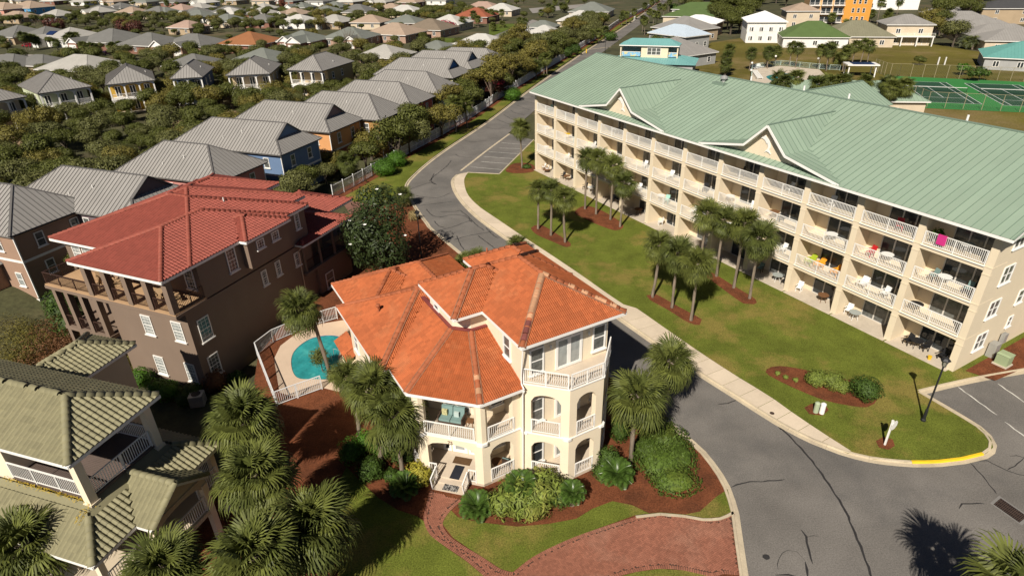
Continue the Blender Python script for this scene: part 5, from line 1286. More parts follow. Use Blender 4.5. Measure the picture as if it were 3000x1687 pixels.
wh_ = far_house('tall white two-storey house with white hip roof and screened porches', 2243, 33, 13, 15, -12, 'grey', 'white', 6.6, .42, metal=m_wroof, nw=4, group=G)
far_house('small cream two-storey house with beige roof beyond the palms', 2350, 8, 13, 13, -12, 'beige', 'cream', 6.2, .4, nw=2, group=G)
far_house('low white house with moss green hip roof', 2386, 62, 20, 16, -14, 'grey', 'white', 3.2, .5, metal=m_moss, group=G)
far_house('cream house with olive grey hip roof and red patio chairs', 2515, 60, 20, 16, -14, 'taupe', 'cream', 3.2, .5, metal=shingle('olive', (.19, .18, .12)), group=G)
gd_ = far_house('cream two-storey house with grey hip roof and white deck', 2660, 42, 14, 12, -14, 'grey', 'cream', 6.2, .42, metal=m_grey, nw=2, group=G)
far_house('teal roofed house cut by the photo edge beside the field', 2998, 121, 16, 16, -30, 'grey', 'grey', 3.0, .4, metal=mat('teal_metal_roof', (.12, .30, .27), rough=.5, var=.05), group=G)
far_house('dark roofed house at the top right corner', 2990, 1, 30, 14, -14, 'dark', 'tan', 5.6, .35, metal=m_dgrey, group=G)
for i, (x, y) in enumerate(((2790, 18), (2815, 33), (2850, 45), (2890, 58), (2935, 70), (2985, 84))):
    far_house(['grey metal roofed villa at the far end of the joined row', 'second grey villa from the far end of the joined row', 'third grey villa from the far end of the joined row', 'third grey villa from the near end of the joined row', 'second grey villa from the near end of the joined row', 'grey metal roofed villa at the near end of the joined row'][i], x, y, 20, 13, -16, 'grey', 'cream', 3.2, .42, metal=m_grey, group='joined grey-roofed villas')
for z in (.4, 3.6):
    for x in (-4.2, 0, 4.2): window(wh_, (x, -6.97, z), (1, 0, 0), 3.9, 2.3, m_white, m_glass, (3, 1), False, name='porch_screen', fw=.1)
for x in (-4.4, -1.5, 1.5, 4.4): window(gd_, (x, -5.47, .2), (1, 0, 0), 2.7, 2.3, m_trim, m_glass, (2, 1), False, name='porch_screen')
MB().box(-7, 7, -7.6, -5.5, 2.7, 2.9).build('deck', m_white, gd_); railing(gd_, (-6.9, -7.5, 2.9), (6.9, -7.5, 2.9), 1.0, m_white, .2, False, 2)
for x in (-6.6, -2.2, 2.2, 6.6): MB().box(x-.15, x+.15, -7.55, -7.25, 0, 2.7).build('post', m_trim, gd_)
# ---- orange apartment block and white building behind the palms
m_orange = mat('orange_stucco', (.62, .29, .055), rough=.85, var=.05)
A = math.radians(-14); c = gs(2470, 70); t = thing('apartment_block', 'orange and peach apartment block with glass balconies at the top edge', 'building', (c.x, c.y, 0), A, None)
MB().box(-14, -1, 0, 14, 0, 17).build('wall', mat('peach_stucco', (.60, .36, .16), rough=.85, var=.05), t); MB().box(-1, 9, -1, 13, 0, 17).build('wall', m_orange, t)
for k in range(5):
    for x in (-12.3, -7.6, -3.0):
        window(t, (x, 0, 3.2*k+.6), (1, 0, 0), 3.8, 2.2, m_trim, m_glass, (2, 1), False, name='balcony_door')
        MB().box(x-2.1, x+2.1, -1.3, 0, 3.2*k+.3, 3.2*k+.5).build('balcony_slab', m_trim, t); railing(t, (x-2.05, -1.2, 3.2*k+.5), (x+2.05, -1.2, 3.2*k+.5), 1, m_trim, .3, False, 2)
    for x in (2.4, 4.4, 6.4): window(t, (x, -1, 3.2*k+1.0), (1, 0, 0), 1.0, 1.7, m_white, m_glass, (1, 2), False)
foot((c.x, c.y), A, -14, 9, -1, 14)
c = gs(2576, 30); t = thing('white_building', 'plain white building beside the orange apartment block', 'building', (c.x, c.y, 0), A); MB().box(-17, 17, 0, 12, 0, 14).build('wall', m_white, t)
MB().box(-17.3, 17.3, -.3, 12.3, 14, 14.5).build('parapet', m_trim, t)
for x in (-10, -4, 2): window(t, (x, 0, 1), (1, 0, 0), 1.6, 2, m_trim, m_glass, (1, 2), False)
foot((c.x, c.y), A, -17, 17, 0, 12)
# ---- turquoise roofed beach house behind the condominium roof
c = gs(1815, 132, 7.2); c2 = gs(1990.6, 136, 7.2); A = math.atan2(c2.y-c.y, c2.x-c.x); w = (c2-c).length
t = thing('turquoise_roof_house', 'beach house with turquoise metal roofs and painted balcony panels', 'house', (c.x, c.y, 0), A); foot((c.x, c.y), A, -3, w+6, -5, 9)
pls, eds = hip(0, w, 0, 5.5, 7.2, .5); b = MB(); roof_body(b, pls, 0, 0); r_ = b.build('roof', m_teal, t)
for i in (0, 2, 3): metal_plane(r_, pls[i], .6, m_teal, False)
pls, eds = hip(-2, w+4.5, -3.0, 9, 3.2, .3); b = MB(); roof_body(b, pls, 0, 0); r_ = b.build('roof', m_teal, t)
for i in (0, 2, 3): metal_plane(r_, pls[i], .6, m_teal, False)
MB().box(-1.4, w+3.9, -2.4, 8.4, -.2, 3.15).build('wall', mat('wall_grey', WALL['grey']), t)
MB().box(w*.37, w*.82, .5, 5, 3.6, 7.1).build('wall', m_cond, t); MB().box(0.3, w-.3, 3.2, 5, 3.6, 7.1).build('wall', mat('wall_grey', WALL['grey']), t)
window(t, (w*.585, .5, 4.9), (1, 0, 0), 3.4, 1.7, m_white, m_curtain, (3, 2), False)
for x in (.35, w-.35): MB().box(x-.15, x+.15, .4, .7, 3.6, 7.1).build('post', m_cond, t)
m_mural = mat('painted_panel', (.20, .42, .62), rough=.6, var=.3, scale=1.5, tint=(.70, .55, .15), tscale=1.6, tamt=.8)
for x0, x1 in ((.6, w*.36), (w*.83, w-.5)):
    MB().box(x0, x1, .45, .53, 4.5, 5.5).build('balcony_panel', m_mural, t); MB().box(x0, x1, .42, .56, 5.5, 5.6).build('handrail', m_white, t)
b = MB(); fascia(b, [(0, 0), (w, 0), (w, 5.5), (0, 5.5)], 7.2, .2, .08); b.build('fascia', m_white, t)
# ------------------------------------------------------------------ plants
def leafmat(name, c, k=.35, rough=.6, trans=.12, tint=None): return mat(name, c, rough=rough, var=.25, scale=.5, island=k, spec=.25, trans=trans, tint=tint, tscale=.4, tamt=.5)
m_oak = leafmat('scrub_oak_leaf', (.084, .094, .019), .3)
m_oak2 = leafmat('sand_live_oak_leaf', (.112, .116, .036), .3)
m_oak3 = leafmat('yellowish_scrub_leaf', (.15, .13, .028), .3)
m_redl = leafmat('dark_red_leaf', (.085, .030, .022), .4); m_pinkl = leafmat('crimson_flower', (.33, .025, .05), .4)
m_palm = leafmat('sabal_leaf', (.118, .134, .030), .35, .55, .2)
m_palmd = leafmat('sabal_leaf_dark', (.082, .098, .023), .35, .55, .2)
m_frond_dead = leafmat('dead_frond', (.24, .16, .08), .3)
m_bright = leafmat('bright_green_bush', (.060, .135, .012), .4)
m_box = leafmat('boxwood_leaf', (.050, .088, .014), .4)
m_ginger = leafmat('ginger_leaf', (.15, .19, .034), .4, tint=(.32, .26, .07)); m_croton = leafmat('yellow_croton_leaf', (.30, .27, .035), .4)
m_sago = leafmat('sago_frond', (.062, .112, .020), .3, .3); m_mag = leafmat('magnolia_leaf', (.032, .048, .014), .3, .5, .05)
m_twig = mat('twig_bark', (.14, .10, .075), rough=.95, var=.25, scale=3); m_trunk = mat('oak_bark', (.10, .08, .06), rough=.95, var=.3, scale=3)
m_dryb = leafmat('rusty_dry_shrub', (.16, .075, .032), .4)
RG = random.Random(11)
def leaf_cloud(lobes, n, size, rg, flat=.35, shell=.55, asp=.55, up=0.2):
    """leaf-sized faces spread through lumpy ellipsoid lobes (cx,cy,cz,rx,ry,rz)"""
    vol = [l[3]*l[4]+l[4]*l[5]+l[3]*l[5] for l in lobes]; tot = sum(vol); b = MB()
    for l, v in zip(lobes, vol):
        for i in range(int(n*v/tot)):
            while True:
                d = Vector((rg.gauss(0, 1), rg.gauss(0, 1), rg.gauss(0, 1)))
                if d.length > .1: break
            d.normalize(); r = shell+(1.06-shell)*rg.random()**.6
            r *= 1+.13*math.sin(5*d.x+l[0])*math.cos(4.3*d.y+l[1])+.08*math.sin(9*d.z+3*d.x)
            p = Vector((l[0]+d.x*l[3]*r, l[1]+d.y*l[4]*r, l[2]+d.z*l[5]*r))
            if p.z < .05: continue
            nn = (d+Vector((rg.uniform(-1, 1), rg.uniform(-1, 1), rg.uniform(-1, 1)+up))*.5).normalized()
            x = nn.cross(Vector((rg.uniform(-1, 1), rg.uniform(-1, 1), rg.uniform(-1, 1)))).normalized(); y = nn.cross(x)
            s = size*rg.uniform(.6, 1.25); x *= s*asp; y *= s
            b.face([p-y, p+x*.9-y*.1, p+y, p-x*.9-y*.1])
    return b
def tree_var(seed, h, r, n, size, lm, nl=8, dense=.5, trunk=.16, open_=0.0, tm=None):
    rg = random.Random(seed); lobes = []; tb = MB(); hub = h*rg.uniform(.25, .38)
    for i in range(nl):
        a = 2*math.pi*i/nl+rg.uniform(-.4, .4); rr_ = r*rg.uniform(.25, .68) if i else 0
        lr = r*rg.uniform(.34, .52); cz = h-lr*.8-h*rg.uniform(0, .38)*(rr_/r); lobes.append((math.cos(a)*rr_, math.sin(a)*rr_, cz, lr, lr*rg.uniform(.8, 1.1), lr*rg.uniform(.6, .85)))
    tb.tube([(0, 0, -.3), (rg.uniform(-.1, .1), 0, hub*.6), (0, rg.uniform(-.1, .1), hub)], [trunk*1.3, trunk, trunk*.85], 6)
    for l in lobes:
        m = Vector((l[0]*.45+rg.uniform(-.2, .2), l[1]*.45, (hub+l[2])/2)); tb.tube([(0, 0, hub*.8), m, (l[0], l[1], l[2])], [trunk*.6, trunk*.4, trunk*.15], 5)
        for k in range(3):
            d = Vector((rg.uniform(-1, 1), rg.uniform(-1, 1), rg.uniform(-.2, .8)))*l[3]*.8; tb.tube([m.lerp(Vector(l[:3]), .5), Vector(l[:3])+d], [trunk*.2, trunk*.06], 4)
    cb = leaf_cloud(lobes, n, size, rg, shell=dense)
    return tb.mesh('trunk', tm or m_trunk), cb.mesh('crown', lm)
OAKS = [tree_var(20+i, 5.0, 2.9, 4600, .15, (m_oak, m_oak, m_oak2, m_oak, m_oak3, m_oak2)[i], nl=8+i % 3) for i in range(6)]
PINES = [tree_var(60+i, 6.0, 2.4, 2400, .15, (m_oak3, m_oak)[i % 2], nl=10, dense=.3, tm=m_twig) for i in range(3)]
BUSH = [tree_var(80+i, 1.5, 1.2, 900, .12, (m_oak2, m_box, m_bright, m_oak)[i], nl=5, trunk=.05) for i in range(4)]
def tree(name, label, loc, k, var, group, cat='tree', sq=1.0):
    t = thing(name, label, cat, loc, RG.uniform(0, 6.28), group); t.scale = (k, k, k*sq)
    link('trunk', var[0], t); link('crown', var[1], t); return t
# ---- sabal palms
def frond_mesh(pet, blade, n, lm, rg, droop=.5):
    b = MB(); b.hexa([(0, -.02, -.01), (0, .02, -.01), (0, .02, .015), (0, -.02, .015), (pet, -.012, -.01), (pet, .012, -.01), (pet, .012, .01), (pet, -.012, .01)][0:4]+[(pet, -.012, -.01), (pet, .012, -.01), (pet, .012, .01), (pet, -.012, .01)])
    for i in range(n):
        f = (i+.5)/n*2-1; a = f*2.15+rg.uniform(-.04, .04); L = blade*(1-.32*abs(f)**1.6)*rg.uniform(.88, 1.06); hx = pet+.12*(1-abs(f)); w = .030*blade
        d = Vector((math.cos(a), math.sin(a), 0)); s = Vector((-math.sin(a), math.cos(a), 0)); o = Vector((hx, 0, 0)); fold = .10*(1-abs(f))+.03
        q_ = rg.uniform(.7, 1.3); p1 = o+d*L*.45+Vector((-.02*L, 0, fold*L*.25)); p2 = o+d*L*.76+Vector((-.05*L, 0, -droop*L*.20*q_)); p3 = o+d*L*.93+s*L*rg.uniform(-.05, .05)+Vector((-.10*L, 0, -droop*L*(.55+.35*rg.random())*q_))
        b.face([o-s*w*.4, p1-s*w, p1+s*w, o+s*w*.4]); b.face([p1-s*w, p2-s*w*.75, p2+s*w*.75, p1+s*w]); b.face([p2-s*w*.75, p3, p2+s*w*.75])
    return b
FRB = [frond_mesh(.75, 1.2, 30, m_palm, random.Random(i), .35+.3*i) for i in range(3)]
FR = [f.mesh('frond', m_palm) for f in FRB]; FRD = [f.mesh('frond', m_palmd) for f in FRB]; DEAD = frond_mesh(.75, .8, 16, m_frond_dead, random.Random(9), 1.0).mesh('dead_frond', m_frond_dead)
def crown_mats(seed, n=40, low=-60):
    rg = random.Random(seed); out = []
    for i in range(n):
        t = (i+.5)/n; el = math.radians(86-(86-low)*t**.9+rg.uniform(-8, 8)); az = i*2.39996+rg.uniform(-.25, .25); k = rg.uniform(.85, 1.1)*(1 if t > .15 else .8)
        M = Matrix.Rotation(az, 4, 'Z') @ Matrix.Rotation(-el, 4, 'Y') @ Matrix.Rotation(rg.uniform(-.4, .4), 4, 'X') @ Matrix.Diagonal((k, k, k, 1))
        M = Matrix.Translation(Vector((0, 0, -.25*t))) @ M; out.append((M, 0 if t < .4 else (1 if t < .75 else 2)))
    return out
CROWNS = []
for i in range(5):
    b = MB()
    for M, v in crown_mats(100+i, 30+i*2): b.add(FRB[v].v, FRB[v].f, M)
    CROWNS.append(b.mesh('crown', m_palm if i % 2 == 0 else m_palmd))
TRUNKS = []
for i in range(4):
    rg = random.Random(300+i); b = MB(); bend = rg.uniform(-.25, .25); n = 9
    b.tube([(bend*math.sin(j/n*2.2), bend*.5*(j/n)**2-.0, j/n-.02) for j in range(n+1)], [.16 if j == 0 else .125+.012*math.sin(j*2.1) for j in range(n)]+[.17], 8)
    TRUNKS.append((b.mesh('trunk', m_bark, True), Vector((bend*math.sin(2.2), bend*.5, .98))))
BOOT = MB()
_rg = random.Random(5)
for i in range(46):
    a = i*2.4; z = -1.0+i/46*1.0; BOOT.beam((math.cos(a)*.10, math.sin(a)*.10, z), (math.cos(a)*.30, math.sin(a)*.30, z+.28), .07, .04)
BOOTm = BOOT.mesh('boots', m_bark)
def hz(base, cy):           # height of a point above base that shows at survey row cy
    lo, hi = 0., 30.
    for _ in range(40):
        m = (lo+hi)/2; d = Vector((base.x, base.y, m))-CAM; y = (843.5-FOC*d.dot(_U)/d.dot(_fw))/KX
        if y > cy: lo = m
        else: hi = m
    return (lo+hi)/2
npalm = [0]
def palm(label, base, h, k=1.0, group='sabal palms', near=False, lean=None, seed=None, dead=0, boots=False, n=36):
    i = npalm[0]; npalm[0] += 1; rg = random.Random(500+(seed or i))
    t = thing('sabal_palm', label, 'palm', base, rg.uniform(0, 6.28) if lean is None else 0, group)
    tm, top = TRUNKS[i % 4]; H = max(.6, h)
    M = Matrix.Diagonal((1.15 if near else 1, 1.15 if near else 1, H, 1)); ctr = Vector((top.x, top.y, top.z*H))
    if lean is not None:
        sh = Matrix.Identity(4); sh[0][2] = lean[0]/H; sh[1][2] = lean[1]/H; M = sh @ M; ctr = M @ Vector((top.x, top.y, .98))
    link('trunk', tm, t, M)
    if boots: link('boots', BOOTm, t, Matrix.Translation(ctr))
    if near:
        cr = bpy.data.objects.new('crown', None); COL.objects.link(cr); cr.parent = t; cr.location = ctr; cr.scale = (k, k, k)
        for M_, v in crown_mats(700+i, n, -50): link('frond', (FR if rg.random() < .6 else FRD)[v], cr, M_)
        for j in range(dead): link('dead_frond', DEAD, cr, Matrix.Rotation(j*2.1+.5, 4, 'Z') @ Matrix.Rotation(math.radians(75), 4, 'Y'))
    else: link('crown', CROWNS[i % 5], t, Matrix.Translation(ctr) @ Matrix.Rotation(rg.uniform(0, 6), 4, 'Z') @ Matrix.Diagonal((k, k, k, 1)))
    return t
def palm_at(label, b, cy, k=1.0, group='sabal palms', z=.1, **kw):
    return palm(label, b, hz(b, cy)-z, k, group, **kw)
def palm_c(label, x, y, h, k, group, **kw):
    c = gs(x, y, h); palm(label, Vector((c.x, c.y, .05)), h, k, group, **kw)
def up(p, z): return Vector((p.x, p.y, z))
# lawn palms by the condominium
L1 = 'palms on the condominium lawn'
def lp(lab, b, cy, k): palm_at(lab, up(b, .11), cy, k, L1)
lp('left of the three short palms in the small mulch bed nearest the road bend', C5(1485, 285), 472, .86); lp('middle of the three short palms in the small mulch bed nearest the road bend', C5(1582, 335), 474, .86); lp('right of the three short palms in the small mulch bed nearest the road bend', C5(1690, 387), 492, .92)
lp('leftmost of four tall palms before the far half of the condominium', C5(1840, 135), 392, .88); lp('second of four tall palms before the far half of the condominium', C5(1922, 175), 396, .92); lp('third of four tall palms before the far half of the condominium', C5(2030, 215), 412, .95); lp('rightmost of four tall palms before the far half of the condominium', C5(2103, 270), 455, .95)
lp('left palm of the three in the lower mulch bed on the lawn', gp(1640, 750), 612, .95); lp('middle palm of the three in the lower mulch bed on the lawn', gp(1690, 776), 630, .98); lp('right palm of the three in the lower mulch bed on the lawn', gp(1738, 808), 660, 1.0)
lp('leftmost of four tall palms before the near half of the condominium', gp(1757, 690), 530, 1.0); lp('second of four tall palms before the near half of the condominium', gp(1802, 697), 548, .98); lp('third of four tall palms before the near half of the condominium', gp(1845, 726), 556, 1.0); lp('rightmost of four tall palms before the near half of the condominium', gp(1885, 753), 592, 1.05)
lp('single palm at the parking bay beside the condominium end', gp(1314, 425), 318, .95)
# palms round the three big houses
HP = 'palms round the houses'
def np_(lab, b, cy, k, **kw): palm_at(lab, up(b, .06), cy, k, HP, near=True, boots=True, **{'dead': 1, **kw})
np_('tall palm standing by the road side of the cream house', C8(2185, 590), 985, 1.12, dead=1)
np_('palm behind the tall one, between cream house and road', gp(1668, 1060), 905, 1.05)
np_('palm left of the front porch of the cream house', C8(465, 680), 1040, 1.2)
np_('palm at the wall corner of the cream house, behind the porch palm', C8(300, 600), 975, 1.12)
np_('small palm against the left wall of the cream house', gp(905, 1120), 950, .8)
np_('leaning palm at the pool edge', gp(832, 948), 775, 1.02, lean=(-1.4, .3), n=40)
def nc_(lab, x, y, h, k): palm_c(lab, x*KX, y*KX, h, k, HP, near=True, boots=True, n=50, dead=2)
nc_('large palm at the corner of the olive roofed house, nearest the brown house', 615, 1050, 6.0, 1.25)
nc_('palm below the olive gable porch', 630, 1200, 5.6, 1.2)
nc_('palm on the shaded lawn at the bottom edge', 795, 1315, 5.2, 1.3)
nc_('low palm in front of the olive house porch at the bottom edge', 640, 1395, 6.2, 1.2)
nc_('palm rising before the olive roof in the bottom left corner', 60, 1370, 4.7, 1.2)
nc_('palm half cut by the bottom edge beside the olive house', 395, 1430, 6.2, 1.0)
palm_c('palm cut by the bottom right corner, its shadow star on the asphalt', 2582*KX, 1472*KX, 6.4, 1.2, HP, near=True, boots=True, n=24)
for i, (x, y) in enumerate(((1195, 662), (1165, 672), (1300, 622), (1015, 505), (960, 500))):
    palm(['low palm clump behind the orange roof beside the road', 'smaller low palm behind the orange roof', 'low palm behind the orange roof at the sidewalk', 'low palm beside the magnolia at the road bend', 'palm behind the magnolia'][i], up(gp(x+6, y+16), .05), 1.2+.5*(i > 2), .8, 'low palms', seed=40+i)
# palms along the verge and the far road
VG = 'palms along the white fence'
vpal = [((60, 1345), (50, 1215)), ((870, 1005), (855, 775)), ((952, 970), (950, 770)), ((1470, 600), (1470, 490)), ((1550, 580), (1550, 432)), ((1530, 570), (1528, 445)), ((1880, 342), (1872, 252)), ((1940, 330), (1940, 245)), ((2115, 196), (2110, 125)), ((2210, 150), (2205, 85)), ((2290, 95), (2288, 40)), ((2340, 60), (2335, 15)), ((2150, 180), (2150, 110)), ((1990, 300), (1990, 225)), ((2420, 20), (2418, -25)), ((2380, 40), (2378, -8))]
for (b, c) in vpal: palm_at('sabal palm on the grass verge in front of the white fence', up(C2(*b), .09), c[1]/2.576/KX, 1.05, VG)
for x, y in ((2300, 150), (2330, 170), (2370, 120), (2410, 105), (2250, 215), (2270, 235), (2360, 160), (2450, 60)): palm(
    'sabal palm on the field side of the far road', up(C2(x+20, y+30), 0), RG.uniform(4, 6), 1.0, 'palms on the far side of the road')
# palms among the cottages
def K1(x, y): return gs(x/2.576, y/2.576)
for i, (b, c) in enumerate((((425, 970), 850), ((775, 850), 720), ((1650, 810), 690), ((1480, 1020), 960), ((960, 1180), 1120), ((300, 1390), 1300), ((2330, 660), 570), ((2500, 660), 600), ((1950, 830), 780), ((1180, 720), 650), ((1690, 620), 560), ((2060, 830), 760), ((360, 1420), 1330), ((200, 1390), 1340))):
    bb = K1(*b); palm_at('sabal palm among the scrub between the cottages', bb, c/2.576/KX, 1.0, 'palms among the cottages', z=0)
for i, (b, c) in enumerate((((205, 390), 265), ((255, 380), 280), ((280, 375), 290), ((230, 385), 275), ((300, 370), 300), ((60, 390), 320), ((20, 300), 235), ((560, 370), 270), ((600, 365), 270), ((530, 375), 290), ((440, 380), 320), ((640, 400), 340), ((700, 410), 350), ((870, 440), 350), ((1740, 400), 340), ((160, 140), 95), ((95, 140), 95), ((1275, 90), 20), ((1690, 60), 0), ((1260, 60), 10), ((910, 390), 340), ((1940, 110), 50), ((2060, 100), 60), ((2260, 95), 45), ((2550, 110), 60), ((2480, 90), 50))):
    palm_at('sabal palm in the far bungalow gardens', K1(*b), c/2.576/KX, 1.1, 'palms in the bungalow gardens', z=0)
def K3(x, y): return gs(1200+x/3.68, y/3.68)
for b, c in (((740, 300), 200), ((690, 290), 150), ((885, 240), 130), ((835, 240), 130), ((575, 330), 215), ((1000, 230), 130), ((1040, 160), 90), ((900, 340), 280), ((1190, 290), 220), ((1240, 295), 230), ((1420, 190), 130), ((1500, 190), 70), ((1540, 170), 90), ((1680, 140), 70), ((350, 330), 260), ((1000, 300), 260), ((1640, 130), 60), ((1570, 60), 20), ((1700, 40), 0)):
    palm_at('sabal palm round the cul-de-sac', K3(*b), c/3.68/KX, 1.1, 'palms round the cul-de-sac', z=0)
# palms round the field and the pool behind the condominium
def K4(x, y): return gs(1780+x/3.68, y/3.68)
def K5(x, y): return gs(2400+x/4.14, y/4.14)
for b, c in (((1525, 765), 560), ((1705, 735), 545), ((1722, 745), 550), ((1800, 700), 545), ((1955, 720), 495), ((2022, 735), 500), ((2275, 748), 525), ((2355, 768), 525), ((2470, 752), 625), ((2530, 772), 565), ((1270, 830), 600), ((1290, 800), 520), ((1255, 830), 690)): palm_at('tall sabal palm on the field behind the pool', K4(*b), c/3.68/KX, 1.05, 'palms on the field', z=.05)
for b, c in (((395, 790), 545), ((490, 785), 520), ((580, 785), 545), ((285, 860), 600), ((85, 850), 560), ((1790, 600), 500), ((1850, 600), 490)): palm_at('tall sabal palm beside the chain-link court fence', K5(*b), c/4.14/KX, 1.05, 'palms by the courts', z=.05)
for x, y in ((1850, 835), (2030, 830), (2280, 900), (2400, 890), (2520, 870), (1900, 870)): palm_c('sabal palm between the condominium and the pool house roof', 1780+x/3.68, y/3.68, 6.5, 1.15, 'palms by the pool house')
for x, y in ((1040, 1030), (840, 1010), (890, 1050), (560, 985), (320, 985)): palm_c('sabal palm between the pool house and the tennis court', 2400+x/4.14, y/4.14, 6.0, 1.15, 'palms by the tennis court')
for b, c in (((700, 300), 20), ((940, 180), 10), ((800, 330), 200), ((300, 500), 290), ((760, 470), 300), ((480, 250), 140), ((560, 240), 130), ((240, 260), 120), ((150, 300), 200), ((2000, 190), 120), ((2170, 100), 20), ((830, 250), 150), ((620, 270), 160), ((380, 250), 130)): palm_at('sabal palm between the beach houses', K5(*b), c/4.14/KX, 1.2, 'palms between the beach houses', z=0)
# date palm with arching leaves at the field edge
def pinnate(L, n, lm, name, w=.05, ll=.32, droop=.5, v=.5):
    b = MB(); pts = []
    for i in range(n+1): t = i/n; pts.append(Vector((L*t*math.cos(droop*t*.7), 0, L*(.35*t-droop*t*t*.8))))
    b.tube(pts[::2], .014, 4, cap=False)
    for i in range(1, n):
        t = i/n; l = ll*(.45+.9*math.sin(math.pi*min(1, t*.92+.08))); d = (pts[i+1]-pts[i-1]).normalized()
        for s in (-1, 1):
            o = pts[i]; e = o+Vector((d.x*.35*l, s*l*.9, l*v*.5)); m = o.lerp(e, .5); b.face([o-d*w*.3, m-d*w*.5, e, m+d*w*.5])
    return b
SG = pinnate(.95, 22, m_sago, 'frond', .05, .30, .55).mesh('frond', m_sago)
def sago(label, base, h, k, n=26, m=None):
    t = thing('sago_palm', label, 'palm', base, 0, 'sago palms before the cream house')
    if h > .15: MB().tube([(0, 0, -.1), (0.02, 0, h*.5), (0, 0, h)], [.17, .2, .17], 8).build('trunk', m_bark, t)
    cr = bpy.data.objects.new('crown', None); COL.objects.link(cr); cr.parent = t; cr.location = (0, 0, h); cr.scale = (k,)*3
    for i in range(n):
        u = i/n; link('frond', m or SG, cr, Matrix.Rotation(i*2.4, 4, 'Z') @ Matrix.Rotation(-math.radians(62*(1-u)+2*u-14), 4, 'Y'))
sago('sago palm in the middle of the flower bed, before the right porch arch', up(gp(1312, 1262), .07), 1.1, 1.25); sago('sago palm at the left end of the flower bed beside the steps', up(gp(1200, 1288), .07), .35, 1.2); sago('sago palm left of the entrance walk, half in shade', up(gp(1022, 1235), .07), .3, 1.15)
sago('sago palm on a short trunk at the right end of the flower bed', up(C8(1740, 915), .07), .9, .95); sago('sago palm on a trunk below the boxwood, nearest the road', up(C8(2072, 755), .07), .7, 1.25)
MBD = pinnate(2.4, 20, m_oak2, 'frond', .06, .45, .9).mesh('frond', leafmat('grey_green_date_frond', (.13, .15, .08), .3))
for i, (x, y) in enumerate(((1770, 590), (1850, 605))):
    t = thing('date_palm', ['arching date palm at the field edge, left of the pair', 'arching date palm at the field edge, right of the pair'][i], 'palm', up(K5(x, y), .05), 0, 'date palms'); MB().tube([(0, 0, 0), (0, 0, 1.6)], .28, 8).build('trunk', m_bark, t)
    cr = bpy.data.objects.new('crown', None); COL.objects.link(cr); cr.parent = t; cr.location = (0, 0, 1.6); cr.scale = (1.35,)*3
    for j in range(26): link('frond', MBD, cr, Matrix.Rotation(j*2.4, 4, 'Z') @ Matrix.Rotation(-math.radians(70-75*j/26), 4, 'Y'))
# ------------------------------------------------------------------ shrubs and trees
def shrub(name, label, base, lobes, n, size, m, cat='bush', group=None, asp=.5, seed=1, extra=None, shell=.8, core=True):
    """lobes relative to base"""
    t = thing(name, label, cat, base, 0, group); rg = random.Random(seed)
    leaf_cloud(lobes, n, size, rg, shell=shell, asp=asp).build('foliage', m, t)
    st = MB()
    for l in lobes: st.tube([(l[0]*.6, l[1]*.6, -.05), (l[0], l[1], l[2])], [.05, .02], 5)
    st.build('stems', m_twig, t)
    if not core: return t
    co = MB()                      # solid core added in the leaf colour so light does not pass straight through
    for l in lobes:
        rings = []
        for j in range(1, 6):
            ph = math.pi*j/6; rings.append((.80*math.sin(ph), -.80*math.cos(ph)))
        co.rev([(1e-3, -.82)]+rings+[(1e-3, .82)], 10, (0, 0, 0)); k = len(co.v)-70
        for q in range(k, len(co.v)): x, y, z = co.v[q]; co.v[q] = (l[0]+x*l[3]*.92, l[1]+y*l[4]*.92, l[2]+z*l[5]*.92)
    co.build('light_block_core', m, t)
    return t
shrub('round_bush', 'larger of two clipped bright green bushes beside the white fence', up(gp(968, 442), .09), [(0, 0, 1.2, 1.75, 1.75, 1.25), (.4, -.3, 1.3, 1.3, 1.3, 1.1)], 5200, .09, m_bright, group='clipped bushes by the fence')
shrub('round_bush', 'rear of two clipped bright green bushes beside the white fence', up(gp(1000, 420), .09), [(0, 0, 1.15, 1.6, 1.6, 1.2)], 3600, .09, m_bright, group='clipped bushes by the fence', seed=2)
shrub('round_bush', 'clipped green bush against the fence by the crimson tree', up(gp(1290, 254), .09), [(0, 0, 1.3, 1.9, 1.9, 1.4)], 2600, .13, m_bright, seed=3)
for i, (x, y, r) in enumerate(((1428, 148, 1.7), (1448, 140, 1.5), (1440, 132, 1.6))): shrub('round_bush', ['topiary bush at the fence bend, left', 'topiary bush at the fence bend, right', 'topiary bush at the fence bend, rear'][i], up(gp(x, y), .09), [(0, 0, 1.8, r, r, 1.3)], 1300, .17, m_box, seed=4+i)
shrub('round_bush', 'oval green bush on the verge of the far road', up(gp(1535, 103), .09), [(0, 0, 1.4, 2.6, 2.6, 1.5)], 1500, .2, m_box, seed=8); shrub('round_bush', 'dark oval bush far up the verge', up(gp(1694, 28), .09), [(0, 0, 1.6, 2.6, 2.6, 1.7)], 700, .3, m_box, seed=9)
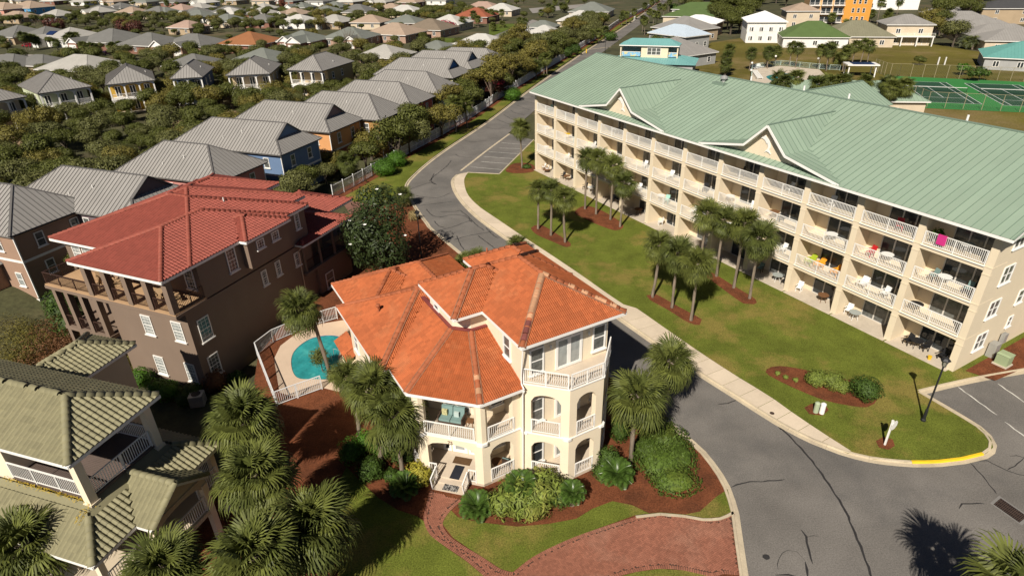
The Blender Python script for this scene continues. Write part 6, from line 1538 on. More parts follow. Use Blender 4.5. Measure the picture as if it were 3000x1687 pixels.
# magnolia with white flowers
t = thing('magnolia_tree', 'dark glossy magnolia with white flowers between brown house and road', 'tree', up(gp(962, 690), .05), 0, None, 1.32)
rg = random.Random(3); lob = [(0, 0, 3.0, 2.3, 2.3, 2.6), (.7, .6, 4.9, 1.7, 1.7, 1.9), (-.9, -.5, 3.8, 1.7, 1.6, 1.8), (.9, -.9, 2.4, 1.6, 1.6, 1.7), (-.4, .9, 5.6, 1.2, 1.2, 1.3), (-1.0, .6, 2.2, 1.6, 1.6, 1.7)]
leaf_cloud(lob, 7500, .15, rg, shell=.62, asp=.42).build('crown', m_mag, t); MB().tube([(0, 0, -.2), (0, 0, 2), (.1, .1, 4.6)], [.2, .16, .06], 7).build('trunk', m_trunk, t)
fl = MB()
for i in range(7):
    l = lob[i % 6]; d = Vector((rg.uniform(-1, 1), rg.uniform(-1, .1), rg.uniform(.0, 1))).normalized(); p = Vector(l[:3])+Vector((d.x*l[3], d.y*l[4], d.z*l[5]))*1.04
    for q in range(6): a = q*1.05; fl.face([p, p+Vector((math.cos(a)*.12, math.sin(a)*.12, .06)), p+Vector((math.cos(a+.6)*.15, math.sin(a+.6)*.15, .1)), p+Vector((math.cos(a+1.1)*.1, math.sin(a+1.1)*.1, .05))])
fl.build('flowers', m_white, t, kind='stuff')
# planting before the cream house
shrub('ginger_hedge', 'broad leafy variegated ginger hedge before the porch arches', up(gp(1322, 1275), .07), [(-1.3, -.2, .6, 1.1, .9, .75), (-.3, -.1, .75, 1.1, 1.0, .9), (.8, .2, .75, 1.1, 1.0, .9), (1.7, .6, .65, 1.0, .9, .8), (.2, -.7, .45, 1.2, .7, .55), (-.6, .7, .8, 1.0, .8, .9), (1.1, 1.1, .8, 1.0, .8, .85)], 3600, .21, m_ginger, asp=.27, seed=21, shell=.7)
shrub('boxwood', 'small clipped boxwood beside the short-trunked sago palm', up(gp(1412, 1268), .07), [(0, 0, .5, .8, .7, .55), (.6, .3, .45, .6, .6, .5)], 1500, .07, m_box, seed=22)
shrub('boxwood', 'tall clipped boxwood at the road corner of the cream house', up(gp(1530, 1185), .07), [(0, 0, .85, .7, .7, .95), (-.5, -.5, .45, .6, .6, .55)], 2200, .07, m_box, seed=23)
shrub('boxwood', 'second clipped boxwood behind the corner one along the house side', up(gp(1558, 1110), .07), [(0, 0, .9, .65, .65, 1.0), (.2, 1.3, .8, .55, .7, .9)], 2000, .075, m_box, seed=24)
shrub('vine_mound', 'large mounded vine hedge between cream house and road kerb', up(gp(1660, 1180), .07), [(0, 0, .55, 1.6, 1.5, .75), (.6, 1.8, .65, 1.5, 1.4, .85), (.5, -1.5, .45, 1.5, 1.1, .6), (1.1, .6, .5, 1.3, 1.5, .7), (-.5, 1.0, .6, 1.2, 1.3, .75), (.2, 3.2, .7, 1.2, 1.2, .85)], 9500, .085, leafmat('vine_leaf', (.066, .105, .016), .4, tint=(.11, .12, .02)), asp=.6, seed=25)
shrub('round_bush', 'round boxwood ball left of the entrance under the palms', up(gp(935, 1200), .07), [(0, 0, .62, .85, .85, .68)], 2200, .07, m_box, seed=26)
shrub('leafy_bush', 'loose green bush beneath the porch palms', up(gp(890, 1155), .07), [(0, 0, .7, .9, .9, .8), (.8, .6, .8, .9, .8, .85), (1.8, .4, .7, .8, .8, .7)], 2600, .12, m_bright, seed=27, asp=.35)
shrub('boxwood', 'boxwood against the porch pillar left of the steps', up(gp(1015, 1165), .07), [(0, 0, .8, .8, .7, .9)], 1700, .075, m_box, seed=28)
shrub('croton_bush', 'yellow-leaved croton beside the entrance handrail', up(gp(1062, 1215), .07), [(0, 0, .5, .75, .7, .6), (-.3, .5, .55, .6, .6, .6)], 700, .17, m_croton, asp=.28, seed=29)
shrub('boxwood', 'low dark green mound beside the entrance walk', up(gp(985, 1205), .07), [(0, 0, .3, .5, .5, .35)], 700, .07, m_box, seed=30)
# island bed shrubs
for i, (x, y, r) in enumerate(((2050, 968, .75), (2090, 975, .85), (2115, 985, .6), (2172, 1000, 1.05))): shrub('round_bush', ['leftmost bush in the island bed', 'second bush in the island bed', 'small third bush in the island bed', 'biggest bush at the right end of the island bed'][i], up(gp(x, y), .11), [(0, 0, r*.7, r, r, r*.75)], int(1500*r*r)+400, .09, m_ginger if i < 3 else m_box, seed=31+i, asp=.4)
for i, (x, y) in enumerate(((1955, 945), (1975, 955), (2000, 962))): shrub('seedling', ['first sparse seedling in the island bed', 'second sparse seedling in the island bed', 'third sparse seedling in the island bed'][i], up(gp(x, y), .11), [(0, 0, .15, .25, .25, .18)], 60, .09, m_ginger, seed=36+i, asp=.3, shell=.2)
shrub('low_shrub', 'low green shrub under the single palm at the condominium end', up(gp(1325, 425), .11), [(0, 0, .25, .7, .6, .3)], 500, .1, m_box, seed=41)
# shaded garden between the houses
for i, (x, y, r, m) in enumerate(((430, 985, .9, m_bright), (400, 975, .8, m_bright), (545, 960, 1.0, m_dryb), (600, 950, .7, m_box), (490, 985, .8, m_box), (360, 950, .9, m_bright), (620, 985, .6, m_bright), (470, 1000, .6, m_box))):
    shrub('garden_shrub', 'shaded shrub at the foot of the brown house', up(gp(x, y+16, -1.4), -1.45), [(0, 0, r*.8, r, r, r*.9)], 900, .11, m, seed=50+i, group='shrubs at the foot of the brown house', asp=.4)
for i, (x, y, r) in enumerate(((60, 870, 1.6), (130, 860, 1.7), (200, 880, 1.5), (20, 900, 1.5), (110, 905, 1.5), (250, 905, 1.2), (330, 900, 1.2), (345, 960, 1.0), (280, 880, 1.3), (40, 820, 1.6), (150, 820, 1.5), (215, 845, 1.5), (90, 840, 1.5))):
    shrub('dry_shrub', 'rusty brown leafless shrub between olive and brown houses', up(gp(x, y+45, -3.2), -3.4), [(0, 0, r*1.0, r*1.3, r*1.3, r*1.1), (r*.8, .3, r*.8, r, r, r*.9)], 2400, .13, m_dryb if i % 3 else m_oak3, seed=60+i, group='dry shrubs between the left houses', asp=.25, shell=.25, core=False)
for i, (x, y) in enumerate(((175, 800), (190, 830), (160, 770))): shrub('garden_shrub', 'green shrub under the side porch of the brown house', up(gp(x, y+25, -3.), -3.2), [(0, 0, 1.6, 1.4, 1.4, 1.6)], 900, .14, m_box, seed=70+i, group='green shrubs under the brown side porch')
shrub('yucca', 'spiky yucca at the pool rim', up(gp(812, 935), .1), [(0, 0, 1.3, .7, .7, .7)], 420, .4, m_palm, asp=.08, seed=75, shell=.2, core=False); shrub('yucca', 'second spiky yucca beside the leaning palm', up(gp(845, 960), .1), [(0, 0, .7, .7, .7, .6)], 380, .4, m_palm, asp=.08, seed=76, shell=.2, core=False)
shrub('grass_clump', 'tall straw coloured grass clump by the road bend', up(gp(1042, 555), .06), [(0, 0, .6, .6, .6, .7)], 500, .5, leafmat('straw_grass', (.30, .23, .10), .3), asp=.05, seed=77, shell=.1, core=False); shrub('grass_clump', 'second straw grass clump behind the magnolia', up(gp(1018, 520), .06), [(0, 0, .6, .8, .8, .7)], 500, .5, leafmat('straw_grass', (.30, .23, .10), .3), asp=.05, seed=78, shell=.1, core=False)
# crimson flowering tree at the fence and the red tree far back
t = thing('crimson_tree', 'reddish bronze tree with crimson flowers at the fence', 'tree', up(gp(1240, 252), 0), 0); rg = random.Random(8); lob = [(0, 0, 3.4, 2.8, 2.6, 1.8), (1.8, .5, 2.8, 2.0, 2.0, 1.4), (-1.4, .3, 4.3, 1.9, 1.9, 1.4), (.7, -.8, 4.6, 1.7, 1.7, 1.2)]
leaf_cloud(lob, 2600, .2, rg, shell=.5).build('crown', m_redl, t); leaf_cloud([(1.2, -1.0, 4.2, 1.5, 1.2, .9)], 260, .2, rg, shell=.8).build('flowers', m_pinkl, t, kind='stuff'); MB().tube([(0, 0, -.2), (.1, 0, 1.5), (0, 0, 3.6)], [.2, .15, .05], 6).build('trunk', m_trunk, t)
t = thing('crimson_tree', 'bright crimson tree before the taupe bungalow', 'tree', gs(1305, 100), 0); leaf_cloud([(0, 0, 3, 3, 2.6, 2.2), (2.5, 0, 2.6, 2.4, 2, 1.8)], 1200, .35, rg).build('crown', m_pinkl, t); MB().tube([(0, 0, -.2), (0, 0, 3)], .15, 6).build('trunk', m_trunk, t)
for i, (x, y) in enumerate(((155, 85), (175, 88), (365, 92), (400, 95), (830, 30))):
    t = thing('dark_red_tree', ['dark red bush left of the pair in the far wood', 'dark red bush right of the pair in the far wood', 'low maroon bush in the wood, left of two', 'low maroon bush in the wood, right of two', 'rusty red cypress at the top edge'][i], 'tree', gs(x, y), 0); h = 5 if i < 4 else 9; leaf_cloud([(0, 0, h*.5, 4 if i < 4 else 2, 3, h*.5)], 900, .4, rg).build('crown', m_redl if i < 4 else leafmat('rust_needles', (.16, .05, .03), .3), t); MB().tube([(0, 0, -.2), (0, 0, h*.6)], .15, 6).build('trunk', m_trunk, t)
t = thing('bare_tree', 'bare twiggy tree in front of the brick side wall', 'tree', gs(1022, 142), 0); rg = random.Random(4); b = MB()
for i in range(90):
    a = rg.uniform(0, 6.28); e = rg.uniform(.5, 1.4); L = rg.uniform(3, 6.5); d = Vector((math.cos(a)*math.cos(e), math.sin(a)*math.cos(e), math.sin(e))); b.tube([(0, 0, .8), d*L*.5+Vector((0, 0, .8)), d*L+Vector((rg.uniform(-.6, .6), rg.uniform(-.6, .6), .8))], [.06, .035, .012], 4, cap=False)
b.build('branches', m_twig, t); MB().tube([(0, 0, -.2), (0, 0, 1.2)], .14, 6).build('trunk', m_twig, t)

# ---- thickets and woods: every tree a thing, spaced by throwing darts
fence_line = [V2(p) for p in smooth_line(FEN, 3)]
for r_, o_, A_ in (((-16, 2, -3, 26), (bO.x, bO.y), AB), ((-18, 4, -4, 12), (vO.x, vO.y), AV)): foot(o_, A_, *r_, m=1)
foot((0, 0), AO, 7, 21.5, 22, 50, 1)
OPEN = [[V2(gp(*p)) for p in q] for q in (((-80, 365), (60, 345), (92, 350), (60, 385), (0, 435), (-80, 450)), ((415, 300), (470, 300), (490, 330), (470, 350), (425, 330)), ((400, 345), (520, 348), (445, 378)), ((555, 280), (625, 280), (590, 312)),
    ((-80, 135), (240, 130), (240, 158), (-80, 172)), ((540, 165), (640, 150), (600, 190)), ((740, 172), (900, 150), (900, 182), (780, 190)), ((1000, 150), (1090, 155), (1040, 180)), ((1080, 80), (1420, 45), (1420, 118), (1080, 122)), ((300, 145), (380, 145), (370, 175)))]
def fx(y):       # x of the white fence at depth y
    for i in range(1, len(fence_line)):
        a, c = fence_line[i-1], fence_line[i]
        if a.y <= y <= c.y: return a.x+(c.x-a.x)*(y-a.y)/(c.y-a.y)
    return -26 if y < fence_line[0].y else 200
cells = {}
def free(p, d):
    i, j = int(p.x//8), int(p.y//8)
    for a in (-1, 0, 1):
        for c in (-1, 0, 1):
            for q, dq in cells.get((i+a, j+c), ()):
                if (q-p).length < (d+dq)/2: return False
    return True
def blocked(p, m=0):
    return any(inside(p, f) for f in FOOT) or any(inside(p, f) for f in OPEN)
def seen(p, h=4):
    d = Vector((p.x, p.y, h))-CAM; k = d.dot(_fw)
    if k < 5: return False
    x, y = 1500+FOC*d.dot(_R)/k, 843.5-FOC*d.dot(_U)/k
    return -90 < x < 3090 and y > -60 and y < 1750
def scatter(n, gen, dmin, dmax, kmin, kmax, lab, group, vars_, name='scrub_oak', tall=1.0, cap=300, test=None):
    c = 0
    for _ in range(n):
        p = gen()
        if p is None: continue
        d = RG.uniform(dmin, dmax)
        if blocked(p) or not seen(p) or (test and not test(p)) or not free(p, d): continue
        cells.setdefault((int(p.x//8), int(p.y//8)), []).append((p, d))
        tree(name, lab, (p.x, p.y, -.1), RG.uniform(kmin, kmax), RG.choice(vars_), group, sq=RG.uniform(.85, 1.1)*tall); c += 1
        if c >= cap: break
    return c
def box_gen(x0, x1, y0, y1):
    def g():
        p = Vector((RG.uniform(x0, x1), RG.uniform(y0, y1)))
        return p if p.x < fx(p.y)-1.6 else None
    return g
def poly_gen(pts):
    P = [V2(gp(*p)) for p in pts]; xs_ = [p.x for p in P]; ys_ = [p.y for p in P]
    def g():
        p = Vector((RG.uniform(min(xs_), max(xs_)), RG.uniform(min(ys_), max(ys_)))); return p if inside(p, P) else None
    return g
n1 = scatter(2600, poly_gen(((905, 470), (880, 420), (960, 340), (1060, 270), (1150, 215), (1230, 170), (1280, 130), (1400, 100), (1480, 70), (1530, 60), (1480, 112), (1420, 145), (1290, 228), (1220, 280), (1130, 340), (1010, 405), (930, 460))), 2.9, 4.2, .9, 1.5, 'scrub oak crowding behind the white fence', 'scrub oaks behind the white fence', OAKS+PINES[:1], 'fence_scrub_oak')  # scrub oaks too; the name only tells this stand apart
n1b = scatter(160, poly_gen(((955, 400), (1000, 330), (1090, 270), (1180, 240), (1200, 270), (1090, 350), (1000, 400))), 3, 4, 1.0, 1.25, 'rusty sand pine with bare lower branches behind the fence', 'sand pines behind the white fence', PINES, 'sand_pine', cap=14)
n2 = scatter(5000, box_gen(-125, -15, 55, 152), 2.6, 4.4, .5, 1.15, 'scrub oak in the thicket between the two cottage rows', 'scrub oaks between the cottage rows', OAKS)
n3 = scatter(3000, box_gen(-190, 10, 150, 215), 4.2, 6.5, .8, 1.25, 'scrub oak in the belt behind the porch cottages', 'scrub oaks behind the porch cottages', OAKS, 'belt_scrub_oak', test=lambda p: RG.random() < .85)  # same scrub oaks again, named apart for the belt
n4 = scatter(3000, poly_gen(((-60, 54), (200, 50), (500, 46), (800, 34), (1000, 27), (1180, 32), (1240, 44), (1130, 60), (1000, 66), (880, 72), (760, 80), (600, 84), (500, 88), (300, 82), (100, 66), (-60, 72))), 5, 8, .7, 1.2, 'tall scrub oak in the wood behind the bungalows', 'trees in the wood behind the bungalows', OAKS, 'wood_tree')
n5 = scatter(2500, box_gen(-330, 90, 205, 330), 10, 15, .6, .95, 'garden tree between the bungalows', 'garden trees between the bungalows', OAKS, 'garden_tree', cap=150)
n6 = scatter(2600, box_gen(-560, 60, 320, 640), 10, 17, .5, .9, 'tree among the far houses on the left', 'trees among the far houses', OAKS, 'far_tree', cap=190)
n7 = scatter(500, poly_gen(((1790, 60), (1820, -5), (1880, -10), (1900, 30), (1895, 80), (1850, 98), (1800, 100))), 5, 6.5, 1.4, 1.9, 'dense dark tree in the clump beside the white house', 'dense clump beside the white house', OAKS[:2]+[OAKS[3]], 'clump_tree')
n8 = scatter(500, poly_gen(((2330, 95), (2350, 30), (2400, 10), (2440, 25), (2470, 95), (2460, 120), (2400, 125))), 5, 6.5, 1.3, 1.8, 'dark tree in the clump left of the joined villas', 'dark clump before the villas', OAKS+PINES, 'clump_tree')
n9 = scatter(1500, poly_gen(((1700, -25), (1790, -30), (2100, -25), (2560, -20), (2640, 30), (2560, 45), (2300, 10), (2150, 5), (1990, 15), (1890, 20), (1800, 20), (1740, 60))), 9, 14, 1.3, 2.0, 'tree behind the beach houses at the top of the view', 'trees behind the beach houses', OAKS, 'far_tree', cap=90)
n10 = scatter(500, poly_gen(((1700, 60), (1745, 40), (1760, 90), (1700, 150), (1640, 145), (1600, 120))), 4, 6, .6, .9, 'scrub oak between the far road and the beach houses', 'scrub by the far road', OAKS, cap=40)
for i, (x, y, r) in enumerate(((2168, 96, 1.6), (2050, 215, 1.5), (1640, 180, 1.4), (1648, 165, 1.4), (1780, 205, 1.4), (2460, 205, 2.2), (2420, 190, 1.8), (2310, 165, 1.6))): tree('garden_bush', ['rounded bush between white and green roofed houses', 'clipped bush by the pool gate', 'bush at the turquoise house, left', 'bush at the turquoise house, rear', 'small bush by the picnic furniture', 'spreading dark bush beside the teal roofed house', 'leafy bush before the nearest villa', 'bush below the date palms'][i], up(gp(x, y), .04), r, BUSH[i % 4], None, 'bush')
print('trees', n1, n1b, n2, n3, n4, n5, n6, n7, n8, n9, n10, 'palms', npalm[0])
# ------------------------------------------------------------------ fences
m_fen = mat('white_fence_paint', (.68, .68, .68), rough=.5, var=.06)
fl_ = [V2(p) for p in smooth_line(FEN, 1.0)]; nP = int(total(fl_)/2.4); FP = resample(fl_, nP); PL = total(fl_)/nP
t = thing('picket_fence', 'long white metal picket fence running up the left side of the road', 'fence', (FP[0].x, FP[0].y, .05), 0)
b = MB(); b.box(-.05, .05, -.05, .05, 0, 1.86); b.box(-.065, .065, -.065, .065, 1.86, 1.92); pm = b.mesh('post', m_fen)
b = MB(); b.box(.05, PL-.05, -.02, .02, 1.62, 1.70).box(.05, PL-.05, -.02, .02, .12, .20).box(.05, PL-.05, -.02, .02, .85, .91)
k = int(PL/.13)
for i in range(1, k): x = PL*i/k; b.box(x-.022, x+.022, -.012, .012, .1, 1.76)
pn = b.mesh('fence_panel', m_fen)
for i in range(nP+1):
    p = FP[i]-FP[0]; link('post', pm, t, Matrix.Translation((p.x, p.y, 0)))
    if i < nP:
        q = FP[i+1]-FP[i]; link('fence_panel', pn, t, Matrix.Translation((p.x, p.y, 0)) @ Matrix.Rotation(math.atan2(q.y, q.x), 4, 'Z') @ Matrix.Diagonal((q.length/PL, 1, 1, 1)))
t = thing('pool_fence', 'white metal rail fence round the small swimming pool', 'fence', up(gp(650, 893), 0), 0); o = gp(650, 893)
for run in (((648, 895), (690, 862), (778, 824), (850, 803)), ((648, 895), (672, 958), (697, 1022)), ((697, 1022), (750, 1002), (812, 980))):
    P = [gp(*p) for p in run]
    for i in range(len(P)-1): railing(t, up(P[i]-o, .06), up(P[i+1]-o, .06), 1.25, m_fen, .13, False, 1.5, bal=.026, name='fence_panel')
# ------------------------------------------------------------------ pool
m_water = mat('pool_water', (.03, .26, .27), rough=.05, var=.25, scale=.5, fine=.18, fscale=2.5, bump=.35, bscale=5, spec=.5, tint=(.08, .40, .38), tscale=.8, tamt=.6)
m_deckp = mat('pool_deck', (.56, .43, .32), rough=.85, var=.06, scale=.6, fine=.05, fscale=14); m_ptile = mat('blue_pool_tile', (.02, .05, .22), rough=.3, var=.15)
ol = smooth_line([gp(*p) for p in ((733, 918), (742, 884), (780, 855), (826, 846), (860, 852), (864, 872), (852, 898), (858, 935), (840, 955), (795, 956), (748, 952))], .3, True)
dk = [V2(gp(*p)) for p in ((690, 905), (706, 872), (745, 842), (800, 818), (862, 808), (905, 812), (905, 905), (905, 1000), (812, 978), (740, 1000), (704, 990))]
pc = V2(gp(795, 905))
def ray_out(poly, d):
    best = 0
    for i in range(len(poly)):
        a, c = V2(poly[i])-pc, V2(poly[(i+1) % len(poly)])-pc; e = c-a; den = d.x*e.y-d.y*e.x
        if abs(den) < 1e-9: continue
        t_ = (a.x*e.y-a.y*e.x)/den; u_ = (a.x*d.y-a.y*d.x)/den
        if t_ > 0 and -1e-6 <= u_ <= 1.000001: best = max(best, t_)
    return best
dirs = [Vector((math.cos(k*math.pi/48), math.sin(k*math.pi/48))) for k in range(96)]
ol = [pc+d*ray_out(ol, d) for d in dirs]; dkr = [pc+d*max(ray_out(dk, d), (q-pc).length+.25) for d, q in zip(dirs, ol)]; b = MB()
for k in range(96): j = (k+1) % 96; b.face([(ol[k].x, ol[k].y, .11), (dkr[k].x, dkr[k].y, .11), (dkr[j].x, dkr[j].y, .11), (ol[j].x, ol[j].y, .11)])
pool = bpy.data.objects.new('swimming_pool', None); COL.objects.link(pool); pool.location = up(gp(800, 900), 0); OFF[0] = pool.location.copy()
tag(pool, 'small kidney-shaped turquoise swimming pool with pale deck beside the brown house', 'pool')
b.build('deck', m_deckp, pool)
b = MB(); n = len(ol)
for i in range(n): p, q = ol[i], ol[(i+1) % n]; b.face([(p.x, p.y, .112), (q.x, q.y, .112), (q.x, q.y, .0), (p.x, p.y, .0)])
b.build('rim_tile', m_ptile, pool); sheet('water', [V2(p) for p in ol], .072, m_water, pool)
c = gp(846, 905); lad = MB()
for s in (-.25, .25): lad.tube([(c.x+s, c.y+s, .1), (c.x+s, c.y+s, .8), (c.x+s-.45, c.y+s+.1, .85), (c.x+s-.5, c.y+s+.1, .1)], .022, 6)
lad.build('ladder', m_galv, pool); OFF[0] = Vector((0, 0, 0))
# ------------------------------------------------------------------ street furniture
def lamp_post(label, base, h):
    t = thing('street_lamp', label, 'lamp post', base, .4, 'black street lamps')
    b = MB(); b.rev([(.16, 0), (.16, .12), (.11, .18), (.09, .9), (.06, 1.0), (.055, h-.8), (.05, h-.62), (.09, h-.58), (.05, h-.5)], 10); b.build('pole', m_dark, t)
    b = MB(); b.rev([(.10, 0), (.12, .02), (.20, .42), (.19, .44)], 6, (0, 0, h-.5)); b.build('lantern', mat('lantern_glass', (.22, .21, .17), rough=.2, var=.1), t)
    b = MB(); b.rev([(.30, 0), (.30, .03), (.16, .16), (.05, .22), (.03, .32), (.012, .36)], 6, (0, 0, h-.07)); b.build('lantern_cap', m_dark, t)
    b = MB()
    for k in range(6): a = k*math.pi/3; b.beam((.105*math.cos(a), .105*math.sin(a), h-.5), (.2*math.cos(a), .2*math.sin(a), h-.06), .02, .02)
    b.build('lantern_frame', m_dark, t)
lamp_post('black street lamp on the lawn corner by the parking lot', up(gp(2321, 1060), .1), 5.0); lamp_post('black street lamp beside the magnolia at the road bend', up(C5(607, 515), .05), 5.4)
lamp_post('black street lamp far up the road behind the condominium roof', up(C2(1990, 400), .0), 4.5)
t = thing('street_sign', 'white post with octagonal sign seen from behind in a mulch circle', 'sign', up(C9(1522, 468), .11), math.radians(30)); MB().box(-.05, .05, -.05, .05, 0, 1.95).box(-.065, .065, -.065, .065, 1.95, 2.0).build('post', m_white, t)
MB().hexa([(-.3, .06, 1.2)]*0 or [(0, 0, 0)]*8) if False else None
b = MB(); ring = [(.36*math.cos(k*math.pi/4+math.pi/8), .36*math.sin(k*math.pi/4+math.pi/8)) for k in range(8)]
b.face([(x+.22, -.07, z+1.55) for x, z in ring]); b.face([(x+.22, -.05, z+1.55) for x, z in reversed(ring)])
for k in range(8): (x0, z0), (x1, z1) = ring[k], ring[(k+1) % 8]; b.face([(x0+.22, -.05, z0+1.55), (x1+.22, -.05, z1+1.55), (x1+.22, -.07, z1+1.55), (x0+.22, -.07, z0+1.55)])
b.build('sign_board', m_white, t)
m_pgreen = mat('pale_green_plastic', (.36, .42, .28), rough=.5, var=.06)
for i, (x, y, m) in enumerate(((1000, 222, m_pgreen), (1045, 230, m_white))):
    t = thing('utility_pedestal', ['pale green utility pedestal in the small mulch circle', 'white utility pedestal beside the pale green one'][i], 'pedestal', up(C9(x, y), .11), 0, 'utility pedestals'); MB().rev([(.17, 0), (.17, .72), (.16, .76)], 14).build('body', m, t, smooth=False); MB().rev([(.175, 0), (.175, .06), (.10, .12), (.02, .13)], 14, (0, 0, .74)).build('cap', m, t)
t = thing('storm_drain', 'rusty iron storm drain grate set in concrete in the asphalt', 'drain', up(C9(2460, 955), 0), 0); o = C9(2460, 955); m_rust = mat('rusty_iron', (.055, .034, .026), rough=.8, var=.3, scale=4)
q = [C9(*p)-o for p in ((2400, 862), (2600, 1000), (2540, 1046), (2345, 908))]; q2 = [p*1.22 for p in q]; b = MB(); b.prism([(p.x, p.y) for p in q2], .0, .012); b.build('collar', mat('drain_collar', (.20, .19, .18), rough=.9, var=.1), t)
b = MB(); b.prism([(p.x, p.y) for p in q], .0, .016); b.build('pit_shade_plate', mat('pit_shade', (.008, .008, .008), rough=1), t)  # flat black plate under the bars, painted as the shade of the hole
for i in range(15):
    f = (i+.5)/15; a, c = q[0].lerp(q[1], f), q[3].lerp(q[2], f); MB().beam(up(a, .022), up(c, .022), .05, .014).build('bar', m_rust, t)
for f in (.33, .66): MB().beam(up(q[0].lerp(q[3], f), .03), up(q[1].lerp(q[2], f), .03), .04, .012).build('bar', m_rust, t)
b = MB(); b.rev([(.16, 0), (.16, .004)], 16); mc = b.build('manhole_cover', m_rust, label='small round iron cover in the sidewalk', cat='cover'); mc.location = up(C9(672, 231), .122)
# green transformer, condenser, meter and picket fence at the condominium end
def CL(u, b_, z=.1): p = CW(u, b_); return Vector((p.x, p.y, z))
m_trf = mat('transformer_green', (.28, .34, .20), rough=.5, var=.06)
t = thing('transformer_box', 'pale green transformer box at the end wall of the condominium', 'transformer', CL(60.4, 4.1), cA); MB().box(-.5, .5, -.5, .5, 0, .12).build('pad', m_concrete, t); MB().prism([(-.42, -.4), (.42, -.4), (.42, .4), (-.42, .4)], .12, .95).build('body', m_trf, t); MB().hexa([(-.46, -.44, .95), (.46, -.44, .95), (.46, .44, .95), (-.46, .44, .95), (-.4, -.3, 1.05), (.4, -.3, 1.05), (.4, .3, 1.05), (-.4, .3, 1.05)]).build('lid', m_trf, t)
t = thing('utility_cabinet', 'grey utility cabinet against the condominium end wall', 'cabinet', CL(59.35, 4.6), cA); MB().box(-.25, .3, -.35, .35, 0, 1.2).build('body', m_galv, t); MB().box(-.25, .05, 1.2, 1.7, .7, 1.5).build('meter', m_galv, t)
t = thing('white_picket_fence', 'short white picket fence at the condominium end by the photo edge', 'fence', CL(61.6, 7.6), cA)
for k, (p, q_) in enumerate((((0, 0), (4.5, .6)), ((0, 0), (-1.2, 3.2)), ((-1.2, 3.2), (-1.6, 6)))):
    p, q_ = Vector((*p, .0)), Vector((*q_, 0)); n = int((q_-p).length/.17)
    for i in range(n): c = p.lerp(q_, (i+.5)/n); MB().box(c.x-.05, c.x+.05, c.y-.04, c.y+.04, .05, .92+.06*(i % 2)).build('picket', m_white, t)
    MB().beam(p+Vector((0, 0, .65)), q_+Vector((0, 0, .65)), .03, .09).build('rail', m_white, t); MB().box(p.x-.09, p.x+.09, p.y-.09, p.y+.09, 0, 1.1).build('post', m_white, t)
t = thing('utility_box', 'dark green utility box on the mulch beside the street lamp', 'utility box', up(C5(690, 575), .06), .3); MB().box(-.4, .4, -.35, .35, 0, .8).build('body', mat('dark_green_metal', (.02, .035, .03), rough=.35, var=.1), t); MB().box(-.43, .43, -.38, .38, .8, .86).build('lid', mat('dark_green_metal', (.02, .035, .03)), t)
t = thing('air_conditioner', 'grey air conditioner unit in the shade behind the olive roof', 'air conditioner', up(gp(500, 1014, -1.4), -1.45), .2); MB().box(-.5, .5, -.45, .45, 0, .95).build('body', m_galv, t); MB().rev([(.34, 0), (.34, .04), (.1, .05)], 14, (0, 0, .95)).build('fan', m_dark, t)
# ------------------------------------------------------------------ garden furniture
m_plast = mat('white_plastic', (.74, .74, .72), rough=.4, var=.04); m_wick = mat('dark_wicker', (.055, .035, .025), rough=.7, var=.3, scale=6); m_teakw = mat('brown_teak', (.17, .085, .04), rough=.6, var=.2, scale=5)
m_tealc = mat('teal_cushion', (.17, .26, .25), rough=.9, var=.08); m_lime = mat('lime_plastic', (.33, .42, .03), rough=.4, var=.05); m_orp = mat('orange_plastic', (.75, .33, .03), rough=.4, var=.05); m_redp = mat('red_plastic', (.45, .015, .02), rough=.4, var=.1); m_yel = mat('yellow_plastic', (.70, .45, .03), rough=.4, var=.05); m_pink = mat('pink_towel', (.55, .03, .20), rough=.9, var=.1); m_sea = mat('seafoam_plastic', (.30, .52, .45), rough=.5, var=.05)
def chair(label, loc, rz, m, group, arms=True, cushion=None, name='chair', k=1.0):
    t = thing(name, label, 'chair', loc, rz, group, k)
    MB().box(-.24, .24, -.22, .24, .40, .45).build('seat', m, t)
    b = MB(); b.hexa([(-.23, .2, .45), (.23, .2, .45), (.23, .25, .45), (-.23, .25, .45), (-.24, .33, .92), (.24, .33, .92), (.24, .38, .92), (-.24, .38, .92)]); b.build('backrest', m, t)
    for x in (-.21, .21):
        for y in (-.19, .2): MB().box(x-.025, x+.025, y-.025, y+.025, 0, .4).build('leg', m, t)
        if arms: MB().box(x*1.2-.03, x*1.2+.03, -.2, .27, .62, .66).build('armrest', m, t)
    if cushion: MB().box(-.22, .22, -.2, .22, .45, .53).build('cushion', cushion, t); MB().hexa([(-.21, .15, .5), (.21, .15, .5), (.21, .2, .5), (-.21, .2, .5), (-.21, .27, .95), (.21, .27, .95), (.21, .33, .95), (-.21, .33, .95)]).build('back_cushion', cushion, t)
    return t
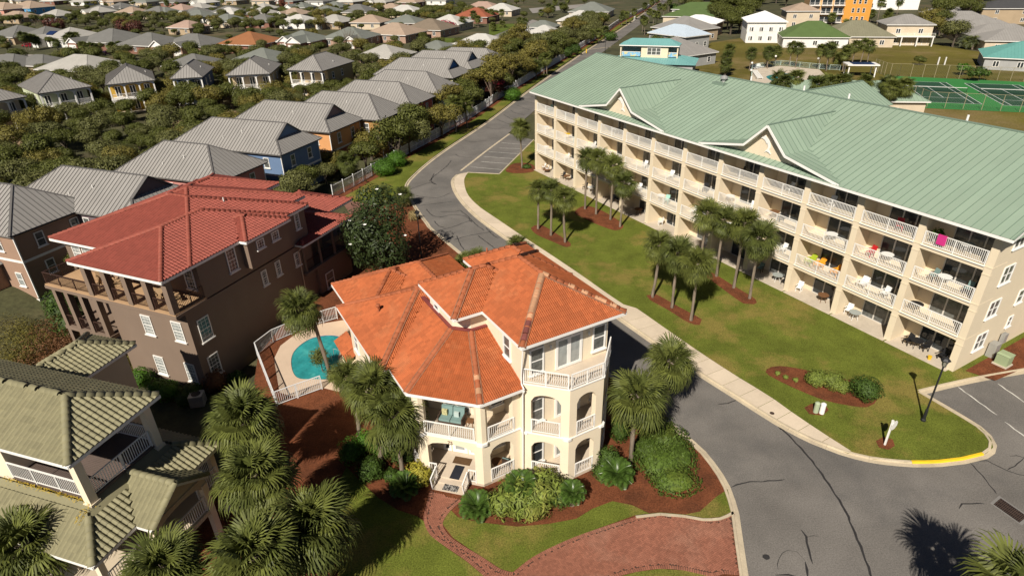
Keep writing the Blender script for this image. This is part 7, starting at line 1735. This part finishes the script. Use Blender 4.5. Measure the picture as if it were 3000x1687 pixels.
def adiron(label, loc, rz, m, group):
    t = thing('adirondack_chair', label, 'chair', loc, rz, group)
    for i in range(5): x = -.24+.12*i; MB().hexa([(x-.05, .15, .3), (x+.05, .15, .3), (x+.05, .19, .3), (x-.05, .19, .3), (x-.055, .50, 1.0-.05*abs(i-2)), (x+.055, .50, 1.0-.05*abs(i-2)), (x+.055, .54, 1.0-.05*abs(i-2)), (x-.055, .54, 1.0-.05*abs(i-2))]).build('back_slat', m, t)
    b = MB(); b.hexa([(-.27, -.3, .36), (.27, -.3, .36), (.27, .2, .26), (-.27, .2, .26), (-.27, -.3, .40), (.27, -.3, .40), (.27, .2, .3), (-.27, .2, .3)]); b.build('seat', m, t)
    for x in (-.33, .33): MB().box(x-.07, x+.07, -.32, .4, .53, .56).build('armrest', m, t); MB().box(x-.03, x+.03, -.3, -.22, 0, .53).build('leg', m, t); MB().box(x-.03, x+.03, .25, .32, 0, .53).build('leg', m, t)
def table(label, loc, r, h, m, group, top=None):
    t = thing('patio_table', label, 'table', loc, 0, group); MB().rev([(r, 0), (r, .03)], 16, (0, 0, h)).build('table_top', top or m, t)
    for k in range(4): a = k*math.pi/2+.7; MB().tube([(math.cos(a)*r*.3, math.sin(a)*r*.3, h), (math.cos(a)*r*.75, math.sin(a)*r*.75, 0)], .02, 5).build('leg', m, t)
FLN = ['ground-floor patio', 'first-floor balcony', 'second-floor balcony', 'top-floor balcony']; ORD = ['nearest', 'second', 'third', 'fourth', 'fifth', 'sixth', 'seventh', 'eighth', 'ninth', 'tenth', 'eleventh', 'farthest']
def bayl(k, f): o = 11-k; return '%s, %s bay%s' % (FLN[f], ORD[o], '' if o in (0, 11) else ' from the near end')
CF = 'furniture on the condominium balconies'
m_gt = mat('glass_table_top', (.35, .38, .36), rough=.1, var=.05)
items = [(11, 0, 'wc', 1.0, 0), (11, 0, 'wt', 1.6, .1), (11, 0, 'wc', 2.2, .3), (11, 0, 'wc', 3.6, .2), (11, 1, 'wt', .7, .2), (11, 2, 'tc', 1.1, .3), (11, 2, 'tc', 3.6, .3), (11, 2, 'pt', 1.9, .3), (11, 3, 'pt', 2.6, .3), (10, 0, 'pc', .5, .3), (10, 0, 'gt', 1.3, -.05), (10, 1, 'ad', 1.0, .4), (10, 1, 'pc', 3.0, .3), (10, 2, 'rc', 1.0, .3), (10, 2, 'pt', 2.3, .4), (10, 3, 'rc', 2.6, .3),
         (9, 0, 'pc', .5, .2), (9, 0, 'bt', 2.9, .3), (9, 1, 'lm', .8, .4), (9, 1, 'or', 1.7, .4), (9, 1, 'or', 3.4, .4), (9, 2, 'pt', 2.3, .3), (9, 3, 'pc', 1.6, .4), (8, 0, 'tc', .8, .3), (8, 0, 'gt', 3.0, .1), (8, 0, 'wc', 3.8, .2), (8, 1, 'pc', 1.2, .4), (8, 1, 'pc', 2.8, .4), (8, 2, 'bt', 1.1, .4), (8, 2, 'wc', 1.9, .4), (8, 3, 'pc', 2.2, .4),
         (7, 1, 'pt', 1.2, .3), (7, 2, 'pt', .8, .2), (7, 2, 'pc', 3.6, .3), (7, 3, 'wc', 1.5, .4), (6, 1, 'pc', 1.0, .4), (6, 2, 'wc', 2.2, .4), (6, 0, 'pc', 3.4, .1), (5, 1, 'pt', .9, .2), (5, 1, 'sc', 1.8, .3), (5, 2, 'pc', 2, .4), (5, 0, 'pc', 1.2, .2), (4, 1, 'pt', 1.0, .2), (4, 1, 'pc', 1.9, .3), (4, 0, 'bt', 2.2, .2), (4, 2, 'pc', 2.4, .4), (3, 1, 'pc', 1.2, .4), (3, 3, 'pt', 2.0, .3), (3, 0, 'wc', 2, .2), (2, 0, 'wc', 1.2, .1), (2, 0, 'pt', 2.4, .2), (2, 2, 'pc', 2.2, .4),
         (1, 0, 'wc', .7, .2), (1, 0, 'bt', 1.7, .2), (1, 2, 'yt', 1.3, .3), (1, 2, 'sc', 3.2, .3), (1, 1, 'pc', 1.4, .3), (0, 0, 'kc', .7, .1), (0, 0, 'kc', 1.6, .1), (0, 0, 'kt', 1.9, -.2), (0, 1, 'pt', 1.1, .2), (0, 2, 'pt', 1.2, .2), (0, 3, 'sc', 2.0, .3)]
cnt = {}
for k, f, it, du, db in items:
    key = (k, f, it); cnt[key] = cnt.get(key, 0)+1; c = CL(k*PIT+du, .65+db, .1+f*ST+(.03 if f == 0 else .0)); w = bayl(k, f); many = sum(1 for x in items if x[:3] == key) > 1; od = (' first' if cnt[key] == 1 else ' second' if cnt[key] == 2 else ' third') if many else ''
    rz = cA+RG.uniform(-.6, .6)
    if it in ('wc', 'pc', 'rc', 'tc', 'kc', 'sc'):
        nm, m, cu = dict(wc=('dark wire chair', m_dark, None), pc=('white plastic chair', m_plast, None), rc=('red chair', m_redp, None), tc=('dark wicker chair with teal cushion', m_wick, m_tealc), kc=('brown teak armchair', m_teakw, m_white), sc=('seafoam green chair', m_sea, None))[it]; chair('%s on the %s%s' % (nm, w, od), c, rz, m, CF, cushion=cu)
    elif it in ('ad', 'lm', 'or'): adiron('%s adirondack chair on the %s%s' % (dict(ad='white', lm='lime green', **{'or': 'orange'})[it], w, od), c, rz, dict(ad=m_plast, lm=m_lime, **{'or': m_orp})[it], CF)
    else:
        nm, m, tp, h = dict(wt=('dark wire table', m_dark, None, .68), pt=('white round table', m_plast, None, .68), gt=('white glass-topped table', m_plast, m_gt, .68), bt=('brown wooden table', m_teakw, None, .7), yt=('yellow round table', m_yel, None, .7), kt=('low teak coffee table', m_teakw, None, .4))[it]; table('%s on the %s%s' % (nm, w, od), c, .48, h, m, CF, tp)
p = CL(11*PIT+1.25, .02, .1+3*ST); t = thing('beach_towel', 'bright pink towel hung over the top-floor balcony rail, nearest bay', 'towel', p, cA); MB().box(-.28, .32, -.06, .1, .35, 1.08).build('cloth', m_pink, t)
t = thing('potted_plant', 'leafy potted plant on the top-floor balcony, nearest bay', 'plant', CL(11*PIT+.6, .7, .1+3*ST), 0); MB().rev([(.14, 0), (.2, .35)], 10).build('pot', m_plast, t); leaf_cloud([(0, 0, .8, .45, .45, .45)], 260, .12, random.Random(6), asp=.4).build('foliage', m_bright, t)
t = thing('toy_bucket', 'small yellow bucket at the patio edge, nearest bay', 'bucket', CL(11*PIT+3.1, .1, .13), 0); MB().rev([(.12, 0), (.16, .3), (.15, .3)], 10).build('body', m_yel, t)
# cream house: sofa, chairs, mats
def OP(a, b_, z): p = OW(a, b_); return Vector((p.x, p.y, z))
def sofa(label, loc, rz, w):
    t = thing('porch_sofa', label, 'sofa', loc, rz); MB().box(-w/2, w/2, -.35, .4, .12, .3).build('frame', m_wick, t)
    for s in (-1, 1): MB().box(s*w/2-.04, s*w/2+.04, -.38, .42, .0, .6).build('armrest', m_wick, t); MB().box(s*w/4-w/4+.02, s*w/4+w/4-.02, -.36, .25, .3, .45).build('seat_cushion', m_tealc, t); MB().hexa([(s*w/4-w/4+.02, .18, .42), (s*w/4+w/4-.02, .18, .42), (s*w/4+w/4-.02, .34, .42), (s*w/4-w/4+.02, .34, .42), (s*w/4-w/4+.02, .32, .95), (s*w/4+w/4-.02, .32, .95), (s*w/4+w/4-.02, .46, .95), (s*w/4-w/4+.02, .46, .95)]).build('back_cushion', m_tealc, t)
    MB().box(-w*.42, -w*.2, .02, .16, .46, .85).build('pillow', mat('patterned_pillow', (.45, .42, .22), rough=.9, var=.4, scale=9), t); MB().box(w*.1, w*.3, .0, .14, .46, .8).build('pillow', mat('pale_pillow', (.42, .50, .48), rough=.9), t)
dgA = AO+math.radians(-45)
sofa('teal cushioned wicker loveseat on the upper porch of the cream house', OP(10.95, 27.3, 3.53), dgA, 1.5); t = thing('side_table', 'small wooden side table beside the porch loveseat', 'table', OP(11.75, 26.4, 3.53), dgA); MB().box(-.22, .22, -.22, .22, .42, .47).build('table_top', m_teakw, t)
for x in (-.19, .19):
    for y in (-.19, .19): MB().box(x-.02, x+.02, y-.02, y+.02, 0, .42).build('leg', m_teakw, t)
GG = 'porch chairs of the cream house'
chair('cushioned chair on the lower right porch, near the railing', OP(19.2, 23.6, .25), AO+2.3, m_wick, GG, cushion=m_tealc, k=1.15); chair('reclining cushioned chair on the middle right porch', OP(19.1, 23.7, 3.53), AO+2.2, m_wick, GG, cushion=m_tealc, k=1.2)
chair('cushioned chair on the lower porch beside the entrance, left one', OP(12.3, 25.9, .25), AO-1.2, m_wick, GG, cushion=m_tealc); chair('cushioned chair on the lower porch beside the entrance, right one', OP(13.6, 25.3, .25), AO+2.2, m_wick, GG, cushion=m_tealc); table('round wooden table between the lower porch chairs', OP(13.0, 25.6, .25), .35, .5, m_teakw, GG)
m_mat1 = mat('brown_doormat', (.10, .055, .025), rough=1, var=.2, scale=6); m_mat2 = mat('charcoal_runner', (.018, .02, .028), rough=.95, var=.2); m_mat3 = mat('patterned_doormat', (.015, .015, .016), rough=.95, var=.3, tint=(.45, .43, .40), tscale=14, tamt=.9)
for nm, lb, dist, w, d_, z, m in (('doormat', 'brown doormat before the front door', 1.55, 1.15, .6, .252, m_mat1), ('runner_mat', 'long charcoal runner mat on the entrance porch floor', .55, .62, 1.15, .252, m_mat2), ('doormat', 'black and white patterned doormat on the entrance step', -.55, .95, .62, .102, m_mat3)):
    c = Vector((10.25, 26.15))+Vector((.7071, .7071))*dist+(Vector((.7071, -.7071))*.05); o_ = MB().box(-w/2, w/2, -d_/2, d_/2, 0, .015).build(nm, m, label=lb, cat='mat'); o_.location = OP(c.x, c.y, z); o_.rotation_euler = (0, 0, dgA)
# brown house balcony furniture
def BP(a, b_, z): c, s = math.cos(AB), math.sin(AB); return Vector((bO.x+a*c-b_*s, bO.y+a*s+b_*c, z))
m_tanf = mat('tan_metal', (.30, .20, .11), rough=.6, var=.1)
for i, (a, b_, r) in enumerate(((-9.6, .9, 1.0), (-8.9, .1, -1.0), (-7.4, .7, 2.4), (-2.6, .3, .6), (-1.2, .7, 2.6))): chair('tan patio chair on the red roof balcony, %s from the photo left' % ['first', 'second', 'third', 'fourth', 'fifth'][i], BP(a, b_, 6.12), AB+r, m_tanf, 'chairs on the red roof balcony')
table('round tan table on the red roof balcony', BP(-1.9, .5, 6.12), .4, .65, m_tanf, None)
# ------------------------------------------------------------------ tennis courts
m_tg = mat('bright_green_court', (.035, .19, .045), rough=.8, var=.08, scale=.1, worldspace=True); m_td = mat('dark_green_court', (.018, .062, .032), rough=.8, var=.1, scale=.1, worldspace=True); m_line = mat('court_line', (.62, .64, .62), rough=.7, var=.05)
pad = [V2(K5(*p)) for p in ((915, 930), (1500, 955), (2484, 1002), (2900, 1020), (3050, 1400), (2484, 1372), (1130, 1312), (985, 1250))]
court = sheet('tennis_court', pad, .08, m_tg, label='bright green tennis court pad with dark green courts and white lines', cat='tennis court')
NL, NR, FR_ = K5(1245, 1242), K5(1975, 1272), K5(1535, 1008); wv, lv = NR-NL, FR_-NR
def line_q(a, c, w=.14, z=.092):
    a, c = up(a, z), up(c, z); d = (c-a).normalized(); n = Vector((-d.y, d.x, 0))*w/2; MB().face([a-n, c-n, c+n, a+n]).build('court_line', m_line, court)
for ci, o in enumerate((NL, K5(2240, 1285))):
    def P(u, v): return o+wv*u+lv*v
    b = MB(); b.face([up(P(*q), .085) for q in ((0, 0), (1, 0), (1, 1), (0, 1))]); b.build('court_surface', m_td, court)
    for a, c in (((0, 0), (1, 0)), ((1, 0), (1, 1)), ((1, 1), (0, 1)), ((0, 1), (0, 0)), ((.125, 0), (.125, 1)), ((.875, 0), (.875, 1)), ((.125, .23), (.875, .23)), ((.125, .77), (.875, .77)), ((.5, .23), (.5, .77))): line_q(P(*a), P(*c))
    t = thing('tennis_net', ['tennis net on the nearer court beside the palms', 'tennis net on the court at the photo edge'][ci], 'net', up(P(.5, .5), .09), 0); q0, q1 = P(-.06, .5)-P(.5, .5), P(1.06, .5)-P(.5, .5)
    b = MB(); b.beam(up(q0, .97), up(q1, .97), .05, .07); b.build('tape', m_white, t); b = MB()
    for i in range(40): c_ = q0.lerp(q1, i/39); b.box(c_.x-.012, c_.x+.012, c_.y-.012, c_.y+.012, .05, .95)
    for i in range(5): b.beam(up(q0, .1+.2*i), up(q1, .1+.2*i), .015, .015)
    b.build('netting', m_dark, t, kind='stuff')
    for q_ in (q0, q1): MB().tube([up(q_, 0), up(q_, 1.07)], .05, 6).build('post', m_dark, t)
m_post = mat('tan_fence_post', (.32, .27, .17), rough=.6, var=.08); m_wire = mat('chain_link_wire', (.13, .15, .11), rough=.6, var=.1)
def chain(label, pts, n, h=3.0):
    P = resample([V2(p) for p in pts], n); t = thing('chain_link_fence', label, 'fence', (P[0].x, P[0].y, .08), 0, 'court fences'); o = P[0]
    for p in P: MB().tube([(p.x-o.x, p.y-o.y, 0), (p.x-o.x, p.y-o.y, h)], .05, 6).build('post', m_post, t)
    for i in range(n):
        a, c = P[i]-o, P[i+1]-o; MB().tube([(a.x, a.y, h-.03), (c.x, c.y, h-.03)], .03, 5).build('top_rail', m_post, t); b = MB(); L = (c-a).length; k = int(L/.42)
        for j in range(k+6):
            for s in (1, -1):
                x0 = (j-6)/k; x1 = x0+h/L; u0, u1 = max(0, x0), min(1, x1)
                if u1 <= u0: continue
                z0, z1 = (u0-x0)*L, (u1-x0)*L
                if s < 0: z0, z1 = h-z0, h-z1
                p_, q_ = a.lerp(c, u0), a.lerp(c, u1); b.beam((p_.x, p_.y, z0), (q_.x, q_.y, z1), .013, .013)
        b.build('wire_mesh', m_wire, t, kind='stuff')
chain('tall chain-link fence along the far side of the tennis courts', [K5(960, 935), K5(1500, 955), K5(2484, 1000), K5(2800, 1015)], 12); chain('tall chain-link fence along the near side of the tennis courts', [K5(1130, 1230), K5(1300, 1310), K5(2484, 1368), K5(2900, 1388)], 9); chain('chain-link fence at the pool house end of the courts', [K5(660, 870), K5(820, 935), K5(960, 935)], 5)
# ------------------------------------------------------------------ pool house, deck, pergola
tp = far_house('low pool house with sage green hip roof behind the condominium', 2445, 236, 30, 13, -9, 'grey', 'cream', 3.4, .38, metal=m_green, group='pool buildings'); far_house('smaller pool building with sage green roof and arched gable', 2375, 262, 14, 10, -9, 'grey', 'cream', 3.2, .42, metal=m_green, group='pool buildings', gables=((-3, 5, 2),))
sheet('pool_deck', [V2(gs(*p)) for p in ((2200, 245), (2203, 205), (2285, 194), (2400, 205), (2420, 225), (2300, 250))], .08, m_concrete, kind='structure')
sheet('pool_deck', [V2(gs(*p)) for p in ((2565, 275), (2600, 268), (2640, 285), (2630, 300), (2590, 305))], .08, m_concrete, kind='structure')
wp = sheet('swimming_pool', [V2(p) for p in smooth_line([gs(*p) for p in ((2245, 228), (2255, 222), (2290, 216), (2330, 222), (2320, 235), (2270, 240))], 1, True)], .09, m_water, label='turquoise pool half hidden by palms behind the condominium', cat='pool')
LG = 'sun loungers at the far pool'
for i in range(16):
    p = gs(2206+i*3.2, 203-i*.6+(.2*(i % 2))) if i < 8 else gs(2207+(i-8)*2.2, 212+(i-8)*3.0); t = thing('sun_lounger', 'white sun lounger beside the far pool fence', 'lounger', up(p, .08), .3 if i < 8 else 1.6, LG)
    MB().box(-.33, .33, -1.0, .4, .28, .34).build('seat', m_plast, t); MB().hexa([(-.33, .4, .28), (.33, .4, .28), (.33, .46, .28), (-.33, .46, .28), (-.33, .9, .85), (.33, .9, .85), (.33, .96, .85), (-.33, .96, .85)]).build('backrest', m_plast, t)
    for x in (-.28, .28): MB().box(x-.03, x+.03, -.9, -.82, 0, .3).build('leg', m_plast, t); MB().box(x-.03, x+.03, .3, .38, 0, .3).build('leg', m_plast, t)
t = thing('pool_fence', 'pale metal fence round the far pool deck', 'fence', up(gs(2200, 246), .08), 0); o = gs(2200, 246); P = [gs(*p) for p in ((2200, 246), (2202, 204), (2286, 193), (2400, 204), (2460, 208))]
for i in range(4): railing(t, up(P[i]-o, 0), up(P[i+1]-o, 0), 1.3, mat('pale_teal_metal', (.45, .56, .50), rough=.5), .18, False, 2.4, name='fence_panel')
c = gs(2515, 224, 0); t = thing('solar_pergola', 'white pergola topped with dark solar panels beside the pool house', 'pergola', up(c, .05), -.2)
for x in (-3.0, 3.0):
    for y in (-1.6, 1.6): MB().box(x-.12, x+.12, y-.12, y+.12, 0, 2.7).build('post', m_white, t)
MB().box(-3.6, 3.6, -2.2, 2.2, 2.7, 2.95).build('roof', m_white, t)
for i in range(5): MB().box(-2.3, 2.6, -1.75+.72*i, -1.2+.72*i, 2.96, 3.03).build('solar_panel', m_solar, t)
for i, (b_, hc) in enumerate((((1540, 800), 725), ((1795, 722), 682), ((2250, 748), 700), ((1530, 885), 810))):
    q = K4(*b_); h = max(2.4, min(4, hz(q, hc/3.68/KX))); t = thing('globe_lamp', 'white globe lamp at the far pool, %s from the left' % ['second', 'third', 'rightmost', 'leftmost'][i], 'lamp post', up(q, .06), 0, 'globe lamps at the far pool'); MB().tube([(0, 0, 0), (0, 0, h)], .06, 6).build('pole', m_dark, t); MB().rev([(.05, -.28), (.2, -.2), (.28, 0), (.2, .2), (.05, .28)], 10, (0, 0, h+.2)).build('globe', m_white, t, smooth=True)
for i, (x, y) in enumerate(((1433, 795), (1515, 795))): q = MB().box(-.12, .12, -.12, .12, 0, 2.0).build('marker_post', m_trim, label=['left of two white posts on the field', 'right of two white posts on the field'][i], cat='post', group='white posts on the field'); q.location = up(K5(x, y), .05)
def umbrella(label, loc, m, h=2.3, r=1.3, closed=True):
    t = thing('patio_umbrella', label, 'umbrella', loc, 0); MB().tube([(0, 0, 0), (0, 0, h+.2)], .03, 6).build('pole', m_trim, t); MB().rev([(.05, 0), (.22 if closed else r, .25), (.05, 1.5 if closed else .7)], 10, (0, 0, h-1.3 if closed else h-.4)).build('canopy', m, t)
umbrella('closed red umbrella beside the teal roofed house', up(K5(2240, 690), .05), m_redp); umbrella('closed red umbrella on the patio of the olive grey roofed house', up(K5(515, 478), .05), m_redp); umbrella('closed cream umbrella by the picnic furniture', up(gs(2070, 172), .05), m_trim)
for i, (x, y) in enumerate(((460, 470), (500, 485), (600, 475), (640, 470), (400, 470), (570, 478))): chair('%s patio chair of the olive grey roofed house, %s from the left' % ('turquoise' if i in (4, 5) else 'red', ['second', 'third', 'fifth', 'sixth', 'first', 'fourth'][i]), up(K5(x, y), .05), i, m_redp if i not in (4, 5) else m_sea, 'patio chairs at the beach houses', k=1.5)
for i, (x, y) in enumerate(((1020, 600), (1105, 605), (1075, 690), (1000, 690))): adiron('white garden chair at the turquoise house terrace, %s' % ['rear left', 'rear right', 'front right', 'front left'][i], up(K4(x, y), .05), i*1.4, m_plast, 'white chairs at the turquoise house')
for i, (x, y) in enumerate(((2200, 665), (2225, 672), (2245, 668))): chair('white chair on the terrace of the teal roofed house, %s' % ['left', 'middle', 'right'][i], up(K5(x, y), .05), i, m_plast, 'white chairs at the teal roofed house', k=1.3)
for i, (x, y) in enumerate(((770, 1170), (850, 1165), (925, 1170), (905, 1210), (980, 1220))): table('white picnic table between pool house and courts, %s' % ['first', 'second', 'third', 'fourth', 'fifth'][i]+' from the left', up(K5(x, y), .09), .7, .75, m_plast, 'white picnic tables')
# ------------------------------------------------------------------ cars
m_tyre = mat('tyre', (.015, .015, .015), rough=.8); m_cglass = mat('car_glass', (.01, .012, .015), rough=.05, spec=.6)
def car(label, loc, rz, m, L=4.5, truck=False, name='car'):
    t = thing(name, label, 'car', loc, rz, 'cars'); w = .9; prof = [(-L/2, .35), (-L/2, .85), (-L*.32, .95), (-L*.2, 1.42), (L*.2, 1.45), (L*.34, .98), (L/2, .92), (L/2, .35)] if not truck else [(-L/2, .5), (-L/2, 1.05), (-L*.25, 1.15), (-L*.14, 1.75), (L*.1, 1.75), (L*.12, 1.15), (L/2, 1.12), (L/2, .5)]
    b = MB(); n = len(prof); b.v = [(x, -w, z) for x, z in prof]+[(x, w, z) for x, z in prof]; b.f = [tuple(range(n)), tuple(reversed(range(n, 2*n)))]+[(i, n+i, n+(i+1) % n, (i+1) % n) for i in range(n)]; b.m = [0]*len(b.f); b.build('body', m, t)
    a, c, d, e = prof[2:6]
    b = MB()
    for s in (-1, 1): b.face([(a[0]+.3, s*(w+.005), a[1]), (c[0]+.08, s*(w+.005), c[1]-.06), (d[0]-.05, s*(w+.005), d[1]-.06), (e[0]-.2, s*(w+.005), e[1])])
    b.face([(a[0]+.02, -.75, a[1]+.03), (a[0]+.02, .75, a[1]+.03), (c[0]-.02, .7, c[1]-.03), (c[0]-.02, -.7, c[1]-.03)]); b.build('windows', m_cglass, t)
    for x in (-L*.3, L*.3):
        for s in (-1, 1): MB().tube([(x, s*.95, .33), (x, s*.72, .33)], .33, 12).build('wheel', m_tyre, t)
car('dark pickup truck parked at the cul-de-sac', up(gs(1508, 38), 0), .2, mat('dark_car_paint', (.02, .022, .03), rough=.25, var=.05), 5.4, True, 'pickup_truck'); car('dark red car under the left palms', up(gs(84, 139), 0), -.3, mat('red_car_paint', (.20, .01, .02), rough=.25, var=.05)); car('dark purple car parked before the gabled bungalow', up(gs(317, 162), 0), 1.0, mat('purple_car_paint', (.035, .012, .03), rough=.25, var=.05)); car('white car under the carport of the wide dark roof', up(gs(297, 145), 0), 1.0, mat('white_car_paint', (.7, .7, .72), rough=.25, var=.03))
b = MB(); b.box(-1.2, 1.2, -.1, .1, .3, 1.6); b.box(-1.3, -1.1, -.15, .15, 0, 1.9).box(1.1, 1.3, -.15, .15, 0, 1.9); q = b.build('street_gate_sign', m_white, label='small white sign board on the verge far up the road', cat='sign'); q.location = up(C2(2212, 160), .09); q.rotation_euler = (0, 0, 1.1); q.scale = (.6, .6, 1)
t = thing('barrier_arm', 'thin yellow barrier arm across the far road', 'barrier', up(C2(1848, 405), .09), 0); o = C2(1848, 405); e_ = C2(2035, 385)-o; MB().box(-.15, .15, -.15, .15, 0, 1.2).build('post', m_yel, t); MB().beam((0, 0, 1.05), (e_.x, e_.y, 1.05), .08, .08).build('arm', m_kerb, t)
